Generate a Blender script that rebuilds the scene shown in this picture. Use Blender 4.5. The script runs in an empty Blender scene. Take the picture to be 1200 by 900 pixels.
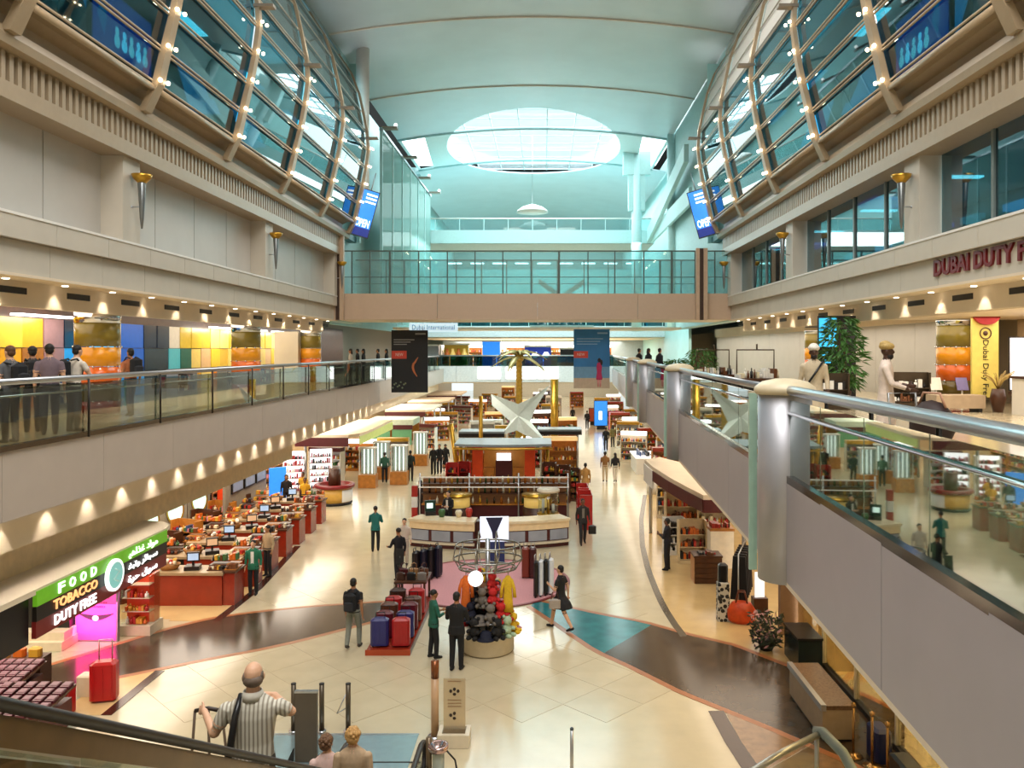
import bpy, bmesh, math, random
from mathutils import Vector, Matrix, Euler
from mathutils.kdtree import KDTree

S = bpy.context.scene
COL = S.collection
R = math.radians
PI = math.pi

# ------------------------------------------------------------------ camera
cam = bpy.data.cameras.new('camera')
cam_o = bpy.data.objects.new('camera', cam)
COL.objects.link(cam_o)
cam_o.location = (0, 0, 7.5)
cam_o.rotation_euler = (R(90), 0, 0)
cam.sensor_width = 36
cam.lens = 36 * 950 / 1200
cam.shift_x = -38 / 1200
cam.shift_y = -40 / 1200
cam.clip_start = 0.2
cam.clip_end = 400
S.camera = cam_o

# ------------------------------------------------------------------ view, world
S.view_settings.view_transform = 'Standard'
S.view_settings.look = 'None'
S.view_settings.gamma = 1
S.view_settings.use_curve_mapping = False
S.view_settings.exposure = 0.6
w = bpy.data.worlds.new('world')
S.world = w
w.use_nodes = True
bg = w.node_tree.nodes['Background']
bg.inputs[0].default_value = (0.86, 0.97, 1.0, 1)
bg.inputs[1].default_value = 0.74
S.cycles.max_bounces = 7
S.cycles.diffuse_bounces = 3
S.cycles.glossy_bounces = 4
S.cycles.transparent_max_bounces = 14
S.cycles.caustics_reflective = False
S.cycles.caustics_refractive = False
S.cycles.sample_clamp_indirect = 6.0

WARM = (1.0, 0.88, 0.73)
NEUT = (1.0, 0.95, 0.88)
COOL = (0.72, 0.95, 1.0)


def area(name, loc, size, energy, color=WARM, rot=(0, 0, 0), spread=180):
    l = bpy.data.lights.new(name, 'AREA')
    l.shape = 'RECTANGLE'
    l.size, l.size_y = size
    l.energy = energy
    l.color = color
    l.spread = R(spread)
    o = bpy.data.objects.new(name, l)
    COL.objects.link(o)
    o.location = loc
    o.rotation_euler = [R(a) for a in rot]
    return o


def spot(name, loc, energy, color=WARM, angle=70, target=None, blend=0.6, radius=0.04):
    l = bpy.data.lights.new(name, 'SPOT')
    l.energy = energy
    l.color = color
    l.spot_size = R(angle)
    l.spot_blend = blend
    l.shadow_soft_size = radius
    o = bpy.data.objects.new(name, l)
    COL.objects.link(o)
    o.location = loc
    d = Vector(target) - Vector(loc) if target else Vector((0, 0, -1))
    o.rotation_euler = d.to_track_quat('-Z', 'Y').to_euler()
    return o


# ------------------------------------------------------------------ large lights
area('daylight_over_oval_skylight', (-0.6, 65, 26.2), (16, 23), 6500, (0.92, 0.99, 1.0))
area('front_fill_light', (-0.6, 4, 24.6), (13, 18), 3900, (1.0, 0.98, 0.95))  # added fill for the near surfaces, no skylight is built here
area('hall_fill_light', (-0.6, 30, 22.6), (9, 12), 1100, (1.0, 0.96, 0.90))  # added to brighten the mid hall, unseen and without a fixture
area('ground_shop_ceiling_lights', (-12.6, 42, 3.92), (4.5, 66), 2500, WARM)
area('ground_shop_ceiling_lights', (7.0, 46, 4.5), (4.0, 60), 900, WARM)
area('upper_gallery_ceiling_lights', (-13.0, 38, 8.9), (2.6, 52), 650, WARM)
area('upper_gallery_ceiling_lights', (11.0, 36, 8.36), (2.6, 48), 600, WARM)
area('lounge_lights', (-13.2, 26, 22.4), (4.0, 32), 2300, (0.40, 0.88, 1.0))
area('lounge_lights', (12.0, 26, 22.4), (4.0, 32), 2300, (0.40, 0.88, 1.0))
area('far_hall_fill', (-0.6, 90, 22.3), (21, 36), 5600, (0.75, 0.97, 1.0))  # added cyan fill beyond the bridge, not tied to any fixture
area('far_gallery_lights', (-0.6, 82, 8.4), (18, 12), 2200, NEUT)
area('far_ground_lights', (-0.6, 100, 4.5), (20, 56), 2300, WARM)
area('far_mezzanine_fill', (-0.6, 64, 16.2), (17, 8), 1500, (0.80, 0.98, 1.0))  # second added cyan fill, hanging free in the far hall
area('right_shop_fill', (12.2, 18.5, 8.36), (3, 9), 230, WARM)  # added to lift the yellow banner under the low shop ceiling
area('shopfront_fill', (8.1, 15, 4.45), (2, 10), 600, NEUT)  # added inside the shop to brighten what lies behind the glass
area('level_three_shop_lights', (12.0, 25, 12.3), (3, 30), 420, (0.6, 0.92, 1.0))
area('island_fill', (-2.0, 47, 9.0), (5, 3), 350, WARM)  # added warm fill floating over the island, no lamp hangs there


# ------------------------------------------------------------------ helpers
def lin(h):
    if isinstance(h, str):
        h = h.lstrip('#')
        c = [int(h[i:i + 2], 16) / 255 for i in (0, 2, 4)]
        return tuple(x / 12.92 if x <= 0.04045 else ((x + 0.055) / 1.055) ** 2.4 for x in c)
    return h


MATS = {}


def mat(name, col, rough=0.5, metal=0.0, var=0.07, scale=6.0, emit=0.0, ecol=None, spec=0.5, coat=0.0, rand=0.0, bump=0.0):
    if name in MATS:
        return MATS[name]
    m = bpy.data.materials.new(name)
    m.use_nodes = True
    nt = m.node_tree
    b = nt.nodes['Principled BSDF']
    c = lin(col)
    b.inputs['Roughness'].default_value = rough
    b.inputs['Metallic'].default_value = metal
    b.inputs['Specular IOR Level'].default_value = spec
    b.inputs['Coat Weight'].default_value = coat
    b.inputs['Base Color'].default_value = (*c, 1)
    if var > 0:
        tc = nt.nodes.new('ShaderNodeTexCoord')
        n = nt.nodes.new('ShaderNodeTexNoise')
        n.inputs['Scale'].default_value = scale
        n.inputs['Detail'].default_value = 3
        nt.links.new(tc.outputs['Object'], n.inputs['Vector'])
        r = nt.nodes.new('ShaderNodeValToRGB')
        r.color_ramp.elements[0].position = 0.3
        r.color_ramp.elements[1].position = 0.7
        r.color_ramp.elements[0].color = (*[x * (1 - var) for x in c], 1)
        r.color_ramp.elements[1].color = (*[min(1, x * (1 + var)) for x in c], 1)
        nt.links.new(n.outputs['Fac'], r.inputs['Fac'])
        out = r.outputs['Color']
        if rand > 0:
            oi = nt.nodes.new('ShaderNodeObjectInfo')
            mr = nt.nodes.new('ShaderNodeMapRange')
            mr.inputs['To Min'].default_value = 1 - rand
            mr.inputs['To Max'].default_value = 1 + rand
            nt.links.new(oi.outputs['Random'], mr.inputs['Value'])
            hs = nt.nodes.new('ShaderNodeHueSaturation')
            nt.links.new(mr.outputs['Result'], hs.inputs['Value'])
            nt.links.new(out, hs.inputs['Color'])
            out = hs.outputs['Color']
        nt.links.new(out, b.inputs['Base Color'])
        if bump > 0:
            bn = nt.nodes.new('ShaderNodeBump')
            bn.inputs['Strength'].default_value = bump
            nt.links.new(n.outputs['Fac'], bn.inputs['Height'])
            nt.links.new(bn.outputs['Normal'], b.inputs['Normal'])
    if emit > 0:
        b.inputs['Emission Color'].default_value = (*lin(ecol or col), 1)
        b.inputs['Emission Strength'].default_value = emit * 0.62
    MATS[name] = m
    return m


def glass(name, tint, refl=0.06, power=0.5, rough=0.02, dens=0.0):
    """thin sheet of glass: tinted see-through plus a mirror layer that grows at grazing angles"""
    if name in MATS:
        return MATS[name]
    m = bpy.data.materials.new(name)
    m.use_nodes = True
    nt = m.node_tree
    nt.nodes.remove(nt.nodes['Principled BSDF'])
    out = nt.nodes['Material Output']
    tr = nt.nodes.new('ShaderNodeBsdfTransparent')
    tr.inputs[0].default_value = (*lin(tint), 1)
    gl = nt.nodes.new('ShaderNodeBsdfGlossy')
    gl.inputs['Roughness'].default_value = rough
    gl.inputs['Color'].default_value = (0.95, 1, 0.98, 1)
    lw = nt.nodes.new('ShaderNodeLayerWeight')
    lw.inputs['Blend'].default_value = 0.5
    pw = nt.nodes.new('ShaderNodeMath')
    pw.operation = 'POWER'
    pw.inputs[1].default_value = 3.0
    nt.links.new(lw.outputs['Facing'], pw.inputs[0])
    mr = nt.nodes.new('ShaderNodeMapRange')
    mr.inputs['To Min'].default_value = refl
    mr.inputs['To Max'].default_value = power
    nt.links.new(pw.outputs[0], mr.inputs['Value'])
    mx = nt.nodes.new('ShaderNodeMixShader')
    nt.links.new(mr.outputs['Result'], mx.inputs['Fac'])
    nt.links.new(tr.outputs[0], mx.inputs[1])
    nt.links.new(gl.outputs[0], mx.inputs[2])
    last = mx.outputs[0]
    if dens > 0:
        df = nt.nodes.new('ShaderNodeBsdfDiffuse')
        df.inputs[0].default_value = (*lin(tint), 1)
        m2 = nt.nodes.new('ShaderNodeMixShader')
        m2.inputs['Fac'].default_value = dens
        nt.links.new(last, m2.inputs[1])
        nt.links.new(df.outputs[0], m2.inputs[2])
        last = m2.outputs[0]
    nt.links.new(last, out.inputs['Surface'])
    MATS[name] = m
    return m


def rot_z(x, y, a):
    c, s = math.cos(a), math.sin(a)
    return x * c - y * s, x * s + y * c


class G:
    """collects shapes and links them as ONE mesh object"""

    def __init__(self):
        self.v, self.f, self.m, self.sm = [], [], [], []

    def add(self, vs, fs, m=0, smooth=False):
        b = len(self.v)
        self.v += [tuple(p) for p in vs]
        for f in fs:
            self.f.append([b + i for i in f])
            self.m.append(m)
            self.sm.append(smooth)
        return self

    def box(self, x0, y0, z0, x1, y1, z1, m=0):
        x0, x1 = min(x0, x1), max(x0, x1)
        y0, y1 = min(y0, y1), max(y0, y1)
        z0, z1 = min(z0, z1), max(z0, z1)
        v = [(x0, y0, z0), (x1, y0, z0), (x1, y1, z0), (x0, y1, z0), (x0, y0, z1), (x1, y0, z1), (x1, y1, z1), (x0, y1, z1)]
        f = [(0, 3, 2, 1), (4, 5, 6, 7), (0, 1, 5, 4), (1, 2, 6, 5), (2, 3, 7, 6), (3, 0, 4, 7)]
        return self.add(v, f, m)

    def cbox(self, c, s, rz=0, m=0, taper=1.0):
        """box with its base centre at c"""
        vs = []
        for dz, t in ((0, 1), (s[2], taper)):
            for dx, dy in ((-1, -1), (1, -1), (1, 1), (-1, 1)):
                x, y = rot_z(dx * s[0] / 2 * t, dy * s[1] / 2 * t, rz)
                vs.append((c[0] + x, c[1] + y, c[2] + dz))
        f = [(0, 3, 2, 1), (4, 5, 6, 7), (0, 1, 5, 4), (1, 2, 6, 5), (2, 3, 7, 6), (3, 0, 4, 7)]
        return self.add(vs, f, m)

    def rbox(self, c, s, b=0.02, rz=0, m=0):
        """rounded-corner box (vertical edges and top chamfered), base centre at c"""
        hx, hy = s[0] / 2, s[1] / 2
        out = [(-hx + b, -hy), (hx - b, -hy), (hx, -hy + b), (hx, hy - b), (hx - b, hy), (-hx + b, hy), (-hx, hy - b), (-hx, -hy + b)]
        vs = []
        for z, k in ((0, 1), (s[2] - b, 1), (s[2], 1 - b / min(hx, hy))):
            for x, y in out:
                X, Y = rot_z(x * k, y * k, rz)
                vs.append((c[0] + X, c[1] + Y, c[2] + z))
        fs = [tuple(range(7, -1, -1)), tuple(range(16, 24))]
        for r in range(2):
            for i in range(8):
                j = (i + 1) % 8
                fs.append((r * 8 + i, r * 8 + j, r * 8 + 8 + j, r * 8 + 8 + i))
        return self.add(vs, fs, m)

    def lathe(self, prof, n=20, c=(0, 0, 0), m=0, smooth=True, sx=1, sy=1, a0=0, a1=2 * PI):
        full = abs(a1 - a0 - 2 * PI) < 1e-6
        k = n if full else n + 1
        vs, fs = [], []
        for r, z in prof:
            for i in range(k):
                a = a0 + (a1 - a0) * i / n
                vs.append((c[0] + r * math.cos(a) * sx, c[1] + r * math.sin(a) * sy, c[2] + z))
        for j in range(len(prof) - 1):
            for i in range(n):
                i2 = (i + 1) % k
                fs.append((j * k + i, j * k + i2, (j + 1) * k + i2, (j + 1) * k + i))
        if full and prof[0][0] > 1e-4:
            fs.append(tuple(range(k - 1, -1, -1)))
        if full and prof[-1][0] > 1e-4:
            fs.append(tuple((len(prof) - 1) * k + i for i in range(k)))
        return self.add(vs, fs, m, smooth)

    def cyl(self, c, r, h, n=16, m=0, r1=None, smooth=True):
        return self.lathe([(r, 0), (r if r1 is None else r1, h)], n, c, m, smooth)

    def ball(self, c, r, n=12, m=0):
        rx, ry, rz = (r, r, r) if not isinstance(r, (tuple, list)) else r
        k = max(4, n // 2)
        prof = [(math.sin(PI * j / k), -math.cos(PI * j / k)) for j in range(k + 1)]
        vs, fs = [], []
        for a, z in prof:
            for i in range(n):
                t = 2 * PI * i / n
                vs.append((c[0] + rx * a * math.cos(t), c[1] + ry * a * math.sin(t), c[2] + rz * z))
        for j in range(k):
            for i in range(n):
                i2 = (i + 1) % n
                fs.append((j * n + i, j * n + i2, (j + 1) * n + i2, (j + 1) * n + i))
        return self.add(vs, fs, m, True)

    def tube(self, pts, r, n=8, m=0, closed=False, smooth=True):
        pts = [Vector(p) for p in pts]
        k = len(pts)
        rr = r if isinstance(r, (list, tuple)) else [r] * k
        vs, fs = [], []
        ref = None
        for i, p in enumerate(pts):
            if closed:
                d = pts[(i + 1) % k] - pts[i - 1]
            else:
                d = pts[min(i + 1, k - 1)] - pts[max(i - 1, 0)]
            d = d.normalized() if d.length > 1e-9 else Vector((0, 0, 1))
            if ref is None:
                ref = Vector((0, 0, 1)) if abs(d.z) < 0.9 else Vector((0, 1, 0))
            u = d.cross(ref)
            u = u.normalized() if u.length > 1e-6 else d.orthogonal().normalized()
            ref = u.cross(d).normalized()
            for q in range(n):
                a = 2 * PI * q / n
                vs.append(p + (u * math.cos(a) + ref * math.sin(a)) * rr[i])
        for i in range(k if closed else k - 1):
            i2 = (i + 1) % k
            for q in range(n):
                q2 = (q + 1) % n
                fs.append((i * n + q, i * n + q2, i2 * n + q2, i2 * n + q))
        if not closed:
            fs.append(tuple(range(n - 1, -1, -1)))
            fs.append(tuple((k - 1) * n + q for q in range(n)))
        return self.add(vs, fs, m, smooth)

    def prism(self, poly, z0, z1, m=0):
        n = len(poly)
        ar = sum(poly[i][0] * poly[(i + 1) % n][1] - poly[(i + 1) % n][0] * poly[i][1] for i in range(n))
        if ar < 0:
            poly = poly[::-1]
        vs = [(x, y, z0) for x, y in poly] + [(x, y, z1) for x, y in poly]
        fs = [tuple(range(n - 1, -1, -1)), tuple(range(n, 2 * n))]
        for i in range(n):
            j = (i + 1) % n
            fs.append((i, j, n + j, n + i))
        return self.add(vs, fs, m)

    def strip(self, a, b, z0, z1, m=0):
        """flat ribbon between two polylines of equal length"""
        n = len(a)
        vs = [(x, y, z0) for x, y in a] + [(x, y, z0) for x, y in b] + [(x, y, z1) for x, y in a] + [(x, y, z1) for x, y in b]
        fs = []
        for i in range(n - 1):
            fs += [(2 * n + i, 2 * n + i + 1, 3 * n + i + 1, 3 * n + i), (i, n + i, n + i + 1, i + 1),
                   (i, i + 1, 2 * n + i + 1, 2 * n + i), (n + i, 3 * n + i, 3 * n + i + 1, n + i + 1)]
        fs += [(0, 2 * n, 3 * n, n), (n - 1, 2 * n - 1, 4 * n - 1, 3 * n - 1)]
        return self.add(vs, fs, m)

    def slab(self, quad, t, m=0):
        """a sheet of thickness t over four corners"""
        a, b, c, d = [Vector(p) for p in quad]
        nrm = (b - a).cross(d - a).normalized() * t
        vs = [a, b, c, d, a + nrm, b + nrm, c + nrm, d + nrm]
        return self.add(vs, [(0, 3, 2, 1), (4, 5, 6, 7), (0, 1, 5, 4), (1, 2, 6, 5), (2, 3, 7, 6), (3, 0, 4, 7)], m)

    def mesh(self, name, mats):
        me = bpy.data.meshes.new(name)
        me.from_pydata(self.v, [], self.f)
        for m in (mats if isinstance(mats, (list, tuple)) else [mats]):
            me.materials.append(m)
        me.polygons.foreach_set('material_index', self.m)
        me.polygons.foreach_set('use_smooth', self.sm)
        me.update()
        return me

    def build(self, name, mats, parent=None, loc=(0, 0, 0), rot=(0, 0, 0), fix=True):
        me = self.mesh(name, mats)
        if fix:
            bm = bmesh.new()
            bm.from_mesh(me)
            bmesh.ops.recalc_face_normals(bm, faces=bm.faces)
            bm.to_mesh(me)
            bm.free()
        return put(name, me, parent, loc, rot)


def put(name, me, parent=None, loc=(0, 0, 0), rot=(0, 0, 0)):
    o = bpy.data.objects.new(name, me)
    COL.objects.link(o)
    o.location = loc
    o.rotation_euler = rot
    if parent is not None:
        o.parent = parent
    return o


def tag(o, label=None, cat=None, group=None, kind=None):
    if label:
        o['label'] = label
    if cat:
        o['category'] = cat
    if group:
        o['group'] = group
    if kind:
        o['kind'] = kind
    return o


def thing(name, label, cat, loc=(0, 0, 0), rz=0, group=None, kind=None):
    o = bpy.data.objects.new(name, None)
    o.empty_display_size = 0.1
    COL.objects.link(o)
    o.location = loc
    o.rotation_euler = (0, 0, rz)
    return tag(o, label, cat, group, kind)


def struct(o):
    o['kind'] = 'structure'
    return o


def sroot(name):
    return thing(name, None, None, kind='structure')


def dup(root, loc, rz=0, label=None, group=None):
    r = root.copy()
    COL.objects.link(r)
    r.location = loc
    r.rotation_euler = (0, 0, rz)
    if label:
        r['label'] = label
    if group:
        r['group'] = group
    for ch in list(root.children):
        c = ch.copy()
        COL.objects.link(c)
        c.parent = r
        for g in list(ch.children):
            d = g.copy()
            COL.objects.link(d)
            d.parent = c
    return r


def text(body, mt, loc, rot, height=None, width=None, extr=0.01, parent=None, name='lettering', align='CENTER', bold=0.0, shear=0):
    cu = bpy.data.curves.new(name, 'FONT')
    cu.body = body
    cu.align_x = align
    cu.align_y = 'CENTER'
    cu.extrude = extr
    cu.offset = bold
    cu.resolution_u = 2
    cu.materials.append(mt)
    o = bpy.data.objects.new(name, cu)
    COL.objects.link(o)
    if parent is not None:
        o.parent = parent
    o.location = loc
    o.rotation_euler = [R(a) for a in rot]
    bpy.context.view_layer.update()
    d = o.dimensions
    sy = (height / d.y) if height and d.y > 0 else None
    sx = (width / d.x) if width and d.x > 0 else None
    sx = sx or sy or 1
    sy = sy or sx
    me = bpy.data.meshes.new_from_object(o.evaluated_get(bpy.context.evaluated_depsgraph_get()))
    me.transform(Matrix.Diagonal((sx, sy, 1, 1)))
    bpy.data.objects.remove(o, do_unlink=True)
    return put(name, me, parent, loc, [R(a) for a in rot])


ORD = ['first', 'second', 'third', 'fourth', 'fifth', 'sixth', 'seventh', 'eighth', 'ninth', 'tenth', 'eleventh', 'twelfth',
       'thirteenth', 'fourteenth', 'fifteenth', 'sixteenth', 'seventeenth', 'eighteenth', 'nineteenth', 'twentieth', 'twenty-first',
       'twenty-second', 'twenty-third', 'twenty-fourth', 'twenty-fifth', 'twenty-sixth', 'twenty-seventh', 'twenty-eighth']


def gp(px, py, z=0.0):
    """the point at height z that the photograph shows at a pixel (1200x900 frame)"""
    y = 950 * (7.5 - z) / (py - 410)
    return ((px - 638) * y / 950, y)


def xr(y):
    """edge of the right balcony"""
    return 2.5 + 0.048 * y


def mir(x):
    """mirror a left wall position to the right wall"""
    return -1.15 - x


rnd = random.Random(7)
# ------------------------------------------------------------------ materials
M_floor = mat('cream_marble', '#c6b899', 0.15, var=0.05, scale=1.6, spec=0.5, rand=0.035)
M_joint = mat('tile_joint', '#b5a488', 0.4)
M_tan = mat('tan_marble', '#d2b27c', 0.18, var=0.06, scale=2)
M_darkstone = mat('dark_granite', '#493b2d', 0.17, var=0.3, scale=2.2, spec=0.4)
M_tealband = mat('teal_band', '#2f7478', 0.17, var=0.2, scale=2.0, spec=0.4)
M_copper = mat('copper_strip', '#a5683f', 0.3, var=0.05)
M_inlay = mat('bronze_inlay', '#5b5040', 0.25, var=0.08)
M_fascia = mat('taupe_panel', '#bdb0a4', 0.38, var=0.03, scale=2)
M_fasciaR = mat('grey_panel', '#a69fa2', 0.4, var=0.03, scale=2)
M_beige = mat('beige_panel', '#c8bfaf', 0.5, var=0.03, scale=2)
M_bulk = mat('cream_plaster', '#e3d3ba', 0.6, var=0.03, scale=2)
M_white = mat('white_paint', '#e9e6df', 0.5, var=0.02)
M_wallp = mat('pale_wall_panel', '#c0bcb4', 0.42, var=0.03, scale=1.5, rand=0.02)
M_dark = mat('dark_void', '#181512', 0.6)
M_frieze = mat('frieze_backing', '#4a3d30', 0.7)
M_tanmetal = mat('tan_painted_metal', '#a8957a', 0.38, var=0.03)
M_steel = mat('brushed_steel', '#b9bcc0', 0.28, metal=0.9, var=0.03)
M_chrome = mat('chrome', '#d5d9dc', 0.08, metal=1.0, var=0.0)
M_bronze = mat('bronze_strip', '#dcc69c', 0.3, var=0.08)
M_ceil = mat('silver_ceiling', '#c6d0d6', 0.36, metal=0.25, var=0.04, scale=0.5)
M_ceil2 = mat('pale_ceiling', '#cddfe0', 0.4, var=0.03)
M_teal = mat('teal_tint_wall', '#a3cfce', 0.45, var=0.05, scale=1.0)  # walls beyond the bridge, teal light mixed into their colour
M_dteal = mat('deep_teal_wall', '#3b7f8a', 0.5, var=0.2, scale=0.8)
M_paleteal = mat('pale_teal_tint', '#bfe3e3', 0.45, var=0.03)  # white structure beyond the bridge, teal light tinted into the colour
G_rail = glass('railing_glass', '#c2cbc4', 0.10, 0.75)
G_railR = glass('railing_glass_dark', '#8ea598', 0.22, 0.85)
G_teal = glass('teal_tinted_glass', '#3f8c97', 0.08, 0.7)
G_tealD = glass('deep_teal_glass', '#6aa6b0', 0.10, 0.75)
G_screen = glass('screen_wall_glass', '#d9f0f1', 0.06, 0.5, dens=0.10)
G_clear = glass('clear_glass', '#f0f6f3', 0.05, 0.5)
G_fin = glass('green_fin_glass', '#86aca6', 0.08, 0.5, dens=0.8)
E_white = mat('lit_white', '#ffffff', 0.5, emit=2.2, var=0)
E_bulb = mat('lit_bulb', '#ffe2b8', 0.5, emit=22, var=0)
E_down = mat('lit_downlight', '#fff0d8', 0.5, emit=7, var=0)
E_tube = mat('lit_tube', '#ffffff', 0.5, emit=6, var=0)
E_teal = mat('lit_teal_panel', '#35c3e6', 0.5, emit=1.6, var=0)
E_blue = mat('lit_blue', '#2a7fe0', 0.5, emit=1.1, var=0.1)
E_navy = mat('lit_navy', '#1b2f86', 0.5, emit=0.7, var=0.1)
E_cyan = mat('lit_cyan', '#39b4e8', 0.5, emit=1.2, var=0)
E_text = mat('lit_lettering', '#ffffff', 0.5, emit=1.5, var=0)

YB = 41.0            # the glass bridge
ZL2 = 5.85           # upper gallery floor

# ------------------------------------------------------------------ ground floor
def fit(pl, n):
    """resample a polyline to n points"""
    d = [0]
    for i in range(1, len(pl)):
        d.append(d[-1] + math.dist(pl[i], pl[i - 1]))
    out = []
    for k in range(n):
        t = d[-1] * k / (n - 1)
        i = max(1, next((j for j in range(1, len(d)) if d[j] >= t - 1e-9), len(d) - 1))
        u = (t - d[i - 1]) / max(1e-9, d[i] - d[i - 1])
        out.append(tuple(pl[i - 1][q] + (pl[i][q] - pl[i - 1][q]) * u for q in (0, 1)))
    return out


fl = struct(G().box(-22, -14, -0.4, 22, 150, -0.006).build('floor', M_floor))
# diagonal marble tiles of the hall near the escalators
tile_me = G().box(-0.596, -0.596, -0.02, 0.596, 0.596, 0.0).mesh('tile', M_floor)
joints = G()
c45 = math.cos(PI / 4)
for i in range(-16, 17):
    for j in range(-16, 17):
        u, v = i * 1.2, j * 1.2
        x, y = -3.0 + (u - v) * c45, 21.4 + (u + v) * c45
        if -8.3 < x < 2.3 and 16.8 < y < 26.1:
            put('tile', tile_me, fl, (x, y, 0), (0, 0, PI / 4))
            joints.cbox((x, y, -0.0058), (1.2, 1.2, 0.0008), PI / 4)
tag(joints.build('tile_joint', M_joint, fl), kind='stuff')
LU = fit([gp(*p) for p in [(20, 792), (100, 768), (135, 757), (200, 737), (250, 725), (300, 718), (360, 712), (430, 707), (486, 704)]], 24)
LD = fit([gp(*p) for p in [(20, 820), (85, 803), (150, 790), (200, 780), (250, 770), (300, 761), (350, 750), (400, 737), (440, 727), (486, 713)]], 24)
RU = fit([gp(*p) for p in [(628, 704), (700, 720), (755, 730), (800, 743), (860, 757), (900, 773), (940, 788), (1010, 815), (1060, 840)]], 24)
RD = fit([gp(*p) for p in [(622, 710), (660, 735), (700, 762), (740, 780), (800, 810), (850, 830), (900, 850), (1000, 893), (1060, 925)]], 24)


def shift(pl, d):
    """offset a polyline sideways by d"""
    out = []
    for i, p in enumerate(pl):
        a, b = pl[max(0, i - 1)], pl[min(len(pl) - 1, i + 1)]
        t = Vector((b[0] - a[0], b[1] - a[1])).normalized()
        out.append((p[0] - t.y * d, p[1] + t.x * d))
    return out


for up, dn in ((LU, LD), (RU, RD)):
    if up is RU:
        G().strip(up[:9], dn[:9], -0.004, 0.003).build('stone_band', M_tealband, fl)  # start of the right band coloured teal, the rest dark
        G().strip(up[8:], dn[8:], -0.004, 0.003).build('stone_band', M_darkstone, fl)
    else:
        G().strip(up, dn, -0.004, 0.003).build('stone_band', M_darkstone, fl)
    G().strip(up, shift(up, 0.16), -0.004, 0.004).build('copper_strip', M_copper, fl)
    G().strip(shift(dn, -0.16), dn, -0.004, 0.004).build('copper_strip', M_copper, fl)
arc = fit([gp(*p) for p in [(758, 580), (754, 610), (756, 640), (763, 668), (776, 700), (790, 725), (806, 746)]], 22)
G().strip(arc, shift(arc, -0.20), -0.004, 0.005).build('curved_inlay', M_inlay, fl)
ar2 = [gp(848, 833), gp(868, 868), gp(890, 900)]
G().strip(ar2, shift(ar2, -0.32), -0.004, 0.005).build('curved_inlay', mat('dark_brown_inlay', '#3a241a', 0.2), fl)
G().prism([gp(850, 834), gp(960, 880), gp(1000, 900), gp(886, 902)], -0.004, 0.002).build('brown_stone_patch', mat('brown_marble', '#8a6a4a', 0.15, var=0.2), fl)
lstr = fit([gp(345, 640), gp(300, 688), gp(248, 728)], 12)
G().strip(lstr, shift(lstr, 0.24), -0.004, 0.005).build('straight_inlay', mat('dark_brown_inlay', '#3a241a', 0.2), fl)
G().strip(shift(lstr, -0.02), shift(lstr, -1.2), -0.005, 0.002).build('tan_border', M_tan, fl)
l2 = fit([gp(182, 786), gp(150, 812), gp(118, 838)], 8)
G().strip(l2, shift(l2, 0.22), -0.004, 0.005).build('straight_inlay', MATS['dark_brown_inlay'], fl)
G().strip(l2, shift(l2, -0.9), -0.005, 0.002).build('tan_border', M_tan, fl)
# tan shop floors on both sides
pr = arc[:] + [gp(860, 757), gp(938, 787), (9.0, 17.5), (9.0, 44)]
G().prism(pr, -0.006, 0.0).build('tan_shop_floor', M_tan, fl)
G().prism([(-18, 22.6), (-9.6, 22.6), (-9.8, 33), (-18, 33)], -0.006, 0.0).build('tan_shop_floor', M_tan, fl)
G().box(-20, 9, -0.006, -9.3, 20.2, -0.001).build('tan_shop_floor', mat('grey_green_tile', '#a9aa92', 0.2), fl)

# pink carpet disc with a red rim
cp = struct(G().lathe([(2.75, -0.004), (2.75, 0.022), (2.69, 0.028), (0.0, 0.028)], 56, (-1.95, 26.2, 0), smooth=False).build('carpet_floor', mat('pink_carpet', '#c98f93', 0.9, var=0.1, scale=30)))
G().lathe([(2.68, 0.02), (2.78, 0.02), (2.78, 0.034), (2.68, 0.034), (2.68, 0.02)], 56, (-1.95, 26.2, 0), smooth=False).build('carpet_rim', mat('carpet_rim_red', '#7b2f30', 0.5), cp)

# ------------------------------------------------------------------ galleries
bal = sroot('gallery_floor_left')
G().box(-15.6, -4, 5.55, -8.72, 71, ZL2).build('slab', M_floor, bal)
for y in range(4, 70, 3):
    G().box(-8.86, y + 0.006, 4.72, -8.70, y + 2.994, 5.88).build('fascia_panel', M_fascia, bal)
G().box(-9.9, -4, 4.68, -8.72, 71, 4.74).build('soffit', M_bulk, bal)
G().box(-9.42, 4, 4.0, -9.30, 71, 4.70).build('bulkhead', M_bulk, bal)
G().box(-16, 4, 3.98, -9.36, 71, 4.06).build('ground_ceiling', M_bulk, bal)
G().box(-10.6, 8, 3.22, -9.95, 32, 3.98).build('bronze_strip', M_bronze, bal)

balr = sroot('gallery_floor_right')
G().prism([(xr(-4) + 0.02, -4), (xr(71) + 0.02, 71), (16, 71), (16, -4)], 5.55, ZL2).build('slab', M_floor, balr)
PILL = [10.3, 21.6, 32.5, 41.5]
ys = [-3.8, -0.3, 3.2, 6.8] + [10.3, 14.0, 17.8] + [21.6, 25.2, 28.8, 32.5, 37, 41.5, 48, 55, 62, 70]
for a, b in zip(ys[:-1], ys[1:]):
    G().prism([(xr(a), a + 0.006), (xr(b), b - 0.006), (xr(b) + 0.16, b - 0.006), (xr(a) + 0.16, a + 0.006)], 4.64, 5.88).build('fascia_panel', M_fasciaR, balr)
G().prism([(xr(-4), -4), (xr(70), 70), (xr(70) + 1.2, 70), (xr(-4) + 1.2, -4)], 4.58, 4.64).build('soffit', M_bulk, balr)
G().prism([(xr(20) + 0.75, 20), (xr(70) + 0.75, 70), (xr(70) + 0.9, 70), (xr(20) + 0.9, 20)], 3.7, 4.58).build('bulkhead', M_bulk, balr)
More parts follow.
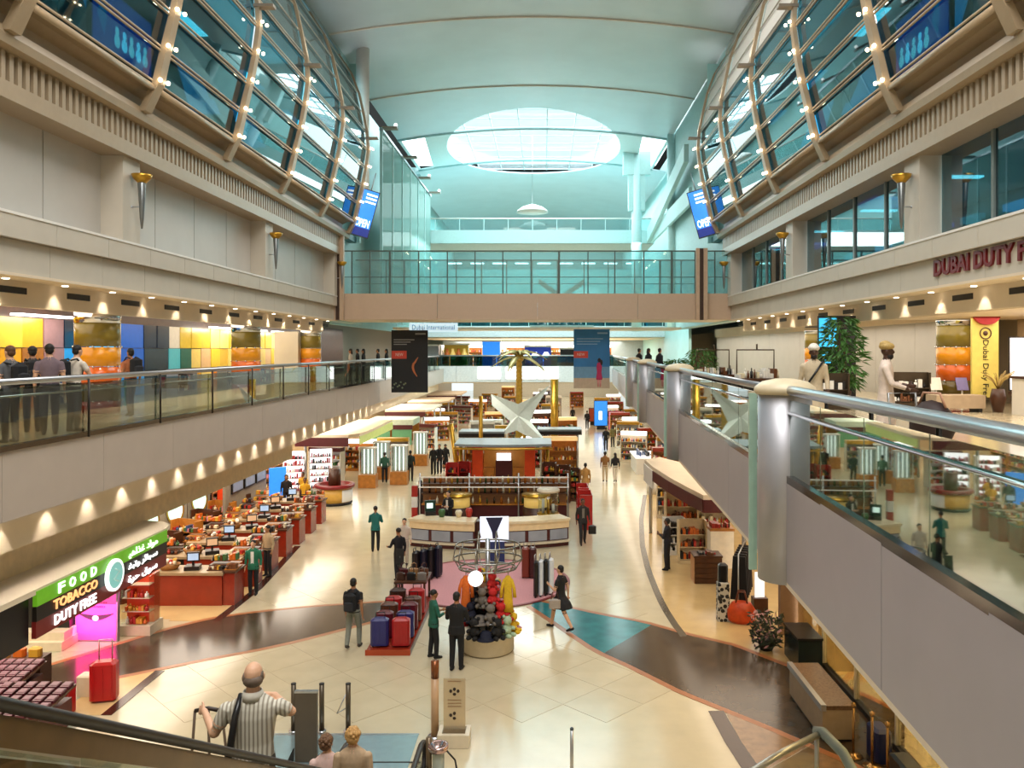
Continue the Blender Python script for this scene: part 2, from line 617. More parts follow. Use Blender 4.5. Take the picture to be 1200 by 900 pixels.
G().prism([(xr(3) + 0.9, 3), (xr(70) + 0.9, 70), (16, 70), (16, 3)], 4.56, 4.60).build('ground_ceiling', M_bulk, balr)

# columns on the right gallery edge
for i, y in enumerate(PILL):
    x = xr(y) + 0.06
    c = sroot('column')
    c.location = (x, y, 4.60)
    G().cyl((0, 0, 0), 0.335, 2.36, 28).build('shaft', mat('satin_column', '#b4b3b8', 0.42, metal=0.6, var=0.02), c)
    G().lathe([(0.36, 2.34), (0.385, 2.38), (0.375, 2.43), (0.28, 2.50), (0.12, 2.535), (0.0, 2.54)], 28).build('cap', mat('cream_cap', '#d9c9a8', 0.4), c)
    G().cbox((-0.30, 0.42, 0), (0.10, 0.05, 2.33)).build('glass_fin', mat('fin_edge', '#a9cbb9', 0.3), c)

# back walls of the shops
struct(G().box(-16.2, -6, 0, -16.0, 140, 4.0).build('wall_left', mat('shop_wall', '#b79d78', 0.6)))
struct(G().box(14.6, -6, 0, 14.8, 140, 9).build('wall_right', M_bulk))
struct(G().box(-16.2, -10, 4.06, -16.0, 120, 24).build('wall_left_upper', mat('upper_wall', '#9c9b93', 0.6)))
struct(G().box(16.0, -10, 4.06, 16.2, 120, 24).build('wall_right_upper', MATS['upper_wall']))
struct(G().box(-16, -12.2, 0, 16, -12, 24).build('wall_front', M_bulk))

# ------------------------------------------------------------------ upper walls: ledges, panels, frieze
PIL_Y = [9.6, 20.0, 30.2, 40.2]


def upper_wall(side):
    """everything between the gallery ceiling and the curved glass; side -1 left, 1 right"""
    X = (lambda x: x) if side < 0 else mir
    root = sroot('wall_left_ledge' if side < 0 else 'wall_right_ledge')
    y = 5.0
    k = 0
    while y < 41:
        y2 = min(y + 2.05, 41.2)
        for x0, z0, z1 in ((-10.55, 9.02, 9.69), (-10.40, 9.70, 10.21)):
            G().box(X(x0), y + 0.008, z0, X(x0 - 0.14), y2 - 0.008, z1).build('ledge_panel', M_beige, root)
        y = y2
        k += 1
    G().box(X(-10.62), 5, 9.0, X(-11.3), 41.2, 10.18).build('ledge_core', M_beige, root)
    G().box(X(-10.38), 5, 10.16, X(-11.1), 41.2, 10.215).build('ledge_top', M_white, root)
    # gallery soffit and bulkhead with dark air slots
    G().box(X(-10.5), 5, 8.97, X(-15.9), 41.2, 9.03).build('gallery_soffit', M_bulk, root)
    G().box(X(-11.25), 5, 8.42, X(-11.4), 41.2, 8.98).build('gallery_bulkhead', M_bulk, root)
    for q in range(14):
        yy = 9.3 + q * 2.45
        G().box(X(-11.235), yy, 8.70, X(-11.30), yy + 0.95, 8.84).build('air_slot', M_dark, root)
    for p in PIL_Y:
        G().box(X(-10.40), p, 10.21, X(-11.2), p + 0.85, 12.32).build('pilaster', M_beige, root)
    # frieze: bottom lip, upright slats before a dark back, top lip
    G().box(X(-10.25), 5, 12.30, X(-11.3), 41.6, 12.64).build('frieze_base', M_tanmetal, root)
    G().box(X(-10.46), 5, 12.62, X(-10.7), 41.6, 13.25).build('frieze_back', M_frieze, root)
    sl = G().box(X(-10.26), -0.06, 12.64, X(-10.46), 0.06, 13.22).mesh('slat', M_tanmetal)
    for q in range(112):
        put('slat', sl, root, (0, 14.4 + q * 0.243, 0))
    g = G()
    pro = [(-10.20, 13.20), (-10.06, 13.24), (-10.02, 13.40), (-10.06, 13.56), (-10.2, 13.62), (-10.9, 13.62), (-10.9, 13.20)]
    vs, fs = [], []
    n = len(pro)
    for yy in (5, 41.8):
        vs += [(X(a), yy, b) for a, b in pro]
    for i in range(n):
        j = (i + 1) % n
        fs.append((i, j, n + j, n + i))
    fs += [tuple(range(n)), tuple(range(n, 2 * n))]
    g.add(vs, fs).build('cornice', M_tanmetal, root)
    # level three front
    if side < 0:
        yy = 10.05
        while yy < 40:
            G().box(-10.95, yy + 0.02, 10.2, -11.1, yy + 2.53, 12.32).build('wall_panel', M_wallp, root)
            yy += 2.55
        G().box(-11.1, 5, 10.2, -11.2, 41, 12.32).build('wall_back', M_dark, root)
    else:
        for a, b in ((10.45, 20.0), (20.85, 30.2), (31.05, 40.2)):
            n = 4
            st = (b - a) / n
            for i in range(n):
                G().box(X(-10.93), a + i * st + 0.05, 10.2, X(-10.95), a + (i + 1) * st - 0.05, 12.32).build('pane', G_tealD, root)
                G().box(X(-10.88), a + i * st - 0.05, 10.2, X(-11.0), a + i * st + 0.05, 12.32).build('mullion', mat('grey_mullion', '#76807c', 0.4), root)
    return root


wl = upper_wall(-1)
wr = upper_wall(1)
# rooms behind the right windows
rm = sroot('wall_right_rooms')
G().box(9.9, 8, 10.1, 15, 41, 10.2).build('room_floor', M_dteal, rm)
G().box(14.2, 8, 10.2, 14.4, 41, 12.6).build('room_wall', M_dteal, rm)
G().box(9.9, 8, 12.35, 15, 41, 12.45).build('room_ceiling', mat('room_ceiling', '#6a7a80', 0.6), rm)
E_lilac = mat('lit_lilac', '#8f7fe0', 0.5, emit=1.2, var=0.1)
E_soft = mat('lit_soft_teal', '#8fd3d8', 0.5, emit=0.6, var=0.1)
for y, m_ in ((11, E_teal), (15, E_soft), (23.5, E_cyan), (26, E_soft), (28, E_lilac), (33, E_teal), (36.5, E_soft)):
    G().box(13.9, y, 10.5, 14.15, y + 1.1, 11.9).build('lit_panel', m_, rm)
for y in (25.5, 36.5):
    G().box(10.4, y, 12.22, 12.8, y + 1.6, 12.34).build('lit_panel', E_lilac, rm)
for y in (12, 14.4, 17, 22.5, 28, 33, 38.8):
    G().box(11.0, y, 12.30, 12.2, y + 0.25, 12.36).build('ceiling_lamp', E_tube, rm)
for y in (22, 24.2, 27.5, 34, 37):
    G().box(12.5, y, 10.2, 13.2, y + 1.2, 11.25).build('room_cabinet', mat('room_cabinet', '#40606c', 0.5), rm)

# ------------------------------------------------------------------ curved glass above
PROF = [(13.45, -10.06), (14.15, -9.72), (15.0, -9.52), (15.9, -9.30), (16.8, -9.12), (17.7, -9.0), (18.6, -9.06), (19.6, -9.26), (20.6, -9.48), (21.6, -9.85), (22.6, -10.5)]
RIBS = [9.9, 15.2, 20.3, 25.5, 30.8, 36.2, 41.4]
M_mull = mat('mullion_paint', '#a99a83', 0.35)
G_lounge = glass('lounge_glass', '#5aa0ac', 0.10, 0.65)
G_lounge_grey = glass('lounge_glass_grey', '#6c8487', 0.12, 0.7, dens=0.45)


def px_of(z):
    for (z0, x0), (z1, x1) in zip(PROF[:-1], PROF[1:]):
        if z0 <= z <= z1:
            return x0 + (x1 - x0) * (z - z0) / (z1 - z0)
    return PROF[-1][1]


def curved(side):
    X = (lambda x: x) if side < 0 else mir
    root = sroot('window_1' if side < 0 else 'window_2')
    sg = side
    for a, b in zip(RIBS[:-1], RIBS[1:]):
        # trough below the glass
        tr = G()
        tp_ = [(-10.15, 13.56), (-10.34, 13.66), (-10.30, 13.90), (-10.05, 14.03), (-9.78, 14.04)]
        for (xa, za), (xb, zb) in zip(tp_[:-1], tp_[1:]):
            tr.slab([(X(xa), a, za), (X(xa), b, za), (X(xb), b, zb), (X(xb), a, zb)], 0.02 * sg)
        tr.build('trough', M_tanmetal, root)
        G().tube([(X(-9.74), a, 14.02), (X(-9.74), b, 14.02)], 0.075, 8).build('trough_rail', M_tanmetal, root)
        for i in range(1, len(PROF) - 1):
            (z0, x0), (z1, x1) = PROF[i], PROF[i + 1]
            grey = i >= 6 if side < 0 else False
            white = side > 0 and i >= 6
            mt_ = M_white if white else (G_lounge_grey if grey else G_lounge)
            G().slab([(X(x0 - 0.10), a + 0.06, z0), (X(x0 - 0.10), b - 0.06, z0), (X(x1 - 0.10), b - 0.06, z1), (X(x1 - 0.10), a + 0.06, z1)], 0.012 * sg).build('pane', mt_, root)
    for i, (z, x) in enumerate(PROF[1:]):
        y0, y1 = RIBS[0], RIBS[-1]
        for dz in ((-0.055, 0.055) if i < 6 else (0.0,)):
            G().tube([(X(x - 0.03), y0, z + dz), (X(x - 0.03), y1, z + dz)], 0.032, 6).build('mullion', M_mull, root)
    for k, y in enumerate(RIBS):
        g = G()
        pts = PROF
        vs, fs = [], []
        for j, (z, x) in enumerate(pts):
            wdt = 0.17 - 0.010 * j
            dep = 0.24 - 0.015 * j
            for dy, dx in ((-wdt, dep), (wdt, dep), (wdt, -0.06), (-wdt, -0.06)):
                vs.append((X(x + dx * 0.6), y + dy, z))
        n = len(pts)
        for j in range(n - 1):
            for q in range(4):
                q2 = (q + 1) % 4
                fs.append((j * 4 + q, j * 4 + q2, j * 4 + 4 + q2, j * 4 + 4 + q))
        fs += [(0, 1, 2, 3), tuple((n - 1) * 4 + q for q in range(4))]
        rb = g.add(vs, fs).build('rib', M_tanmetal, root)
        if k > 0:
            for j in range(1, 6):
                z, x = PROF[j]
                for dy in (-0.21, 0.21):
                    G().ball((X(x + 0.20), y + dy, z + 0.04 + 0.05 * (dy > 0)), 0.052, 8).build('lamp', E_bulb, rb)
            # flat uplight plate on the crown of the rib
            G().cbox((X(-8.80), y, 18.25), (0.62, 0.30, 0.09)).build('uplight', mat('uplight_grey', '#8a7f70', 0.4), rb)
    return root


cl = curved(-1)
cr = curved(1)


def lounge(side):
    X = (lambda x: x) if side < 0 else mir
    root = sroot('wall_left_lounge' if side < 0 else 'wall_right_lounge')
    G().box(X(-15.8), 8, 13.3, X(-10.2), 44, 13.6).build('lounge_floor', M_dteal, root)
    G().box(X(-15.6), 8, 13.6, X(-15.8), 44, 23).build('lounge_wall', M_dteal, root)
    G().box(X(-15.8), 8, 18.9, X(-11.4), 44, 19.1).build('lounge_floor', mat('slate', '#46626a', 0.5), root)
    G().box(X(-15.8), 43.9, 13.3, X(-10.0), 44.1, 23).build('end_wall', M_teal, root)
    for y in (12, 16.5, 21, 27, 33, 38.5):
        G().box(X(-12.2), y, 18.86, X(-12.7), y + 2.4, 18.91).build('ceiling_lamp', E_tube if y in (16.5, 27) else E_teal, root)
    for y in (18, 24, 29, 34.5, 39):
        G().box(X(-14.2), y, 13.6, X(-14.6), y + 1.9, 16.6).build('lit_panel', E_teal if y != 29 else E_cyan, root)
    for y in (13, 22, 32):
        G().box(X(-13.2), y, 13.6, X(-13.9), y + 0.8, 18.9).build('lounge_column', mat('lounge_column', '#356e7c', 0.4), root)
    for y in (15, 19, 25.5, 31, 36.5):
        G().box(X(-11.6), y, 13.6, X(-12.6), y + 1.6, 14.7).build('lounge_bench', M_dark, root)
    for y in (23.6, 29.8, 35):
        G().slab([(X(-13.0), y, 16.2), (X(-13.0), y + 2.6, 16.9), (X(-13.6), y + 2.6, 18.3), (X(-13.6), y, 18.3)], 0.06).build('slanted_light', E_cyan, root)
    return root


lounge(-1)
lounge(1)

# ------------------------------------------------------------------ ceiling
def zc(x):
    return 23.95 - 0.0085 * (x + 0.6) ** 2


def ceil_bay(x0, x1, y0, y1, t=0.12, nx=24, dz=0.0, xr0=None, xr1=None):
    g = G()
    vs, fs = [], []
    for j, y in enumerate((y0, y1)):
        a = x0 if j == 0 or xr0 is None else xr0
        b = x1 if j == 0 or xr1 is None else xr1
        for k in (0, t):
            for i in range(nx + 1):
                x = a + (b - a) * i / nx
                vs.append((x, y, zc(x) + dz + k))
    n = nx + 1
    for i in range(nx):
        fs += [(i, 2 * n + i, 2 * n + i + 1, i + 1), (n + i, n + i + 1, 3 * n + i + 1, 3 * n + i),
               (i, i + 1, n + i + 1, n + i), (2 * n + i, 3 * n + i, 3 * n + i + 1, 2 * n + i + 1)]
    fs += [(0, n, 3 * n, 2 * n), (nx, 2 * n + nx, 3 * n + nx, n + nx)]
    g.add(vs, fs, smooth=False)
    return g


def cut(o, cutters):
    for c in cutters:
        m = o.modifiers.new('cut', 'BOOLEAN')
        m.operation = 'DIFFERENCE'
        m.solver = 'EXACT'
        m.object = c
    bpy.context.view_layer.update()
    dg = bpy.context.evaluated_depsgraph_get()
    me = bpy.data.meshes.new_from_object(o.evaluated_get(dg))
    o.modifiers.clear()
    o.data = me


ce = sroot('ceiling')
bays = []
XL_, XR_ = -10.9, 9.35
for a, b in ((-14, -6), (14.6, 19.0), (19.0, 29.55), (29.65, 39.95), (40.05, 50.35), (50.45, 59.95)):
    x0 = XL_
    if b < 30:
        x0 = XL_ + 1.6
    bays.append(ceil_bay(x0, XR_, a, b, xr0=None).build('ceiling_panel', M_ceil, ce))
bays.append(ceil_bay(XL_, XR_, 60.35, 70.0).build('ceiling_band', M_ceil2, ce))
bays.append(ceil_bay(XL_ - 1.2, XR_ + 1.2, 70.4, 112).build('ceiling_panel', M_ceil, ce))
oval = G().lathe([(1, 20), (1, 28)], 72, (-0.85, 65.4, 0), smooth=False, sx=6.9, sy=10.3).build('cutter', M_dark)
front = G().lathe([(1, 20), (1, 28)], 48, (-0.6, 4, 0), smooth=False, sx=6.9, sy=9.8).build('cutter', M_dark)
q1 = G().prism([(-10.7, 60.0), (-8.9, 60.0), (-9.6, 70.2), (-10.7, 70.2)], 20, 28).build('cutter', M_dark)
q2 = G().prism([(9.15, 60.0), (7.3, 60.0), (7.9, 70.2), (9.15, 70.2)], 20, 28).build('cutter', M_dark)
for i in (5, 6, 7):
    cut(bays[i], [oval])
cut(bays[6], [q1, q2])
for i in (0, 1):
    pass
for c in (oval, front, q1, q2):
    bpy.data.objects.remove(c, do_unlink=True)
# ribs that close the seams between bays
for y in (39.999, 50.4, 60.15, 70.2):
    pts = [(XL_ + (XR_ - XL_) * i / 24, y, zc(XL_ + (XR_ - XL_) * i / 24) + (-0.02 if y < 60 else 0.0)) for i in range(25)]
    G().tube(pts, 0.06 if y < 60 else 0.13, 6).build('seam_rib', M_white if y < 60 else mat('beam_teal', '#8fb3b6', 0.4), ce)
# underside of the roof left of the first bays
G().slab([(-9.4, 14.6, 23.6), (-9.4, 39.9, 23.6), (-12.5, 39.9, 23.9), (-12.5, 14.6, 23.9)], 0.08).build('side_soffit', mat('side_soffit', '#7e8a80', 0.4), ce)
for y in (33.5, 36.5, 38.6):
    G().cbox((-10.1, y, 23.50), (0.5, 0.9, 0.05)).build('ceiling_lamp', E_white, ce)
# closing roof above (keeps stray light out) except over the skylights
for bx_ in ((-17, -14, 17, 53), (-17, 86, 17, 120), (-17, 53, -10, 86), (9, 53, 17, 86)):
    G().box(bx_[0], bx_[1], 27.0, bx_[2], bx_[3], 27.2).build('roof', M_dark, ce)

# skylight grid and panes over the oval opening
sk = sroot('window_3')
E_sky = mat('opal_glass', '#e8fbff', 0.4, var=0.0)
for i in range(8):
    x = -8.2 + i * 2.1
    G().box(x - 0.03, 54.5, 24.42, x + 0.03, 76.5, 24.54).build('glazing_bar', mat('glazing_bar', '#9fb9b9', 0.5), sk)
for j in range(10):
    y = 54.8 + j * 2.37
    G().box(-8.3, y - 0.03, 24.44, 6.6, y + 0.03, 24.53).build('glazing_bar', MATS['glazing_bar'], sk)
G_sky = glass('skylight_glass', '#f8feff', 0.03, 0.3, dens=0.08)
for i in range(7):
    for j in range(9):
        x, y = -8.2 + i * 2.1, 54.8 + j * 2.37
        cx, cy = x + 1.05 + 0.85, y + 1.18 - 65.4
        if (abs(cx) - 1.0) ** 2 / 6.9 ** 2 + (abs(cy) - 1.1) ** 2 / 10.3 ** 2 < 1:
            G().box(x + 0.05, y + 0.05, 24.48, x + 2.05, y + 2.32, 24.52).build('pane', G_sky, sk)
for s, xs in ((0, (-11.2, -8.5)), (1, (6.9, 9.8))):
    for j in range(6):
        y = 59.3 + j * 2.05
        G().box(xs[0], y, 23.75, xs[1], y + 2.0, 23.79).build('pane', mat('lit_side_skylight', '#f4ffff', 0.5, emit=2.4, var=0), sk)
pd = thing('pendant_lamp', 'wide white pendant dome hanging on a long cable below the oval skylight', 'lamp', (-0.95, 64.0, 18.35))
G().lathe([(1.25, 0), (1.2, 0.14), (0.8, 0.42), (0.2, 0.62), (0.05, 0.66), (0, 0.66)], 28).build('dome', M_white, pd)
G().cyl((0, 0, 0.66), 0.02, 5.4, 6).build('cable', M_steel, pd)
struct(G().box(10.7, 60.1, 4.7, 10.9, 112, 24.2).build('wall_right_far', M_teal))
struct(G().box(-12.6, 47.5, 9.0, -12.4, 112, 24.2).build('wall_left_far', M_teal))

# dividing wall strip between glass and ceiling
struct(G().box(-10.6, 41.4, 9.0, -11.4, 47.4, 23.6).build('wall_left_pier', mat('pier_teal', '#9cc0c0', 0.5)))
struct(G().box(9.45, 41.4, 9.0, 10.3, 60, 23.6).build('wall_right_pier', MATS['pier_teal']))
lt = sroot('wall_left_crown')
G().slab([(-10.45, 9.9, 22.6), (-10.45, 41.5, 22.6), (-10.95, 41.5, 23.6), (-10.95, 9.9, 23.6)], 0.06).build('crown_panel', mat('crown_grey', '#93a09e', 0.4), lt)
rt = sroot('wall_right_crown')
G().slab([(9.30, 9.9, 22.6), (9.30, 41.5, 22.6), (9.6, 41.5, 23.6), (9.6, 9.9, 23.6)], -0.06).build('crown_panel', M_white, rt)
struct(G().cyl((-9.55, 42.6, 13.6), 0.34, 9.9, 20).build('column', M_white))
# ------------------------------------------------------------------ glass bridge across the hall
br = sroot('bridge_floor')
G().box(-10.6, YB, 9.03, 9.75, YB + 4.2, 9.20).build('deck_soffit', M_bulk, br)
G().box(-10.6, YB + 0.1, 9.9, 9.75, YB + 4.2, 10.3).build('deck', M_floor, br)
xs = [-10.45, -5.4, -0.35, 4.7, 9.7]
for a, b in zip(xs[:-1], xs[1:]):
    G().box(a + 0.01, YB - 0.14, 9.03, b - 0.01, YB, 10.34).build('fascia_panel', mat('bridge_fascia', '#bfa791', 0.5, var=0.02), br)
M_post = mat('bridge_post', '#4c5a55', 0.4)
px = [-9.72, -8.8, -7.80, -6.35, -4.9, -3.5, -2.1, -0.68, 0.74, 2.2, 3.55, 5.02, 6.43, 7.6, 8.6, 9.6]
for yy, nm in ((YB - 0.06, 0), (YB + 4.1, 1)):
    for i, x in enumerate(px):
        th = 0.05 if i in (2, 8, 12) else 0.028
        G().box(x - th, yy - 0.04, 10.34, x + th, yy + 0.04, 12.5).build('post', M_post, br)
        if i + 1 < len(px):
            G().box(x + 0.03, yy - 0.008, 10.36, px[i + 1] - 0.03, yy + 0.008, 12.46).build('glass_panel', G_screen, br)
    G().box(-10.5, yy - 0.035, 12.46, 9.7, yy + 0.035, 12.52).build('top_rail', M_post, br)
    G().box(-10.5, yy - 0.02, 11.16, 9.7, yy + 0.02, 11.19).build('mid_rail', M_post, br)
for x in (-10.35, 7.9):
    p = sroot('trim_1' if x < 0 else 'trim_2')
    z1, z0 = (13.4, 9.0) if x < 0 else (12.6, 9.0)
    G().box(x - 0.30, YB - 0.40, z0, x - 0.12, YB - 0.16, z1).build('post_side', mat('post_tan', '#bca38a', 0.5), p)
    G().box(x - 0.12, YB - 0.34, z0, x + 0.08, YB - 0.16, z1).build('post_groove', mat('post_brown', '#3a2418', 0.5), p)
    G().box(x + 0.08, YB - 0.40, z0, x + 0.28, YB - 0.16, z1).build('post_side', MATS['post_tan'], p)

# ------------------------------------------------------------------ teal hall beyond the bridge
fw = struct(G().box(-18, 112, 4.7, 18, 112.3, 24).build('wall_back', mat('far_wall', '#9db4b4', 0.5)))
fin = sroot('wall_left_fins')
for i in range(6):
    y = 47.6 + i * 3.4
    G().box(-9.62, y + 0.05, 9.2, -9.55, y + 3.35, 20.4 - 0.02 * i).build('fin_panel', G_fin, fin)
    G().box(-9.66, y - 0.06, 9.2, -9.50, y + 0.06, 20.55).build('fin_post', M_paleteal if i % 2 else M_teal, fin)
G().box(-9.68, 47.5, 20.35, -9.48, 68.2, 20.5).build('fin_rail', M_steel, fin)
for y in (47.8, 55.0, 61.6, 67.4):
    G().cbox((-9.1, y, 20.5), (0.9, 0.5, 0.12)).build('uplight', MATS['uplight_grey'], fin)
    G().ball((-8.75, y - 0.1, 20.72), 0.12, 8).build('lamp', E_white, fin)
for x, y, r in ((7.5, 66, 0.42), (9.35, 59, 0.42), (-11.5, 72, 0.5), (11.5, 74, 0.5)):
    c = sroot('column')
    c.location = (x, y, 9.0)
    G().cyl((0, 0, 0), r, 14.6, 20).build('shaft', M_paleteal, c)
    if x == 7.5:
        G().cbox((0, 0, 9.8), (1.35, 0.6, 2.9)).build('head', M_paleteal, c)
        G().cbox((0, 0, 12.7), (2.2, 0.7, 1.9)).build('head', M_paleteal, c)
# level four walkway, U shaped
u = sroot('walkway_floor')
G().box(-11.3, 68.0, 16.45, 9.2, 68.2, 17.55).build('fascia', M_paleteal, u)
G().box(-11.3, 68.2, 17.2, 9.2, 74, 17.5).build('deck', M_paleteal, u)
G().box(-11.3, 68.2, 16.4, 9.2, 74, 16.5).build('soffit', mat('walk_soffit', '#b9b5ad', 0.5), u)
G().box(-11.2, 56, 16.45, -11.0, 68, 17.55).build('fascia', M_paleteal, u)
G().box(8.9, 50, 16.45, 9.1, 68, 17.55).build('fascia', M_paleteal, u)
G().slab([(8.9, 50, 20.2), (8.9, 68, 17.6), (8.9, 68, 16.5), (8.9, 50, 19.1)], 0.3).build('stair_flank', M_paleteal, u)
for i in range(10):
    x = -11.2 + i * 2.04
    G().box(x + 0.03, 68.08, 17.55, x + 2.0, 68.10, 18.45).build('glass_pane', G_screen, u)
    G().box(x - 0.03, 68.05, 17.55, x + 0.03, 68.13, 18.55).build('post', M_paleteal, u)
G().tube([(-11.2, 68.09, 18.52), (9.2, 68.09, 18.52)], 0.06, 8).build('handrail', M_white, u)
G().box(-13, 111, 17.4, 12, 112, 23).build('far_glazing', mat('far_glazing', '#8fb0ae', 0.3), u)
# level three beyond the bridge: mezzanine edge with dark glass
l3 = sroot('mezzanine_floor')
G().box(-12, 72, 8.65, 12, 72.2, 9.60).build('fascia', mat('mezz_white', '#cfdcdf', 0.5), l3)
G().box(-12, 72.2, 9.2, 12, 110, 9.55).build('deck', M_floor, l3)
G().box(-12, 72.2, 8.55, 12, 110, 8.7).build('soffit', M_bulk, l3)
for i in range(14):
    x = -11.6 + i * 1.7
    G().box(x + 0.03, 72.08, 9.62, x + 1.67, 72.10, 10.7).build('glass_pane', G_teal, l3)
for i, (x, w_, h, m_) in enumerate([(-10, 3.2, 4.2, 'teal_tint_wall'), (-6, 2.2, 3.4, 'pale_teal_tint'), (-2.4, 3.6, 3.0, 'teal_tint_wall'), (3.2, 2.4, 4.4, 'pale_teal_tint'), (7.2, 3.4, 3.6, 'teal_tint_wall')]):
    G().box(x, 84 + i % 3, 9.55, x + w_, 85 + i % 3, 9.55 + h).build('far_partition', MATS[m_], l3)
G().box(-12, 96, 9.55, 12, 96.3, 17).build('far_partition', M_teal, l3)
for k in range(9):
    G().box(-9.5 + k * 2.2, 80, 16.0, -8.2 + k * 2.2, 80.5, 16.1).build('ceiling_lamp', E_tube, l3)

# escalator with crossed flanks seen through the bridge glass
es = thing('escalator', 'distant escalator with crossed white flanks seen through the bridge glass', 'escalator', (1.2, 56, 10.2))
G().box(-2.2, 0, -1.2, 2.2, 3, -1.0).build('landing', M_paleteal, es)
for s in (-1, 1):
    g = G()
    g.slab([(-1.6 * s, 0.6, 0.0), (1.6 * s, 0.6, 2.3), (1.6 * s, 0.6, 1.9), (-1.6 * s, 0.6, -0.4)], 0.12)
    g.build('flank', M_white, es)
for i in range(7):
    G().box(-1.7 + i * 0.5, 0.5, -0.9, -1.6 + i * 0.5, 0.62, 0.35).build('baluster', M_steel, es)
struct(G().box(-10.4, 55.6, 8.9, 9.4, 60, 9.05).build('far_floor', M_bulk))

# level two cross gallery at the end of the hall
cg = sroot('cross_gallery_floor')
G().box(-12, 70.2, 5.55, 12, 100, ZL2).build('slab', M_floor, cg)
xs = [-11.4 + 3.8 * i for i in range(7)]
for a, b in zip(xs[:-1], xs[1:]):
    G().box(a + 0.01, 70.0, 4.72, b - 0.01, 70.2, 6.1).build('fascia_panel', mat('cross_fascia', '#d9dcdc', 0.5), cg)
for a, b in ((-5.75, -3.8), (-3.3, -2.25), (-1.9, -0.75), (-0.55, 1.2)):
    G().box(a, 69.93, 5.0, b, 70.0, 5.98).build('lit_panel', E_white, cg)
G().box(-12, 70.2, 4.62, 12, 100, 4.7).build('soffit', M_bulk, cg)
G().box(-11, 88, ZL2, 11, 88.2, 8.6).build('gallery_wall', mat('far_shop_wall', '#9aa7aa', 0.5), cg)

wb = struct(G().box(-11.5, 131, 0, 12, 131.3, 4.7).build('wall_back_ground', mat('ground_end', '#e6d8c2', 0.5)))

# ------------------------------------------------------------------ glass balustrades
def balustrade(pts_y, xf, label, gm, rail_r, zr=6.98, low=6.74, base=True, rail_m=None, gap=0.012, name='glass_balustrade'):
    o = thing(name, label, 'railing')
    n = len(pts_y)
    a, b = pts_y[0], pts_y[-1]
    rm_ = rail_m or M_steel
    G().tube([(xf(a), a, zr), (xf(b), b, zr)], rail_r, 12).build('handrail', rm_, o)
    G().tube([(xf(a) - 0.02, a, low), (xf(b) - 0.02, b, low)], 0.022, 8).build('lower_rail', M_chrome, o)
    for y0, y1 in zip(pts_y[:-1], pts_y[1:]):
        G().prism([(xf(y0) - 0.007, y0 + gap), (xf(y1) - 0.007, y1 - gap), (xf(y1) + 0.007, y1 - gap), (xf(y0) + 0.007, y0 + gap)], 5.92, 6.88).build('glass_pane', gm, o)
        G().cyl((xf(y0) + 0.06, y0, 5.85), 0.022, 1.1, 8).build('post', mat('rail_post', '#2f2a26', 0.4, metal=0.5), o)
    G().prism([(xf(a) - 0.05, a), (xf(b) - 0.05, b), (xf(b) + 0.06, b), (xf(a) + 0.06, a)], 5.86, 5.95).build('base_channel', mat('base_channel', '#6b645b', 0.12, metal=0.9), o)
    return o


balustrade([6.8 + 2.87 * i for i in range(22)], lambda y: -8.72, 'long glass balustrade with steel handrail along the left upper gallery', G_rail, 0.055)
balustrade([-3.6, -2.2, -0.8, 0.6, 1.95, 3.3, 4.6, 5.95, 7.35, 8.7, 9.98], lambda y: xr(y) + 0.05, 'near glass balustrade with thick steel handrail, before the nearest steel column', G_railR, 0.062, zr=7.0, low=6.72)
balustrade([10.64, 13.3, 16.0, 18.6, 21.25], lambda y: xr(y) + 0.05, 'glass balustrade between the nearest and the next steel column', G_railR, 0.055)
balustrade([21.95, 25.4, 28.8, 32.15], lambda y: xr(y) + 0.05, 'glass balustrade between the second and third steel column from the near end', G_rail, 0.055)
balustrade([32.85, 35.7, 38.5, 41.15], lambda y: xr(y) + 0.05, 'glass balustrade between the third and the farthest steel column', G_rail, 0.055)
balustrade([41.85, 50, 60, 69.5], lambda y: xr(y) + 0.05, 'glass balustrade beyond the farthest steel column', G_rail, 0.055)
cb = thing('glass_balustrade', 'glass balustrade of the white cross gallery at the far end of the hall', 'railing', (0, 70.1, 0))
G().tube([(-10.2, 0, 7.0), (6, 0, 7.0)], 0.06, 8).build('handrail', M_steel, cb)
for i in range(8):
    G().box(-10.2 + i * 2.02 + 0.02, -0.01, 6.1, -10.2 + i * 2.02 + 2.0, 0.01, 6.95).build('glass_pane', G_teal, cb)
# ------------------------------------------------------------------ people
SKIN = {'light': '#d9a988', 'tan': '#a8734f', 'brown': '#6f4630', 'dark': '#4a2e20'}


def cloth(c):
    return mat('cloth_' + c.lstrip('#'), c, 0.8, var=0.08, scale=18)


def skin(k):
    return mat('skin_' + k, SKIN[k], 0.5, var=0.04, scale=20)


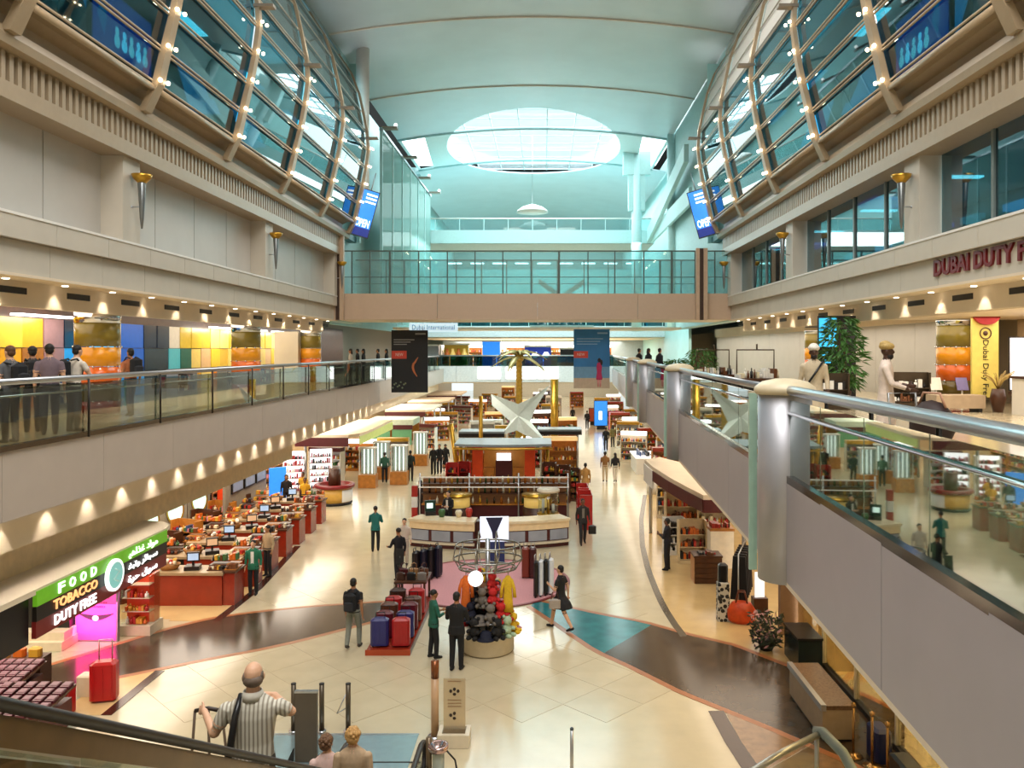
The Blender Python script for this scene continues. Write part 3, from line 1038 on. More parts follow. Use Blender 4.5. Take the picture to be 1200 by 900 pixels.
class Body:
    """closed tapered volumes that are fused into one continuous skin"""

    def __init__(self):
        self.vs, self.fs, self.tags = [], [], []

    def loft(self, rings, tg, n=12):
        b = len(self.vs)
        for c, u, v in rings:
            for i in range(n):
                a = 2 * PI * i / n
                self.vs.append(c + u * math.cos(a) + v * math.sin(a))
                self.tags.append(tg)
        k = len(rings)
        for j in range(k - 1):
            for i in range(n):
                i2 = (i + 1) % n
                self.fs.append((b + j * n + i, b + j * n + i2, b + (j + 1) * n + i2, b + (j + 1) * n + i))
        self.fs.append(tuple(b + i for i in range(n - 1, -1, -1)))
        self.fs.append(tuple(b + (k - 1) * n + i for i in range(n)))

    def limb(self, pts, rad, tg, n=10):
        pts = [Vector(p) for p in pts]
        # round the ends and sample between the joints
        P, Q = [], []
        for i in range(len(pts) - 1):
            for t in (0, 0.25, 0.5, 0.75):
                P.append(pts[i].lerp(pts[i + 1], t))
                Q.append(rad[i] + (rad[i + 1] - rad[i]) * t)
        P.append(pts[-1])
        Q.append(rad[-1])
        d0 = (pts[0] - pts[1]).normalized() * rad[0] * 0.6
        d1 = (pts[-1] - pts[-2]).normalized() * rad[-1] * 0.6
        P = [P[0] + d0] + P + [P[-1] + d1]
        Q = [Q[0] * 0.55] + Q + [Q[-1] * 0.55]
        rings = []
        for i, p in enumerate(P):
            d = P[min(i + 1, len(P) - 1)] - P[max(i - 1, 0)]
            d.normalize()
            u = d.cross(Vector((0, 1, 0)) if abs(d.y) < 0.8 else Vector((0, 0, 1))).normalized()
            v = d.cross(u)
            rings.append((p, u * Q[i], v * Q[i]))
        self.loft(rings, tg, n)

    def disks(self, prof, tg, off=lambda z: (0, 0), n=16):
        self.loft([(Vector((off(z)[0], off(z)[1], z)), Vector((rx, 0, 0)), Vector((0, ry, 0))) for z, rx, ry in prof], tg, n)

    def ball(self, c, r, tg, n=12, k=8):
        c = Vector(c)
        rings = []
        for j in range(k + 1):
            a = PI * (0.04 + 0.92 * j / k)
            s = math.sin(a)
            rings.append((c + Vector((0, 0, -math.cos(a) * r[2])), Vector((r[0] * s, 0, 0)), Vector((0, r[1] * s, 0))))
        self.loft(rings, tg, n)

    def fuse(self, voxel):
        me = bpy.data.meshes.new('raw')
        me.from_pydata([tuple(v) for v in self.vs], [], self.fs)
        o = bpy.data.objects.new('raw', me)
        COL.objects.link(o)
        m = o.modifiers.new('r', 'REMESH')
        m.mode = 'VOXEL'
        m.voxel_size = voxel
        m2 = o.modifiers.new('s', 'SMOOTH')
        m2.factor = 0.5
        m2.iterations = 2
        bpy.context.view_layer.update()
        out = bpy.data.meshes.new_from_object(o.evaluated_get(bpy.context.evaluated_depsgraph_get()))
        bpy.data.objects.remove(o, do_unlink=True)
        kd = KDTree(len(self.vs))
        for i, v in enumerate(self.vs):
            kd.insert(v, i)
        kd.balance()
        order = sorted(set(self.tags))
        idx = {t: i for i, t in enumerate(order)}
        for p in out.polygons:
            p.use_smooth = True
            p.material_index = idx[self.tags[kd.find(p.center)[1]]]
        return out, order


def person(label, loc, yaw=0.0, H=1.75, top='#222222', bottom='#1c1c20', skn='tan', hair='#15100c', hairstyle='short',
           sleeve='long', wear='trousers', arms=None, stride=0.0, lean=0.0, hem=0.55, shoe='#111111', voxel=0.02, headyaw=0.0,
           fingers=True, bulk=1.0, group=None, inner=None, stripes=False, collar=None):
    """yaw 0 faces away from the camera (+Y)"""
    root = thing('person', label, 'person', loc, yaw, group)
    b = Body()
    k = bulk
    off = lambda z: (0, lean * max(0, z - 0.95) * 1.0)
    T = 'top'
    B = 'bottom'
    # torso
    b.disks([(0.90, 0.165 * k, 0.115 * k), (0.97, 0.170 * k, 0.12 * k)], T if wear in ('robe', 'dress', 'jacket') else B, off)
    b.disks([(0.93, 0.165 * k, 0.118 * k), (1.02, 0.158 * k, 0.112 * k), (1.10, 0.152 * k, 0.107 * k), (1.22, 0.165 * k, 0.112 * k),
             (1.32, 0.182 * k, 0.113 * k), (1.395, 0.180 * k, 0.102 * k), (1.435, 0.158 * k, 0.090 * k), (1.470, 0.110 * k, 0.078), (1.500, 0.072, 0.066)], T, off)
    b.limb([(off(1.44)[0], off(1.44)[1], 1.44), (off(1.56)[0], off(1.56)[1] + 0.015, 1.56)], [0.062, 0.056], 'skin')
    # head: skull, jaw, nose, ears
    hx, hy = off(1.63)
    hy += 0.02
    ch, sh = math.cos(headyaw), math.sin(headyaw)
    hp = lambda x, y, z: Vector((hx + x * ch - y * sh, hy + x * sh + y * ch, z))
    b.ball(hp(0, -0.005, 1.655), (0.076, 0.092, 0.095), 'skin')
    b.ball(hp(0, 0.022, 1.585), (0.058, 0.066, 0.066), 'skin')
    b.limb([hp(0, 0.082, 1.655), hp(0, 0.102, 1.615)], [0.011, 0.017], 'skin', 8)
    for s in (-1, 1):
        b.ball(hp(0.080 * s, -0.005, 1.628), (0.014, 0.022, 0.032), 'skin', 8, 6)
    # legs
    for s in (-1, 1):
        st = stride * s
        hip = Vector((0.088 * s, 0, 0.92))
        kn = Vector((0.095 * s, st * 0.55 + 0.02 + (0.05 if st > 0.05 else 0), 0.50))
        back = st < -0.08
        an = Vector((0.095 * s, st * (1.0 if not back else 1.1) - 0.01, 0.09 + (0.06 if back else 0)))
        pad = 0.012 if wear in ('trousers', 'jacket') else 0.0
        lt = B if wear in ('trousers', 'shorts', 'jacket') else 'skin'
        if wear == 'shorts':
            b.limb([hip, hip.lerp(kn, 0.85)], [0.092 * k, 0.082 * k], B)
            b.limb([hip.lerp(kn, 0.8), kn, an], [0.06, 0.052, 0.036], 'skin')
        else:
            b.limb([hip, kn], [0.088 * k, 0.060 + pad], {'dress': T, 'robe': T, 'skirt': B}.get(wear, lt))
            b.limb([kn, kn.lerp(an, 0.35), an], [0.060 + pad, 0.056 + pad, 0.038 + pad * 1.6], lt)
        tl = 0.075 if back else 0
        b.limb([an + Vector((0, -0.045, -0.045 + tl * 0.3)), an + Vector((0.0, 0.06, -0.050 - tl * 0.2)), an + Vector((0.012 * s, 0.150, -0.060 - tl * 0.6))], [0.040, 0.042, 0.030], 'shoe')
    if wear in ('skirt', 'dress', 'robe'):
        tg = B if wear == 'skirt' else T
        sp = abs(stride) * 0.6
        z1 = 1.02
        b.disks([(hem, 0.205 + sp * 0.3, 0.15 + sp), (hem + (z1 - hem) * 0.35, 0.20 + sp * 0.2, 0.145 + sp * 0.7), (hem + (z1 - hem) * 0.75, 0.182 * k, 0.135), (z1, 0.155 * k, 0.112)], tg)
    if wear == 'jacket':
        b.disks([(0.82, 0.19 * k, 0.135 * k), (1.0, 0.172 * k, 0.124 * k)], T, off)
    # arms
    A = arms or {}
    for s, key in ((-1, 'l'), (1, 'r')):
        ez, e, wz = None, None, None
        shd = Vector((0.185 * s * k, off(1.39)[1], 1.385))
        el, wr_ = A.get(key, (None, None)) if key in A else (None, None)
        if el is None:
            sw = -stride * s * 0.45
            el = (0.235 * s, sw * 0.5 - 0.03, 1.12)
            wr_ = (0.245 * s, sw + 0.05, 0.88)
        el, wr_ = Vector(el) + Vector((0, off(el[2])[1] * 0.6, 0)), Vector(wr_) + Vector((0, off(wr_[2])[1] * 0.4, 0))
        if sleeve == 'long':
            b.limb([shd, el], [0.060, 0.047], T)
        else:
            b.limb([shd, shd.lerp(el, 0.66)], [0.064, 0.060], T)
            b.limb([shd.lerp(el, 0.6), el], [0.046, 0.040], 'skin')
        if sleeve == 'long':
            b.limb([el, el.lerp(wr_, 0.92)], [0.046, 0.036], T)
        b.limb([el if sleeve != 'long' else el.lerp(wr_, 0.8), wr_], [0.040 if sleeve != 'long' else 0.028, 0.027], 'skin')
        d = (wr_ - el).normalized()
        if key + 'h' in A:
            d = Vector(A[key + 'h']).normalized()
        side = d.cross(Vector((s * 1.0, 0.2, 0))).normalized()
        nrm = side.cross(d).normalized()
        pc = wr_ + d * 0.045
        b.loft([(wr_ + d * t, side * a, nrm * c) for t, a, c in ((0, 0.022, 0.017), (0.03, 0.036, 0.018), (0.07, 0.042, 0.017), (0.095, 0.038, 0.014))], 'skin', 10)
        if fingers:
            cl_ = A.get('curl', 0.35)
            for q in range(4):
                o0 = wr_ + d * 0.085 + side * (0.030 - 0.020 * q)
                L = (0.030, 0.034, 0.032, 0.025)[q]
                p1 = o0 + d * L * 1.05
                p2 = p1 + (d * math.cos(cl_) - nrm * math.sin(cl_) * -s) * L
                p3 = p2 + (d * math.cos(cl_ * 2) - nrm * math.sin(cl_ * 2) * -s) * L * 0.8
                b.limb([o0, p1, p2, p3], [0.0095, 0.009, 0.0085, 0.007], 'skin', 6)
            t0 = wr_ + d * 0.030 + side * 0.028
            t1 = t0 + (side * 0.75 + d * 0.65).normalized() * 0.036
            b.limb([t0, t1, t1 + (side * 0.25 + d).normalized() * 0.032], [0.013, 0.011, 0.009], 'skin', 6)
    me, order = b.fuse(voxel)
    mm = {'top': cloth(top) if not stripes else mat('striped_shirt', '#cfc8b8', 0.8), 'bottom': cloth(bottom), 'skin': skin(skn), 'shoe': cloth(shoe)}
    for t in order:
        me.materials.append(mm[t])
    s = H / 1.75
    bo = put('body', me, root)
    bo.scale = (s, s, s)
    # face
    for sx in (-1, 1):
        e = G().ball(hp(0.030 * sx, 0.072, 1.655), (0.011, 0.009, 0.008), 8).build('eye', mat('eye_dark', '#1a1310', 0.2), root)
        e.scale = (s, s, s)
    mo = G().ball(hp(0, 0.081, 1.575), (0.024, 0.008, 0.006), 8).build('mouth', mat('lip', '#8d4a40', 0.5), root)
    mo.scale = (s, s, s)
    hm = mat('hair_' + hair.lstrip('#'), hair, 0.6, var=0.15, scale=40)
    g = G()
    if hairstyle == 'short':
        g.ball(hp(0, -0.022, 1.682), (0.084, 0.092, 0.084), 14)
        g.ball(hp(0, -0.052, 1.630), (0.076, 0.058, 0.075), 12)
    elif hairstyle == 'long':
        g.ball(hp(0, -0.020, 1.680), (0.090, 0.095, 0.088), 14)
        g.ball(hp(0, -0.072, 1.555), (0.088, 0.052, 0.150), 12)
    elif hairstyle == 'bun':
        g.ball(hp(0, -0.020, 1.680), (0.086, 0.094, 0.086), 14)
        g.ball(hp(0, -0.118, 1.685), (0.045, 0.045, 0.045), 10)
    elif hairstyle == 'bald':
        g.ball(hp(0, -0.048, 1.612), (0.082, 0.062, 0.055), 14)
        for q in (-1, 1):
            g.ball(hp(0.068 * q, -0.018, 1.632), (0.017, 0.045, 0.045), 10)
    elif hairstyle == 'fluffy':
        g.ball(hp(0, -0.022, 1.672), (0.098, 0.104, 0.100), 14)
        g.ball(hp(0, -0.055, 1.625), (0.090, 0.072, 0.088), 12)
        rr_ = random.Random(int(H * 1000))
        for q in range(46):
            a_, b_ = rr_.uniform(0, 6.28), rr_.uniform(-0.5, 1.35)
            cx_, cy_ = math.cos(a_) * math.cos(b_), math.sin(a_) * math.cos(b_)
            if cy_ < 0.45:
                g.ball(hp(0.088 * cx_, -0.03 + 0.092 * cy_, 1.662 + 0.092 * math.sin(b_)), rr_.uniform(0.018, 0.032), 7)
    elif hairstyle == 'scarf':
        g.ball(hp(0, -0.015, 1.668), (0.094, 0.095, 0.105), 14)
        g.ball(hp(0, -0.015, 1.505), (0.110, 0.090, 0.075), 12)
    elif hairstyle == 'turban':
        g.ball(hp(0, -0.010, 1.715), (0.108, 0.118, 0.068), 16)
        g.ball(hp(0, -0.030, 1.745), (0.085, 0.090, 0.062), 14)
    elif hairstyle == 'cap':
        g.lathe([(0.083, 0), (0.084, 0.05), (0.07, 0.072), (0, 0.075)], 14, hp(0, -0.008, 1.685))
    h = g.build('hair' if hairstyle not in ('scarf', 'turban', 'cap') else {'scarf': 'headscarf', 'turban': 'turban', 'cap': 'cap'}[hairstyle], hm, root)
    h.scale = (s, s, s)
    if hairstyle == 'turban' or hairstyle == 'cap':
        bd = G().ball(hp(0, 0.030, 1.556), (0.062, 0.066, 0.058), 10).build('beard', mat('beard', '#17120f', 0.7), root)
        bd.scale = (s, s, s)
    if inner:
        v = G().slab([(-0.045, 0.108, 1.0), (0.045, 0.108, 1.0), (0.05, 0.120, 1.40), (-0.05, 0.120, 1.40)], 0.008).build('shirt_front', cloth(inner), root)
        v.scale = (s, s, s)
    if collar:
        v = G().lathe([(0.100, 1.455), (0.078, 1.525), (0.068, 1.525), (0.085, 1.455)], 14, (0, lean * 0.5, 0)).build('collar', cloth(collar), root)
        v.scale = (s, s, s)
    return root


def stripe_shirt():
    m = mat('striped_shirt', '#cfc8b8', 0.8, var=0)
    nt = m.node_tree
    b = nt.nodes['Principled BSDF']
    tc = nt.nodes.new('ShaderNodeTexCoord')
    mp = nt.nodes.new('ShaderNodeMapping')
    nt.links.new(tc.outputs['Object'], mp.inputs['Vector'])
    wv = nt.nodes.new('ShaderNodeTexWave')
    wv.bands_direction = 'X'
    wv.inputs['Scale'].default_value = 9.5
    wv.inputs['Distortion'].default_value = 0.3
    nt.links.new(mp.outputs[0], wv.inputs['Vector'])
    r = nt.nodes.new('ShaderNodeValToRGB')
    r.color_ramp.elements[0].position = 0.25
    r.color_ramp.elements[0].color = (*lin('#9a9080'), 1)
    r.color_ramp.elements[1].position = 0.5
    r.color_ramp.elements[1].color = (*lin('#d3cdbd'), 1)
    nt.links.new(wv.outputs['Fac'], r.inputs['Fac'])
    nt.links.new(r.outputs[0], b.inputs['Base Color'])


stripe_shirt()


def backpack(loc, yaw, label, c='#15161a', z=1.02, s=1.0, back=-0.23, group=None):
    """worn on a back; hangs from the shoulders"""
    o = thing('backpack', label, 'backpack', loc, yaw, group)
    G().rbox((0, back, z), (0.31 * s, 0.17, 0.44 * s), 0.06).build('pack', cloth(c), o)
    G().rbox((0, back - 0.105, z + 0.03), (0.24 * s, 0.07, 0.22 * s), 0.03).build('front_pocket', cloth('#23252a'), o)
    for q in (-1, 1):
        G().tube([(0.11 * q, back + 0.07, z + 0.42 * s), (0.12 * q, -0.02, z + 0.45 * s), (0.125 * q, 0.125, z + 0.30 * s), (0.12 * q, 0.10, z + 0.12 * s), (0.12 * q, back + 0.08, z + 0.06)], 0.018, 6).build('strap', cloth('#101012'), o)
    return o


# poses: (elbow, wrist) in body coordinates, front is +Y
HOLD = {'l': ((-0.25, 0.06, 1.13), (-0.12, 0.27, 1.16)), 'r': ((0.25, 0.06, 1.13), (0.12, 0.27, 1.16))}
PHONE = {'l': ((-0.24, 0.05, 1.12), (-0.05, 0.28, 1.22)), 'r': ((0.24, 0.03, 1.12), (0.10, 0.24, 1.16))}
FOLD = {'l': ((-0.25, 0.08, 1.13), (0.02, 0.20, 1.12)), 'r': ((0.25, 0.08, 1.13), (-0.02, 0.22, 1.16))}
LEANR = {'l': ((-0.27, 0.14, 1.16), (-0.14, 0.36, 1.10)), 'r': ((0.27, 0.14, 1.16), (0.14, 0.36, 1.10))}
# ------------------------------------------------------------------ shared shop fittings
M_wood = mat('honey_wood', '#b9772f', 0.35, var=0.18, scale=5)
M_dwood = mat('dark_wood', '#4a2a18', 0.35, var=0.2, scale=5)
M_redwood = mat('red_lacquer', '#8e2b18', 0.25, var=0.1, scale=4)
M_maroon = mat('maroon_panel', '#4d1518', 0.4, var=0.1)
M_cream = mat('cream_top', '#d8cbb2', 0.3, var=0.05)
M_black = mat('black_plastic', '#141416', 0.35, var=0.05)
M_grey = mat('grey_plastic', '#8b8d90', 0.4, var=0.05)
M_gold = mat('gold_leaf', '#c79a3a', 0.28, metal=0.8, var=0.12)
M_lcd = mat('lit_screen', '#9fb9d8', 0.3, emit=0.7, var=0.15, scale=3)
PROD = [mat('pack_' + n, c, 0.4, var=0.06) for n, c in (('red', '#b02a22'), ('cream', '#e6d9b8'), ('brown', '#6b3d1e'), ('gold', '#d2a034'), ('green', '#3f6a3a'), ('white', '#efece4'), ('blue', '#34507f'), ('orange', '#d56b23'), ('pink', '#d98a9c'), ('black', '#1c1a1a'))]
COLN = ['red', 'cream', 'brown', 'gold', 'green', 'white', 'blue', 'orange', 'pink', 'black']


def goods(w, d, levels, seed, pal=None, h=(0.1, 0.24)):
    """many small packs on shelves, one mesh of stuff"""
    r = random.Random(seed)
    g = G()
    for z in levels:
        x = -w / 2 + 0.03
        while x < w / 2 - 0.08:
            bw = r.uniform(0.06, 0.13)
            m = r.choice(pal) if pal else r.randrange(len(PROD))
            hh = r.uniform(*h)
            if r.random() < 0.55:
                g.box(x, -d / 2 + 0.03, z, x + bw - 0.012, d / 2 - 0.06, z + hh, m)
            else:
                g.cyl((x + bw / 2, -d / 4, z), bw * 0.42, hh * 0.7, 7, m)
                g.cyl((x + bw / 2, -d / 4, z + hh * 0.7), bw * 0.18, hh * 0.35, 6, m)
            x += bw
    return g


def gondola(label, loc, rz, w=1.6, h=1.6, d=0.45, n=4, frame=None, seed=1, pal=None, cat='shelf', group=None, name='display_shelf', header=None, lit=False):
    o = thing(name, label, cat, loc, rz, group)
    fr = frame or M_wood
    for s in (-1, 1):
        G().box(s * w / 2 - 0.025, -d / 2, 0, s * w / 2 + 0.025, d / 2, h).build('side_panel', fr, o)
    G().box(-w / 2, d / 2 - 0.03, 0.05, w / 2, d / 2, h).build('back_panel', E_white if lit else fr, o)
    G().box(-w / 2, -d / 2 - 0.02, 0, w / 2, d / 2, 0.12).build('plinth', fr, o)
    zs = [0.16 + (h - 0.2) * i / n for i in range(n)]
    for z in zs:
        G().box(-w / 2 + 0.02, -d / 2, z - 0.025, w / 2 - 0.02, d / 2 - 0.02, z).build('shelf', fr, o)
    tag(goods(w - 0.06, d, zs, seed, pal, (0.1, min(0.24, (h - 0.2) / n - 0.06))).build('packs', PROD, o), kind='stuff')
    if header:
        G().box(-w / 2, -d / 2 - 0.03, h, w / 2, d / 2, h + 0.22).build('header', header, o)
    return o


# ------------------------------------------------------------------ the food and tobacco kiosk canopy
kc = thing('kiosk_canopy', 'long cream shop canopy with the lit FOOD TOBACCO DUTY FREE sign', 'canopy', (-9.0, 12, 0))
pl = [(0.0, -2), (0.0, 7.3), (-0.12, 7.75), (-0.45, 8.05), (-0.95, 8.15), (-1.0, 8.15), (-1.0, -2)]
G().prism(pl, 3.16, 3.26).build('roof', M_bulk, kc)
G().box(-0.55, -2, 2.3, -0.10, 2.3, 3.16).build('fascia_end', M_black, kc)
M_sgreen = mat('sign_green', '#5f9e1e', 0.4, emit=0.55, var=0.1)
M_sblack = mat('sign_black', '#17130f', 0.4)
M_sred = mat('sign_red', '#6d1a17', 0.4, emit=0.12, var=0.05)
G().box(-0.06, 2.35, 2.95, 0.02, 7.3, 3.22).build('green_sign_strip', M_sgreen, kc)
G().box(-0.07, 2.35, 2.68, 0.01, 7.3, 2.95).build('black_sign_strip', M_sblack, kc)
G().box(-0.08, 2.35, 2.38, 0.00, 7.3, 2.68).build('red_sign_strip', M_sred, kc)
E_lg = mat('lit_letter_green', '#d8ffd0', 0.5, emit=1.6, var=0)
E_lo = mat('lit_letter_orange', '#ffb070', 0.5, emit=1.3, var=0)
for i, ch in enumerate('FOOD'):
    text(ch, E_lg, (0.035, 3.05 + i * 0.36, 3.085), (90, 0, 90), 0.19, 0.20, parent=kc, bold=0.02)
text('TOBACCO', E_lo, (0.03, 3.55, 2.815), (90, 0, 90), 0.18, 1.45, parent=kc, bold=0.015)
text('DUTY FREE', E_text, (0.02, 3.55, 2.53), (90, 0, 90), 0.19, 1.38, parent=kc, bold=0.015)
text('\ufef4\ufeeb\ufe8d\ufeac\ufecf \ufea9\ufe8d\ufeee\ufee3'[::1], E_lg, (0.035, 6.15, 3.085), (90, 0, 90), 0.2, 1.3, parent=kc, bold=0.01)
text('\ufecf\ufe92\ufe97\ufeed \ufeae\ufe8b\ufe8e\ufea0\ufeb3', E_text, (0.03, 6.15, 2.815), (90, 0, 90), 0.18, 1.3, parent=kc, bold=0.01)
text('\ufe93\ufeae\ufea3 \ufed5\ufeee\ufeb3', E_text, (0.02, 6.15, 2.53), (90, 0, 90), 0.19, 1.3, parent=kc, bold=0.01)
lg = G().lathe([(0.33, 0), (0.33, 0.06), (0.0, 0.06)], 28, smooth=False).build('round_logo', mat('logo_white', '#e9f6f2', 0.5, emit=1.3, var=0), kc, (0.03, 4.86, 2.82), (0, PI / 2, 0))
E_lgrey = mat('logo_line', '#9fc4bd', 0.5, emit=0.5, var=0)
G().lathe([(0.25, 0.062), (0.265, 0.066), (0.27, 0.062)], 28, smooth=False).build('logo_ring', E_lgrey, lg)
G().tube([(-0.14, -0.05, 0.07), (-0.05, 0.12, 0.07), (0.06, -0.10, 0.07), (0.15, 0.08, 0.07)], 0.022, 6).build('logo_mark', E_lgrey, lg)
for y in (-1.2,):
    G().cyl((-0.9, y, 0), 0.07, 3.16, 10).build('post', M_steel, kc)

# pink lightbox
plb = thing('lightbox', 'tall glowing pink lightbox with a black bow, standing under the food sign', 'sign', (-11.52, 20.9, 0), R(-3))
G().box(-0.56, -0.06, 0.0, 0.56, 0.06, 1.95).build('frame', M_grey, plb)
ngrad = mat('lit_pink', '#f0489c', 0.4, emit=0.95, var=0.22, scale=2)
G().box(-0.53, -0.075, 0.04, 0.53, -0.058, 1.92).build('lit_face', ngrad, plb)
g = G()
cv = [(-0.47 + 0.94 * i / 14) for i in range(15)]
lo = [(x, 0.72 - 0.17 * math.cos(x / 0.47 * PI / 2)) for x in cv]
up = [(x, 0.74 - 0.055 * math.cos(x / 0.47 * PI / 2)) for x in cv]
vs = [(x, -0.085, z) for x, z in lo] + [(x, -0.085, z) for x, z in up] + [(x, -0.076, z) for x, z in lo] + [(x, -0.076, z) for x, z in up]
n = 15
fs = []
for i in range(n - 1):
    fs += [(i, i + 1, n + i + 1, n + i), (2 * n + i, 3 * n + i, 3 * n + i + 1, 2 * n + i + 1), (i, 2 * n + i, 2 * n + i + 1, i + 1), (n + i, n + i + 1, 3 * n + i + 1, 3 * n + i)]
g.add(vs, fs).build('bow', M_black, plb)
G().ball((0, -0.09, 0.61), (0.09, 0.02, 0.075), 12).build('bow_knot', M_white, plb)
for i, (wd, z) in enumerate(((0.62, 1.14), (0.50, 1.02), (0.40, 0.91))):
    text(('duty free', 'perfumes', 'cosmetics')[i], mat('print_plum', '#7c1246', 0.5), (0.05, -0.083, z), (90, 0, 0), 0.075, wd, 0.002, plb)
pkl = bpy.data.lights.new('lightbox_glow', 'AREA')
pkl.size, pkl.energy, pkl.color = 1.2, 22, (1, 0.15, 0.5)
pko = bpy.data.objects.new('lightbox_glow', pkl)
COL.objects.link(pko)
pko.parent = plb
pko.location, pko.rotation_euler = (0, -0.12, 0.8), (R(75), 0, 0)

# two tier plinth, red glass cabinet
dp = thing('display_plinth', 'low beige two-tier stone plinth left of the pink lightbox', 'plinth', (-12.75, 20.6, 0))
G().box(-0.8, -0.45, 0, 0.75, 0.6, 0.22).build('lower_tier', M_cream, dp)
G().box(-0.78, -0.30, 0.22, 0.72, 0.6, 0.42).build('upper_tier', M_cream, dp)
G().box(-0.70, 0.05, 0.42, 0.65, 0.5, 1.35).build('dark_cabinet', M_black, dp)
rc = thing('display_cabinet', 'red glass-sided display cabinet on a stone base beside the pink lightbox', 'cabinet', (-10.75, 21.6, 0))
G().box(-0.42, -0.36, 0, 0.42, 0.36, 0.26).build('base', M_cream, rc)
G().box(-0.36, -0.02, 0.26, 0.36, 0.28, 1.55).build('red_back', mat('lit_red', '#c33a18', 0.4, emit=0.25), rc)
for s in (-1, 1):
    G().box(s * 0.37 - 0.008, -0.30, 0.26, s * 0.37 + 0.008, 0.30, 1.55).build('glass_side', G_clear, rc)
for z in (0.6, 0.95, 1.3):
    G().box(-0.36, -0.28, z, 0.36, 0.0, z + 0.02).build('shelf', M_cream, rc)
tag(goods(0.66, 0.3, [0.28, 0.62, 0.97], 5, [0, 3, 5, 7], (0.1, 0.2)).build('packs', PROD, rc, (0, -0.14, 0)), kind='stuff')

# trays of boxed sweets in the near left corner
M_choc = [mat('sweet_box_plum', '#5c2030', 0.35, var=0.1), mat('sweet_box_pink', '#6d3048', 0.35, var=0.1)]
for t, (x, y, z, nx, ny) in enumerate(((-11.35, 16.75, 0.80, 7, 5), (-10.15, 15.75, 0.72, 6, 5))):
    tb = thing('sweet_stand', ['sloping dark stand with rows of plum sweet boxes at the left picture edge', 'lower sloping dark stand with rows of plum sweet boxes beside the red suitcase'][t], 'stand', (x, y, 0))
    G().slab([(-0.75, -0.62, z - 0.16), (0.70, -0.62, z - 0.16), (0.70, 0.62, z), (-0.75, 0.62, z)], 0.04).build('sloping_top', M_dwood, tb)
    G().box(-0.70, -0.55, 0, 0.65, 0.55, z - 0.2).build('body', M_maroon, tb)
    bx = thing('sweet_box', ['flat plum sweet box in rows on the stand at the left picture edge', 'flat plum sweet box on the stand beside the red suitcase'][t], 'box', (0, 0, 0), 0, ['sweet boxes on the upper stand', 'sweet boxes on the lower stand'][t])
    G().box(-0.085, -0.10, 0, 0.085, 0.10, 0.055).build('carton', M_choc[0], bx)
    G().box(-0.070, -0.05, 0.055, 0.070, 0.085, 0.062).build('lid_print', M_choc[1], bx)
    lab = lambda i_, j_: 'plum sweet box, %s from the left in the %s row of the %s stand' % (ORD[i_], ORD[j_], ('upper', 'lower')[t])
    for i in range(nx):
        for j in range(ny):
            lx, ly = -0.62 + i * 1.2 / (nx - 1), -0.50 + j * 1.0 / (ny - 1)
            p = (x + lx, y + ly, z - 0.08 + 0.128 * ly + 0.045)
            if i == 0 and j == 0:
                bx['label'] = lab(0, 0)
                bx.location = p
                bx.rotation_euler = (R(7.3), 0, 0)
                b0 = bx
            else:
                d_ = dup(b0, p, 0, lab(i, j))
                d_.rotation_euler = (R(7.3), 0, 0)
for i in range(4):
    o = tag(G().rbox((0, 0, 0), (0.26, 0.16, 0.2), 0.04).build('snack_bag', PROD[3] if i % 2 else PROD[7], None, (-12.1 + i * 0.34, 17.65, 0.84)), '%s snack bag, %s from the left behind the sweet boxes' % ('gold' if i % 2 else 'orange', ORD[i]), 'bag', 'snack bags behind the sweet boxes')
o = tag(G().box(-0.75, -0.2, 0, 0.75, 0.2, 0.84).build('snack_shelf', M_dwood, None, (-11.6, 17.65, 0)), 'dark low shelf unit under the orange snack bags', 'shelf')


def suitcase(label, loc, rz, m, s=(0.42, 0.26, 0.66), group=None, handle=0.18, cat='suitcase'):
    o = thing('suitcase', label, cat, loc, rz, group)
    G().rbox((0, 0, 0.05), s, 0.05).build('shell', m, o)
    for k in range(3):
        G().box(-s[0] * 0.36 + k * s[0] * 0.33, -s[1] / 2 - 0.012, 0.12, -s[0] * 0.30 + k * s[0] * 0.33, -s[1] / 2 + 0.01, 0.0 + s[2] * 0.94).build('rib', m, o)
    for sx in (-1, 1):
        G().cyl((sx * s[0] * 0.38, 0, 0), 0.03, 0.06, 8).build('wheel', M_black, o)
    hz = s[2] + 0.05
    if handle > 0:
        G().tube([(-s[0] * 0.25, s[1] * 0.3, hz - 0.02), (-s[0] * 0.25, s[1] * 0.3, hz + handle), (s[0] * 0.25, s[1] * 0.3, hz + handle), (s[0] * 0.25, s[1] * 0.3, hz - 0.02)], 0.014, 6).build('trolley_handle', M_steel if handle > 0.1 else M_black, o)
    return o


M_sred2 = mat('suitcase_red', '#b3161a', 0.3, var=0.06)
suitcase('bright red trolley suitcase with raised handle on the grey floor, before the pink lightbox', (-9.42, 17.35, 0), R(12), M_sred2, (0.52, 0.32, 0.80), None, 0.42)
tag(G().rbox((0, 0, 0), (0.34, 0.3, 0.45), 0.03).build('carton', M_cream, None, (-9.95, 17.65, 0)), 'small cream carton on the floor behind the red suitcase', 'carton')
tag(G().rbox((0, 0, 0), (0.40, 0.3, 0.55), 0.03).build('gift_carton', M_sred2, None, (-9.95, 16.75, 0)), 'dark red gift carton at the end of the sweet boxes', 'carton')

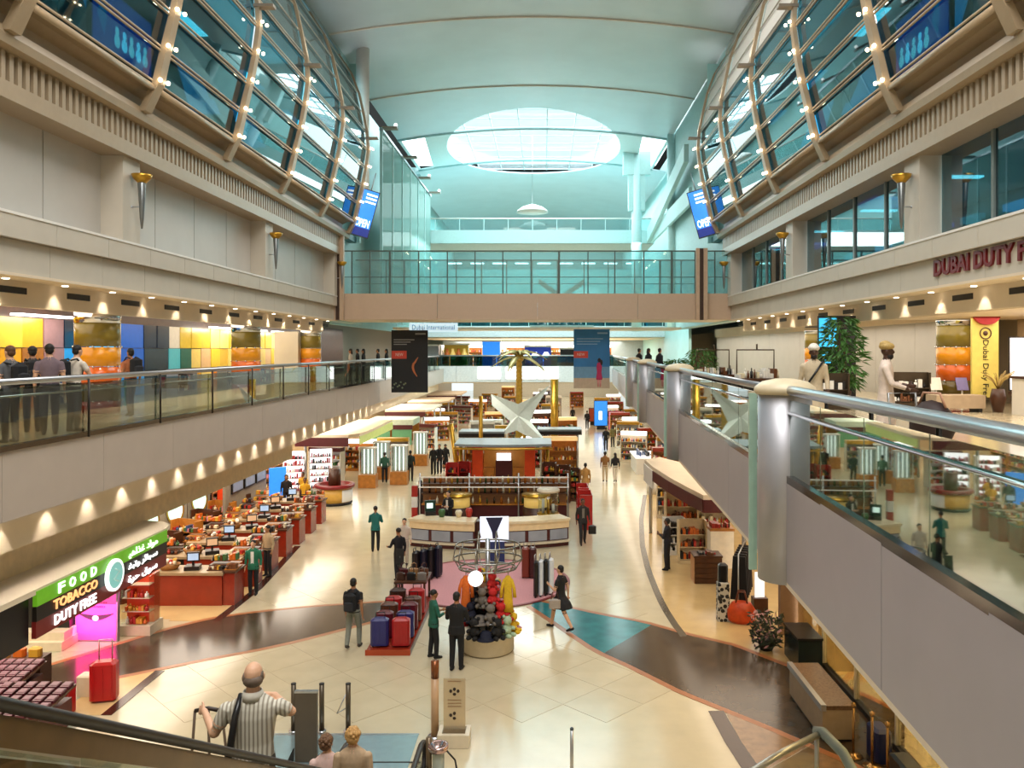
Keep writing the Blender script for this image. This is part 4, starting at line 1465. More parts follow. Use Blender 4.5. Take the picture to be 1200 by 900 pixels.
# ------------------------------------------------------------------ checkout desks in a row along the aisle
M_desk = mat('desk_front', '#93321d', 0.28, var=0.12, scale=3)
for i in range(7):
    y = 23.75 + 1.85 * i
    x1 = -9.2 - 0.045 * i * 1.85 + 0.1
    k = thing('checkout_desk', '%s checkout desk from the near end, red wooden front and beige top' % ORD[i], 'counter', (x1, y, 0), 0, 'checkout desks along the aisle')
    G().box(-2.2, 0, 0, -0.35, 0.75, 0.90).build('front', M_desk, k)
    G().box(-0.35, 0.05, 0, 0.0, 0.8, 0.95).build('end_block', M_redwood, k)
    G().box(-2.8, 0.03, 0, -2.2, 0.72, 0.88).build('dark_bay', M_black, k)
    G().box(-2.85, -0.06, 0.90, -0.30, 0.82, 0.98).build('worktop', mat('desk_top', '#a48d6c', 0.35, var=0.08), k)
    G().box(-0.36, 0.0, 0.95, 0.05, 0.84, 1.0).build('end_top', M_dwood, k)
    kr = thing('cash_register', 'black cash register with a lit screen on the %s checkout desk' % ORD[i], 'register', (x1 - 1.35 - 0.1 * (i % 3), y + 0.35, 0.98), R(10 + 14 * (i % 2)), 'cash registers on the checkout desks')
    G().cbox((0, 0, 0), (0.42, 0.38, 0.12)).build('drawer', M_black, kr)
    G().cbox((0, 0.05, 0.12), (0.06, 0.06, 0.16)).build('stand', M_black, kr)
    sc_ = G().cbox((0, 0.05, 0.22), (0.36, 0.06, 0.28)).build('monitor', M_black, kr)
    G().box(-0.15, 0.012, 0.26, 0.15, 0.021, 0.46).build('screen', mat('till_screen', '#d6b08a', 0.3, emit=0.5) if i % 2 else M_lcd, sc_)
    kb = thing('snack_basket', 'wicker basket of snacks left of the register on the %s checkout desk' % ORD[i], 'basket', (x1 - 2.05, y + 0.36, 0.98), 0, 'snack baskets on the checkout desks')
    G().lathe([(0.20, 0), (0.27, 0.16), (0.25, 0.16), (0.19, 0.02)], 14, sx=1.2).build('basket', mat('wicker', '#9c6b35', 0.7, var=0.25, scale=30), kb)
    r = random.Random(i)
    gg = G()
    for q in range(18):
        a, rr = r.uniform(0, 6.28), r.uniform(0, 0.2)
        gg.ball((1.15 * rr * math.cos(a), rr * math.sin(a), 0.16 + r.uniform(0, 0.10)), r.uniform(0.04, 0.075), 7, r.randrange(6))
    tag(gg.build('snacks', [PROD[j] for j in (3, 7, 1, 2, 5, 0)], kb), kind='stuff')
    for q, (dx, wq) in enumerate(((-2.75, 0.5), (-0.62, 0.5), (-0.18, 0.34))):
        tr_ = thing('counter_rack', 'tiered rack of small packs at the %s of the %s checkout desk' % (('far end', 'right', 'aisle end')[q], ORD[i]), 'rack', (x1 + dx, y + 0.45, 0.98 if q < 2 else 1.0), 0, 'racks of packs on the checkout desks')
        for lv in range(3):
            G().box(-wq / 2, -0.28 + 0.16 * lv, 0.10 * lv, wq / 2, 0.28, 0.10 * lv + 0.03).build('tier', M_dwood if (i + q) % 2 else M_wood, tr_)
        tag(goods(wq, 0.30, [0.03, ], 500 + i * 3 + q, [0, 2, 3, 9, 1, 2], (0.08, 0.14)).build('packs', PROD, tr_, (0, -0.16, 0)), kind='stuff')
        tag(goods(wq, 0.28, [0.23], 540 + i * 3 + q, [2, 7, 3, 9, 2, 4], (0.10, 0.2)).build('packs', PROD, tr_, (0, 0.12, 0)), kind='stuff')
    kg = gondola('small wooden sweets rack behind the %s checkout desk' % ORD[i], (x1 - 3.8, y + 0.5, 0), R(-20), 1.1, 1.25, 0.4, 3, M_wood if i % 2 else M_dwood, 40 + i, None, group='sweets racks behind the checkout desks')
for i, (px_, py_, c) in enumerate(((196, 640, 7), (232, 632, 3))):
    X_, Y_ = ((-12.55, 23.2), (-12.45, 25.05))[i]
    o = thing('pumpkin_ball', ['round orange pumpkin-like display ball beside the green sign', 'round gold display ball behind the near checkout desks'][i], 'decoration', (X_, Y_, 0))
    G().cyl((0, 0, 0), 0.22, 0.95, 12).build('stand', M_dwood, o)
    G().ball((0, 0, 1.22), (0.34, 0.34, 0.30), 14).build('ball', PROD[c], o)
    G().cyl((0, 0, 1.5), 0.04, 0.08, 8).build('stalk', PROD[4], o)

# wall of shelves behind the checkouts, lit oval mirrors, screens
for i in range(12):
    y = 23.2 + i * 2.0
    gondola('tall wooden wall shelf, %s from the near end behind the checkouts' % ORD[i], (-15.1, y, 0), R(90), 1.85, 2.5, 0.55, 5, M_wood if i % 3 else M_dwood, 60 + i, group='tall wall shelves behind the checkouts', header=M_gold if i % 2 else M_wood)
for i, y in enumerate((29.4, 31.4, 33.6)):
    o = thing('oval_mirror', 'glowing oval display mirror, %s of three on the shop wall' % ORD[i], 'mirror', (-14.35, y, 0), R(90 - 35), 'glowing oval mirrors on the shop wall')
    G().cbox((0, 0, 0), (1.0, 0.12, 2.15)).build('board', mat('grey_board', '#8f8a7c', 0.5), o)
    g = G().lathe([(0.0, 0), (0.30, 0), (0.36, 0.03), (0.36, -0.03)], 24, smooth=False, sy=1.55)
    g.build('rim', M_gold, o, (0, -0.075, 1.3), (R(90), 0, 0))
    G().lathe([(0.0, 0.035), (0.29, 0.035), (0.29, 0.0)], 24, smooth=False, sy=1.6).build('lit_face', mat('lit_mint', '#c9f2e2', 0.4, emit=1.1, var=0.1), o, (0, -0.075, 1.3), (R(90), 0, 0))
sp = thing('screen_partition', 'taupe partition with three slanted television screens beside the checkouts', 'partition', (-12.9, 33.0, 0))
G().box(-0.12, -0.2, 0, 0, 4.6, 2.75).build('panel', mat('taupe_board', '#8d8272', 0.5), sp)
for i in range(3):
    fr_ = G().box(0.0, 0.35 + i * 1.4, 1.55, 0.07, 1.55 + i * 1.4, 2.55).build('screen_frame', M_black, sp)
    G().box(0.07, 0.42 + i * 1.4, 1.62, 0.078, 1.48 + i * 1.4, 2.48).build('screen', mat('dim_screen', '#7d8ba3', 0.25, emit=0.25), fr_)
o = tag(G().box(-0.25, -0.05, 0, 0.25, 0.05, 2.6).build('red_sign', mat('lit_orange_red', '#e0441c', 0.4, emit=0.5), None, (-14.2, 35.8, 0), (0, 0, R(60))), 'narrow orange red upright sign on the shop wall', 'sign')
blm = tag(G().box(-0.4, -0.06, 0, 0.4, 0.06, 1.9).build('blue_screen', E_blue, None, (-12.7, 38.6, 0.0), (0, 0, R(40))), 'glowing blue screen beyond the television partition', 'screen')

# white lit shelf unit, round counter, second canopy, glass towers, green shop
for i, (x, y, rz) in enumerate(((-13.0, 42.2, R(15)), (-11.9, 43.2, R(15)))):
    gondola('tall white lit shelf unit, %s of two behind the round counter' % ORD[i], (x, y, 0), rz, 1.15, 2.2, 0.4, 6, M_white, 80 + i, [0, 5, 8, 9], lit=True)
rcn = thing('round_counter', 'round shop counter with a red rim and yellow side beside the aisle', 'counter', (-10.25, 39.6, 0))
G().lathe([(0.80, 0), (0.86, 0.06), (0.86, 0.10), (0.80, 0.12)], 28).build('plinth', M_dark, rcn)
G().lathe([(0.78, 0.1), (0.84, 0.80), (0.0, 0.80)], 28).build('side', mat('yellow_side', '#d2a44a', 0.35, emit=0.1), rcn)
G().lathe([(0.845, 0.16), (0.87, 0.74), (0.83, 0.74)], 10, a0=-0.9, a1=0.5).build('white_panel', M_white, rcn)
G().lathe([(0.93, 0.80), (0.97, 0.86), (0.97, 0.96), (0.72, 0.98), (0.70, 0.82)], 28).build('red_rim', mat('deep_red', '#7c1418', 0.3), rcn)
G().cyl((0, 0, 0.8), 0.3, 0.9, 14).build('core', M_dwood, rcn)
c2 = thing('shop_canopy', 'cream rounded shop canopy with a dark red front above the round counter', 'canopy', (-11.0, 41, 0))
G().prism([(-1.6, 0), (1.1, 0), (1.5, 0.8), (1.6, 2), (1.6, 9), (-2.2, 9), (-2.2, 0.6)], 3.05, 3.2).build('roof', M_bulk, c2)
G().slab([(-1.6, -0.03, 2.62), (1.1, -0.03, 2.62), (1.1, -0.03, 3.06), (-1.6, -0.03, 3.06)], 0.06).build('red_front', M_maroon, c2)
G().slab([(1.45, 0.8, 2.62), (1.62, 8.9, 2.62), (1.62, 8.9, 3.06), (1.45, 0.8, 3.06)], 0.05).build('lit_side', mat('lit_lime', '#c3cf7a', 0.5, emit=0.35), c2)
for q in (0.4, 8.4):
    G().cyl((-1.2, q, 0), 0.08, 3.05, 10).build('post', M_steel, c2)
for i, (px_, py_) in enumerate(((430, 572), (467, 568), (446, 562), (492, 546))):
    X_, Y_ = gp(px_, py_)
    t = thing('glass_tower', 'lit glass display tower on a honey wood base, %s' % ['nearest on the left aisle', 'second beside the woman in green', 'half hidden behind the nearest tower', 'farthest along the aisle'][i], 'showcase', (X_, Y_ + 0.3, 0), 0, 'glass display towers on the left aisle')
    G().cbox((0, 0, 0), (0.95, 0.7, 0.72)).build('base', M_wood, t)
    for sx in (-1, 1):
        G().cbox((0.41 * sx, -0.28, 0.72), (0.05, 0.05, 1.42)).build('upright', M_white, t)
    G().cbox((0, -0.30, 0.74), (0.78, 0.012, 1.38)).build('glass_pane', G_clear, t)
    G().cbox((0, 0.2, 0.72), (0.86, 0.05, 1.42)).build('back', mat('tower_back', '#a9b3ad', 0.4), t)
    for q in range(3):
        G().cyl((-0.22 + q * 0.22, 0.02, 0.74), 0.035, 1.36, 8).build('light_tube', mat('tower_tube', '#fbfffd', 0.5, emit=1.7, var=0), t)
    G().cbox((0, 0, 2.12), (0.92, 0.62, 0.06)).build('top', M_white, t)
gs = thing('green_shop', 'green fronted shop with a pale flat roof behind the glass towers', 'shop', (-10.4, 55, 0))
G().box(-1.6, 0, 2.35, 1.5, 3, 2.75).build('roof', mat('mint_roof', '#c5d6c3', 0.5), gs)
G().box(-1.5, -0.05, 2.1, 1.45, 0.05, 2.4).build('maroon_band', M_maroon, gs)
for sx in (-0.75, 0.72):
    G().box(sx - 0.66, 0, 1.05, sx + 0.66, 0.1, 2.1).build('green_panel', mat('shop_green', '#5f9a72', 0.35, emit=0.12), gs)
G().box(-1.5, 0.1, 0, 1.45, 2.9, 1.05).build('counter', M_cream, gs)
G().box(-1.5, 2.8, 0, 1.45, 2.95, 2.35).build('rear', M_wood, gs)

# farther shops down the hall
kfar = 0
for (x, y) in ((-11.5, 50.5), (-12.5, 46.5), (-9.6, 51.5), (-12.4, 59), (-9.1, 61), (-11.4, 65), (-8.9, 67), (-11.5, 70), (-8.8, 73), (-10.5, 77), (-8.2, 81), (-10.5, 86), (-7.5, 91), (-10, 98), (-7, 104)):
    gondola('lit shop shelf on the left beyond the green shop, %s counting away' % ORD[kfar], (x, y, 0), R(rnd.choice((-15, 0, 12))), 2.0, 1.7, 0.5, 4, (M_wood, M_white, M_cream)[kfar % 3], 100 + kfar, group='shop shelves on the far left', header=(E_white, M_maroon, M_gold)[kfar % 3])
    kfar += 1
for i, (y, m_) in enumerate(((62, M_maroon), (72, M_dwood), (84, M_maroon))):
    c = thing('shop_canopy', 'flat pale canopy with a dark front on the far left, %s beyond the green shop' % ORD[i], 'canopy', (-10.2, y, 0))
    G().prism([(-2, 0), (1.1, 0), (1.5, 1), (1.5, 7), (-2, 7)], 2.75, 2.9).build('roof', M_bulk, c)
    G().box(-2, -0.06, 2.4, 1.1, 0.0, 2.75).build('front', m_, c)
    for q in (0.5, 6.5):
        G().cyl((0.9, q, 0), 0.07, 2.75, 8).build('post', M_steel, c)
# ------------------------------------------------------------------ champagne bar island
bar = thing('bar_counter', 'curved bar counter with cream top and glowing grey panels, beside the pink carpet', 'bar', (-2.2, 37.3, 0))
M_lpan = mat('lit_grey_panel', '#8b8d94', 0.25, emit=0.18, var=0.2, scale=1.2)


def arc_pts(r, a0, a1, n):
    return [(r * math.sin(a0 + (a1 - a0) * i / n), -r * math.cos(a0 + (a1 - a0) * i / n)) for i in range(n + 1)]


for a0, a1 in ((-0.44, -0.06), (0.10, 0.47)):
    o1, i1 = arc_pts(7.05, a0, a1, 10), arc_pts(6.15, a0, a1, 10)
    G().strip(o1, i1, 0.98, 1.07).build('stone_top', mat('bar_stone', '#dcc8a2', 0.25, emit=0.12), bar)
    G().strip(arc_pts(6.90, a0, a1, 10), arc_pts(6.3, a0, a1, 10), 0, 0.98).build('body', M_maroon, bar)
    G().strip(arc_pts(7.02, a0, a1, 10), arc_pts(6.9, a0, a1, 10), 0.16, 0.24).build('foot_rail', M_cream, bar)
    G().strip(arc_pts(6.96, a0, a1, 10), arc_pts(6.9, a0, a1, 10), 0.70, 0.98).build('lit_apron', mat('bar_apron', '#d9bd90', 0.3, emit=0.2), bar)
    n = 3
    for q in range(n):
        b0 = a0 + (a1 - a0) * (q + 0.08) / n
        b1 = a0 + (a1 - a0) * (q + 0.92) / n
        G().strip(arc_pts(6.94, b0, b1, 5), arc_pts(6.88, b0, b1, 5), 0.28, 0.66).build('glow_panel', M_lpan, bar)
G().strip(arc_pts(6.6, -0.06, 0.10, 4), arc_pts(6.1, -0.06, 0.10, 4), 0, 1.0).build('gate', M_dwood, bar)

bb = thing('back_bar', 'long dark back bar with white rails and shelves of bottles', 'bar', (-2.15, 34.8, 0))
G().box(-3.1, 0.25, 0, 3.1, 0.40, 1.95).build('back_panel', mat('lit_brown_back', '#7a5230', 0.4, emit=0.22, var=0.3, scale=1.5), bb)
for z in (0.92, 1.38, 1.80):
    G().box(-3.1, -0.25, z - 0.04, 3.1, 0.25, z).build('shelf', M_wood if z < 1 else M_dwood, bb)
for z, y in ((2.08, -0.30), (1.66, -0.34)):
    G().tube([(-3.2, y, z), (3.2, y, z)], 0.025, 8).build('white_rail', mat('rail_white', '#e8e2d6', 0.3, emit=0.2), bb)
for x in (-3.15, -1.05, 1.05, 3.15):
    G().cyl((x, -0.28, 0), 0.035, 2.25, 8).build('upright', M_steel, bb)
G().box(-3.1, -0.2, 0, 3.1, 0.25, 0.86).build('cupboard', M_maroon, bb)
BOT = [(mat('bottle_' + n, c, 0.12, var=0.0, spec=0.7), n) for n, c in (('amber', '#a35a12'), ('green', '#1f4a25'), ('clear', '#d9d6c4'), ('black', '#17130f'), ('gold', '#c99a34'))]


def bottle_mesh(h, m, k):
    r = h * (0.135 if k % 2 else 0.16)
    g = G().lathe([(r, 0), (r, h * 0.55), (r * 0.95, h * 0.62), (r * 0.38, h * 0.76), (r * 0.34, h * 0.93), (r * 0.40, h * 0.94), (r * 0.38, h), (0, h)], 10)
    return g.mesh('bottle', m)


cache = {}
for row, (z, nb, where) in enumerate(((0.92, 19, 'counter level'), (1.38, 22, 'middle'), (1.80, 24, 'top'))):
    for i in range(nb):
        k = (i * 7 + row * 3) % 5
        hh = (0.30, 0.34, 0.27)[(i + row) % 3]
        if (k, hh) not in cache:
            cache[(k, hh)] = bottle_mesh(hh, BOT[k][0], k)
        o = put('bottle', cache[(k, hh)], None, (-2.15 - 2.9 + 5.8 * (i + 0.5) / nb, 34.8 - 0.08, z))
        tag(o, '%s bottle, %s from the left on the %s shelf of the back bar' % (BOT[k][1], ORD[i], where), 'bottle', 'bottles on the %s shelf of the back bar' % where)
for i, (x, y, m_, lb) in enumerate(((-3.6, 33.7, M_gold, 'gold drum display with a lit band in the left half of the bar'), (-0.35, 33.7, M_gold, 'gold drum display with a lit band in the right half of the bar'))):
    o = thing('drum_display', lb, 'display', (x, y, 0))
    G().cyl((0, 0, 0), 0.55, 1.0, 20).build('drum', M_dwood, o)
    G().cyl((0, 0, 1.0), 0.50, 0.42, 20).build('lit_band', mat('lit_gold', '#e8c26a', 0.3, emit=0.45), o)
    G().cyl((0, 0, 1.42), 0.60, 0.10, 20).build('rim', m_, o)
vc = thing('glass_vitrine', 'round glass vitrine with gold rims at the right end of the bar', 'showcase', (0.15, 32.3, 0))
G().cyl((0, 0, 0), 0.45, 0.95, 20).build('base', M_cream, vc)
G().cyl((0, 0, 1.0), 0.40, 0.85, 20).build('glass', G_clear, vc)
G().cyl((0, 0, 0.95), 0.44, 0.06, 20).build('rim', M_gold, vc)
G().cyl((0, 0, 1.85), 0.46, 0.10, 20).build('lid', M_cream, vc)
for a in range(4):
    G().cyl((0.2 * math.cos(a * 1.57), 0.2 * math.sin(a * 1.57), 1.01), 0.06, 0.35 + 0.1 * a, 8).build('flacon', M_gold if a % 2 else M_white, vc)
tl = thing('till', 'dark green till with a lit screen on the left end of the bar', 'register', (-4.45, 31.6, 1.07), R(15))
G().cbox((0, 0, 0), (0.4, 0.36, 0.14)).build('drawer', M_black, tl)
mo_ = G().cbox((0, 0.04, 0.14), (0.42, 0.10, 0.42)).build('monitor', mat('till_green', '#14382c', 0.4), tl)
G().box(-0.14, -0.02, 0.26, 0.10, -0.012, 0.46).build('screen', mat('till_lcd', '#d9f6ee', 0.3, emit=1.2), mo_)
cpn = thing('striped_post', 'narrow red and white post at the left end of the bar', 'post', (-5.15, 32.2, 0))
for i in range(5):
    G().cbox((0, 0, i * 0.42), (0.22, 0.22, 0.42)).build('segment', PROD[0] if i % 2 == 0 else PROD[5], cpn)
for i, (x, h, m_, l) in enumerate(((-3.95, 0.30, 4, 'green pot plant'), (-3.3, 0.26, 1, 'cream ice bucket'), (-2.9, 0.34, 0, 'red menu holder'))):
    o = tag(G().lathe([(0.09, 0), (0.14, h * 0.7), (0.10, h), (0, h)], 12).build('counter_item', PROD[m_], None, (x, 31.2, 1.07)), l + ' standing on the left half of the bar top', 'counter item')

# pavilion behind the bar
pv = thing('pavilion', 'shop pavilion with two orange red columns under a grey curved roof behind the bar', 'pavilion', (-2.05, 41.0, 0))
for sx in (-1.32, 1.32):
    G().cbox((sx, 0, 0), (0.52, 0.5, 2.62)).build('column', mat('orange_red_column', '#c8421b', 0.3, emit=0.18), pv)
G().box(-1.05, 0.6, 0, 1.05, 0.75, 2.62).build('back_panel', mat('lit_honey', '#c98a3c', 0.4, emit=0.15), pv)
G().box(-0.36, -0.1, 1.92, 0.36, 0.0, 2.28).build('lit_sign', E_white, pv)
G().box(-0.42, -0.05, 0, 0.42, 0.3, 1.90).build('maroon_cabinet', M_maroon, pv)
for sx in (-0.75, 0.75):
    G().box(sx - 0.26, -0.05, 0, sx + 0.26, 0.3, 1.55).build('side_cabinet', M_wood, pv)
G().strip([(x, -1.0 - 0.5 * math.cos(x / 2.4 * 1.4)) for x in [-2.4 + 0.4 * i for i in range(13)]], [(x, 1.6) for x in [-2.4 + 0.4 * i for i in range(13)]], 2.75, 2.87).build('roof', mat('slate_roof', '#8b979b', 0.35), pv)
G().tube([(x, -1.05 - 0.5 * math.cos(x / 2.4 * 1.4), 2.66) for x in [-2.4 + 0.4 * i for i in range(13)]], 0.055, 8).build('gold_rim', M_gold, pv)
for sx in (-2.2, 2.2):
    G().cyl((sx, 0.2, 0), 0.10, 2.75, 10).build('gold_post', M_gold, pv)
for i, (x, y) in enumerate(((-4.55, 40.2), (-4.0, 40.6))):
    gondola('red shop rack left of the pavilion, %s' % ('outer' if i == 0 else 'inner'), (x, y, 0), 0, 0.6, 1.9, 0.5, 4, mat('rack_red', '#b3241f', 0.35), 140 + i, [0, 3, 9])
for i, x in enumerate((0.05, 0.75, 1.25)):
    gondola('dark rack of bottles right of the pavilion, %s from the left' % ORD[i], (x + 0.2, 39.6 + 0.4 * i, 0), R(-8), 0.62, 2.0 - 0.2 * i, 0.5, 5, M_dwood, 150 + i, [2, 3, 0, 4, 7])
for i, y in enumerate((31.6, 33.5)):
    gondola('red shelf tower beside the right aisle, %s of the bar end' % ('at the front' if i == 0 else 'behind the first'), (1.75 - 0.05 * i, 34.4 + 1.8 * i, 0), R(-90), 1.3, 1.45, 0.5, 4, mat('rack_red', '#b3241f', 0.35), 160 + i, [0, 3, 9, 7])

# tent sail
sl = thing('tent_sail', 'white four-pointed tent sail stretched above the shop island', 'sail', (-1.5, 46, 0))
cen = (0.0, 0.0, 3.75)
tips = [(-1.55, 0.6, 4.95), (-1.50, 0.2, 4.35), (-0.42, -0.2, 3.45), (-0.95, -0.9, 2.72), (-0.05, -0.3, 2.95), (0.45, -0.5, 2.70), (1.72, -1.2, 2.28), (0.70, 0.1, 3.45), (1.05, 0.4, 4.25), (1.80, 0.9, 5.45), (0.75, 0.35, 4.75), (0.0, 0.1, 4.42)]
n = len(tips)
vs = [cen] + tips + [(cen[0], cen[1] + 0.04, cen[2])] + [(a, b + 0.04, c) for a, b, c in tips]
fs = []
for i in range(n):
    j = (i + 1) % n
    fs += [(0, 1 + i, 1 + j), (n + 1, n + 2 + j, n + 2 + i), (1 + i, n + 2 + i, n + 2 + j, 1 + j)]
G().add(vs, fs).build('fabric', mat('sail_fabric', '#dfeee9', 0.6, var=0.04), sl)
G().cyl((0.35, 0.35, 0), 0.10, 4.2, 10).build('mast', M_gold, sl)
for k, t in enumerate((0, 3, 6, 9)):
    G().tube([tips[t], (tips[t][0] * 1.1, tips[t][1], max(2.1, tips[t][2] - 0.6))], 0.015, 6).build('guy_rope', M_steel, sl)
for i, (x, y, z0, z1, r, l) in enumerate(((-3.45, 44, 2.2, 5.0, 0.11, 'slim gold post left of the tent sail'), (0.62, 50, 0, 5.7, 0.24, 'thick gold post right of the tent sail'), (-4.55, 41.6, 1.2, 4.0, 0.12, 'leaning gold post at the left of the pavilion'))):
    o = thing('gold_post', l, 'post', (x, y, 0))
    if i == 2:
        G().tube([(-0.25, 0, 3.7), (0.25, 0, 0.0)], r, 10).build('shaft', M_gold, o)
    else:
        G().cyl((0, 0, 0), r, z1, 14).build('shaft', M_gold, o)
    G().cyl((0 if i != 2 else 0.25, 0, 0), r * 1.7, 0.15, 14).build('foot', M_gold, o)
for i, (x, y, l) in enumerate(((-3.4, 45.2, 'left'), (0.9, 46.4, 'right'))):
    o = thing('island_roof', 'flat grey stall roof on the %s side of the tent sail' % l, 'canopy', (x, y, 0))
    G().box(-1.3, -0.8, 2.9, 1.2, 0.8, 3.02).build('roof', MATS['slate_roof'], o)
    G().box(-1.3, -0.85, 2.72, 1.2, -0.8, 2.92).build('dark_edge', M_black, o)
    for sx in (-1.1, 1.0):
        G().cyl((sx, 0, 0), 0.06, 2.9, 8).build('post', M_steel, o)
    gondola('lit shelf under the flat grey roof on the %s of the tent sail' % l, (x, y + 0.2, 0), 0, 2.0, 2.3, 0.5, 4, M_wood, 170 + i, [3, 7, 2, 5], header=mat('lit_amber', '#f0c98a', 0.4, emit=0.8))

# gold palm
pm = thing('gold_palm', 'tall golden palm tree rising from the middle of the shop island', 'palm', (-1.72, 55, 0))
g = G()
prf = []
for i in range(26):
    z = i * 0.27
    prf += [(0.30 - 0.0035 * i, z), (0.26 - 0.0035 * i, z + 0.22)]
g.lathe(prf, 14).build('trunk', mat('palm_gold', '#b8973f', 0.35, metal=0.5, var=0.2), pm)
G().ball((0, 0, 6.95), (0.34, 0.34, 0.3), 12).build('heart', MATS['palm_gold'], pm)
M_fr = mat('frond_gold', '#cdbd7c', 0.4, metal=0.3, var=0.2)
for i in range(15):
    a = 2 * PI * i / 15 + 0.2
    el = (0.9, 0.35, 1.25)[i % 3]
    L = (2.4, 2.15, 1.95)[i % 3]
    g = G()
    P, Q = [], []
    for j in range(7):
        t = j / 6
        rr = L * (math.cos(el) * t * 0.9 + 0.25 * t * t)
        zz = 7.0 + L * (math.sin(el) * t - 0.85 * t * t)
        wd = 0.26 * math.sin(PI * min(1, t * 0.9 + 0.12)) * (1 - 0.4 * t)
        P.append((rr * math.cos(a) - wd * math.sin(a), rr * math.sin(a) + wd * math.cos(a), zz - wd * 0.5))
        Q.append((rr * math.cos(a), rr * math.sin(a), zz))
    W = [(2 * q[0] - p[0], 2 * q[1] - p[1], p[2]) for p, q in zip(P, Q)]
    vs = P + Q + W + [(x, y, z - 0.03) for x, y, z in P + Q + W]
    fs = []
    for j in range(6):
        fs += [(j, j + 1, 8 + j, 7 + j), (7 + j, 8 + j, 15 + j, 14 + j)]
        fs += [(21 + j, 28 + j, 29 + j, 22 + j), (28 + j, 35 + j, 36 + j, 29 + j), (j, 21 + j, 22 + j, j + 1), (14 + j, 15 + j, 36 + j, 35 + j)]
    g.add(vs, fs, 0, True).build('frond', M_fr, pm)

# middle of the island farther back
k2 = 0
for (x, y) in ((-4.4, 48), (-4.6, 52), (-3.2, 51), (-0.6, 52), (1.2, 54), (-4.4, 57), (-2.8, 60), (-0.6, 61.5), (1.5, 60), (-4.2, 65), (-2.4, 67), (-0.2, 67), (-4.5, 73), (-2.2, 75), (0.6, 75), (-4.2, 84), (-1.5, 86), (1.0, 88), (-4, 98), (-0.5, 101), (-5, 112), (0, 116)):
    gondola('bright shop stand in mid hall beyond the pavilion, %s counting away' % ORD[k2], (x, y, 0), R(rnd.choice((-10, 0, 14))), 1.7, 1.7 + 0.3 * (k2 % 3), 0.6, 4, (M_wood, M_white, M_cream, M_dwood)[k2 % 4], 200 + k2, group='shop stands in the middle of the hall', header=(mat('lit_amber', '#f0c98a', 0.4, emit=0.8), M_white, M_gold, E_white)[k2 % 4])
    k2 += 1

# ------------------------------------------------------------------ round toy kiosk with its wire rack
tk = thing('toy_kiosk', 'round kiosk base with a wire rack on top, piled with toys and hats', 'kiosk', (-1.42, 20.3, 0))
G().lathe([(0.60, 0), (0.66, 0.05), (0.66, 0.42), (0.74, 0.47), (0.0, 0.47)], 28).build('base', M_cream, tk)
G().cyl((0, 0, 0.47), 0.06, 2.3, 12).build('pole', M_steel, tk)
for z, r in ((0.78, 0.56), (1.15, 0.44), (1.5, 0.30)):
    G().cyl((0, 0, z), r, 0.03, 24).build('tray', M_steel, tk)
M_wire = mat('rack_wire', '#8f8c84', 0.25, metal=0.8)
for z, r in ((2.05, 0.72), (2.28, 0.86), (2.62, 0.80)):
    G().tube([(r * math.cos(2 * PI * i / 28), 0.72 * r * math.sin(2 * PI * i / 28), z) for i in range(28)], 0.022, 6, closed=True).build('ring', M_wire, tk)
for i in range(10):
    a = 2 * PI * i / 10
    c_, s_ = math.cos(a), math.sin(a) * 0.72
    G().tube([(0.15 * c_, 0.15 * s_, 1.95), (0.72 * c_, 0.72 * s_, 2.05), (0.86 * c_, 0.86 * s_, 2.28), (0.80 * c_, 0.80 * s_, 2.62)], 0.018, 6).build('bow_wire', M_wire, tk)
for sx in (-0.22, 0.22):
    G().tube([(sx, -0.62, 2.05), (sx, -0.45, 2.7), (sx, 0, 2.95), (sx, 0.45, 2.7)], 0.02, 6).build('arch_wire', M_wire, tk)
G().ball((-0.24, -0.74, 1.98), 0.185, 18).build('globe_lamp', mat('lit_globe', '#ffffff', 0.4, emit=2.0, var=0), tk)
TOY = [('red', '#b81d1d'), ('yellow', '#d8b024'), ('navy', '#15182c'), ('mint', '#a9bfa0'), ('pink', '#c98a94'), ('brown', '#6d4a34'), ('cream', '#e2d6bf'), ('grey', '#6f675f'), ('orange', '#d0641f'), ('black', '#171515')]
TM = [mat('toy_' + n, c, 0.85, var=0.1, scale=20) for n, c in TOY]


def plush(label, loc, rz, m, s):
    o = thing('plush_toy', label, 'toy', loc, rz, 'plush toys and hats on the round kiosk')
    G().ball((0, 0, 0.11 * s), (0.10 * s, 0.09 * s, 0.115 * s), 10).build('body', m, o)
    G().ball((0, -0.02 * s, 0.27 * s), (0.085 * s, 0.08 * s, 0.08 * s), 10).build('head', m, o)
    for q in (-1, 1):
        G().ball((0.065 * q * s, 0, 0.345 * s), 0.032 * s, 8).build('ear', m, o)
        G().ball((0.09 * q * s, -0.06 * s, 0.13 * s), (0.035 * s, 0.065 * s, 0.035 * s), 8).build('arm', m, o)
        G().ball((0.06 * q * s, -0.10 * s, 0.035 * s), (0.04 * s, 0.075 * s, 0.04 * s), 8).build('foot', m, o)
    return o


def hat(label, loc, rz, m, s):
    o = thing('sun_hat', label, 'hat', loc, rz, 'plush toys and hats on the round kiosk')
    G().lathe([(0.17 * s, 0.0), (0.18 * s, 0.02), (0.10 * s, 0.035), (0.095 * s, 0.11 * s), (0.06 * s, 0.14 * s), (0, 0.145 * s)], 14).build('crown', m, o)
    G().lathe([(0.098 * s, 0.04), (0.101 * s, 0.06), (0.097 * s, 0.06)], 14).build('band', M_black, o)
    return o


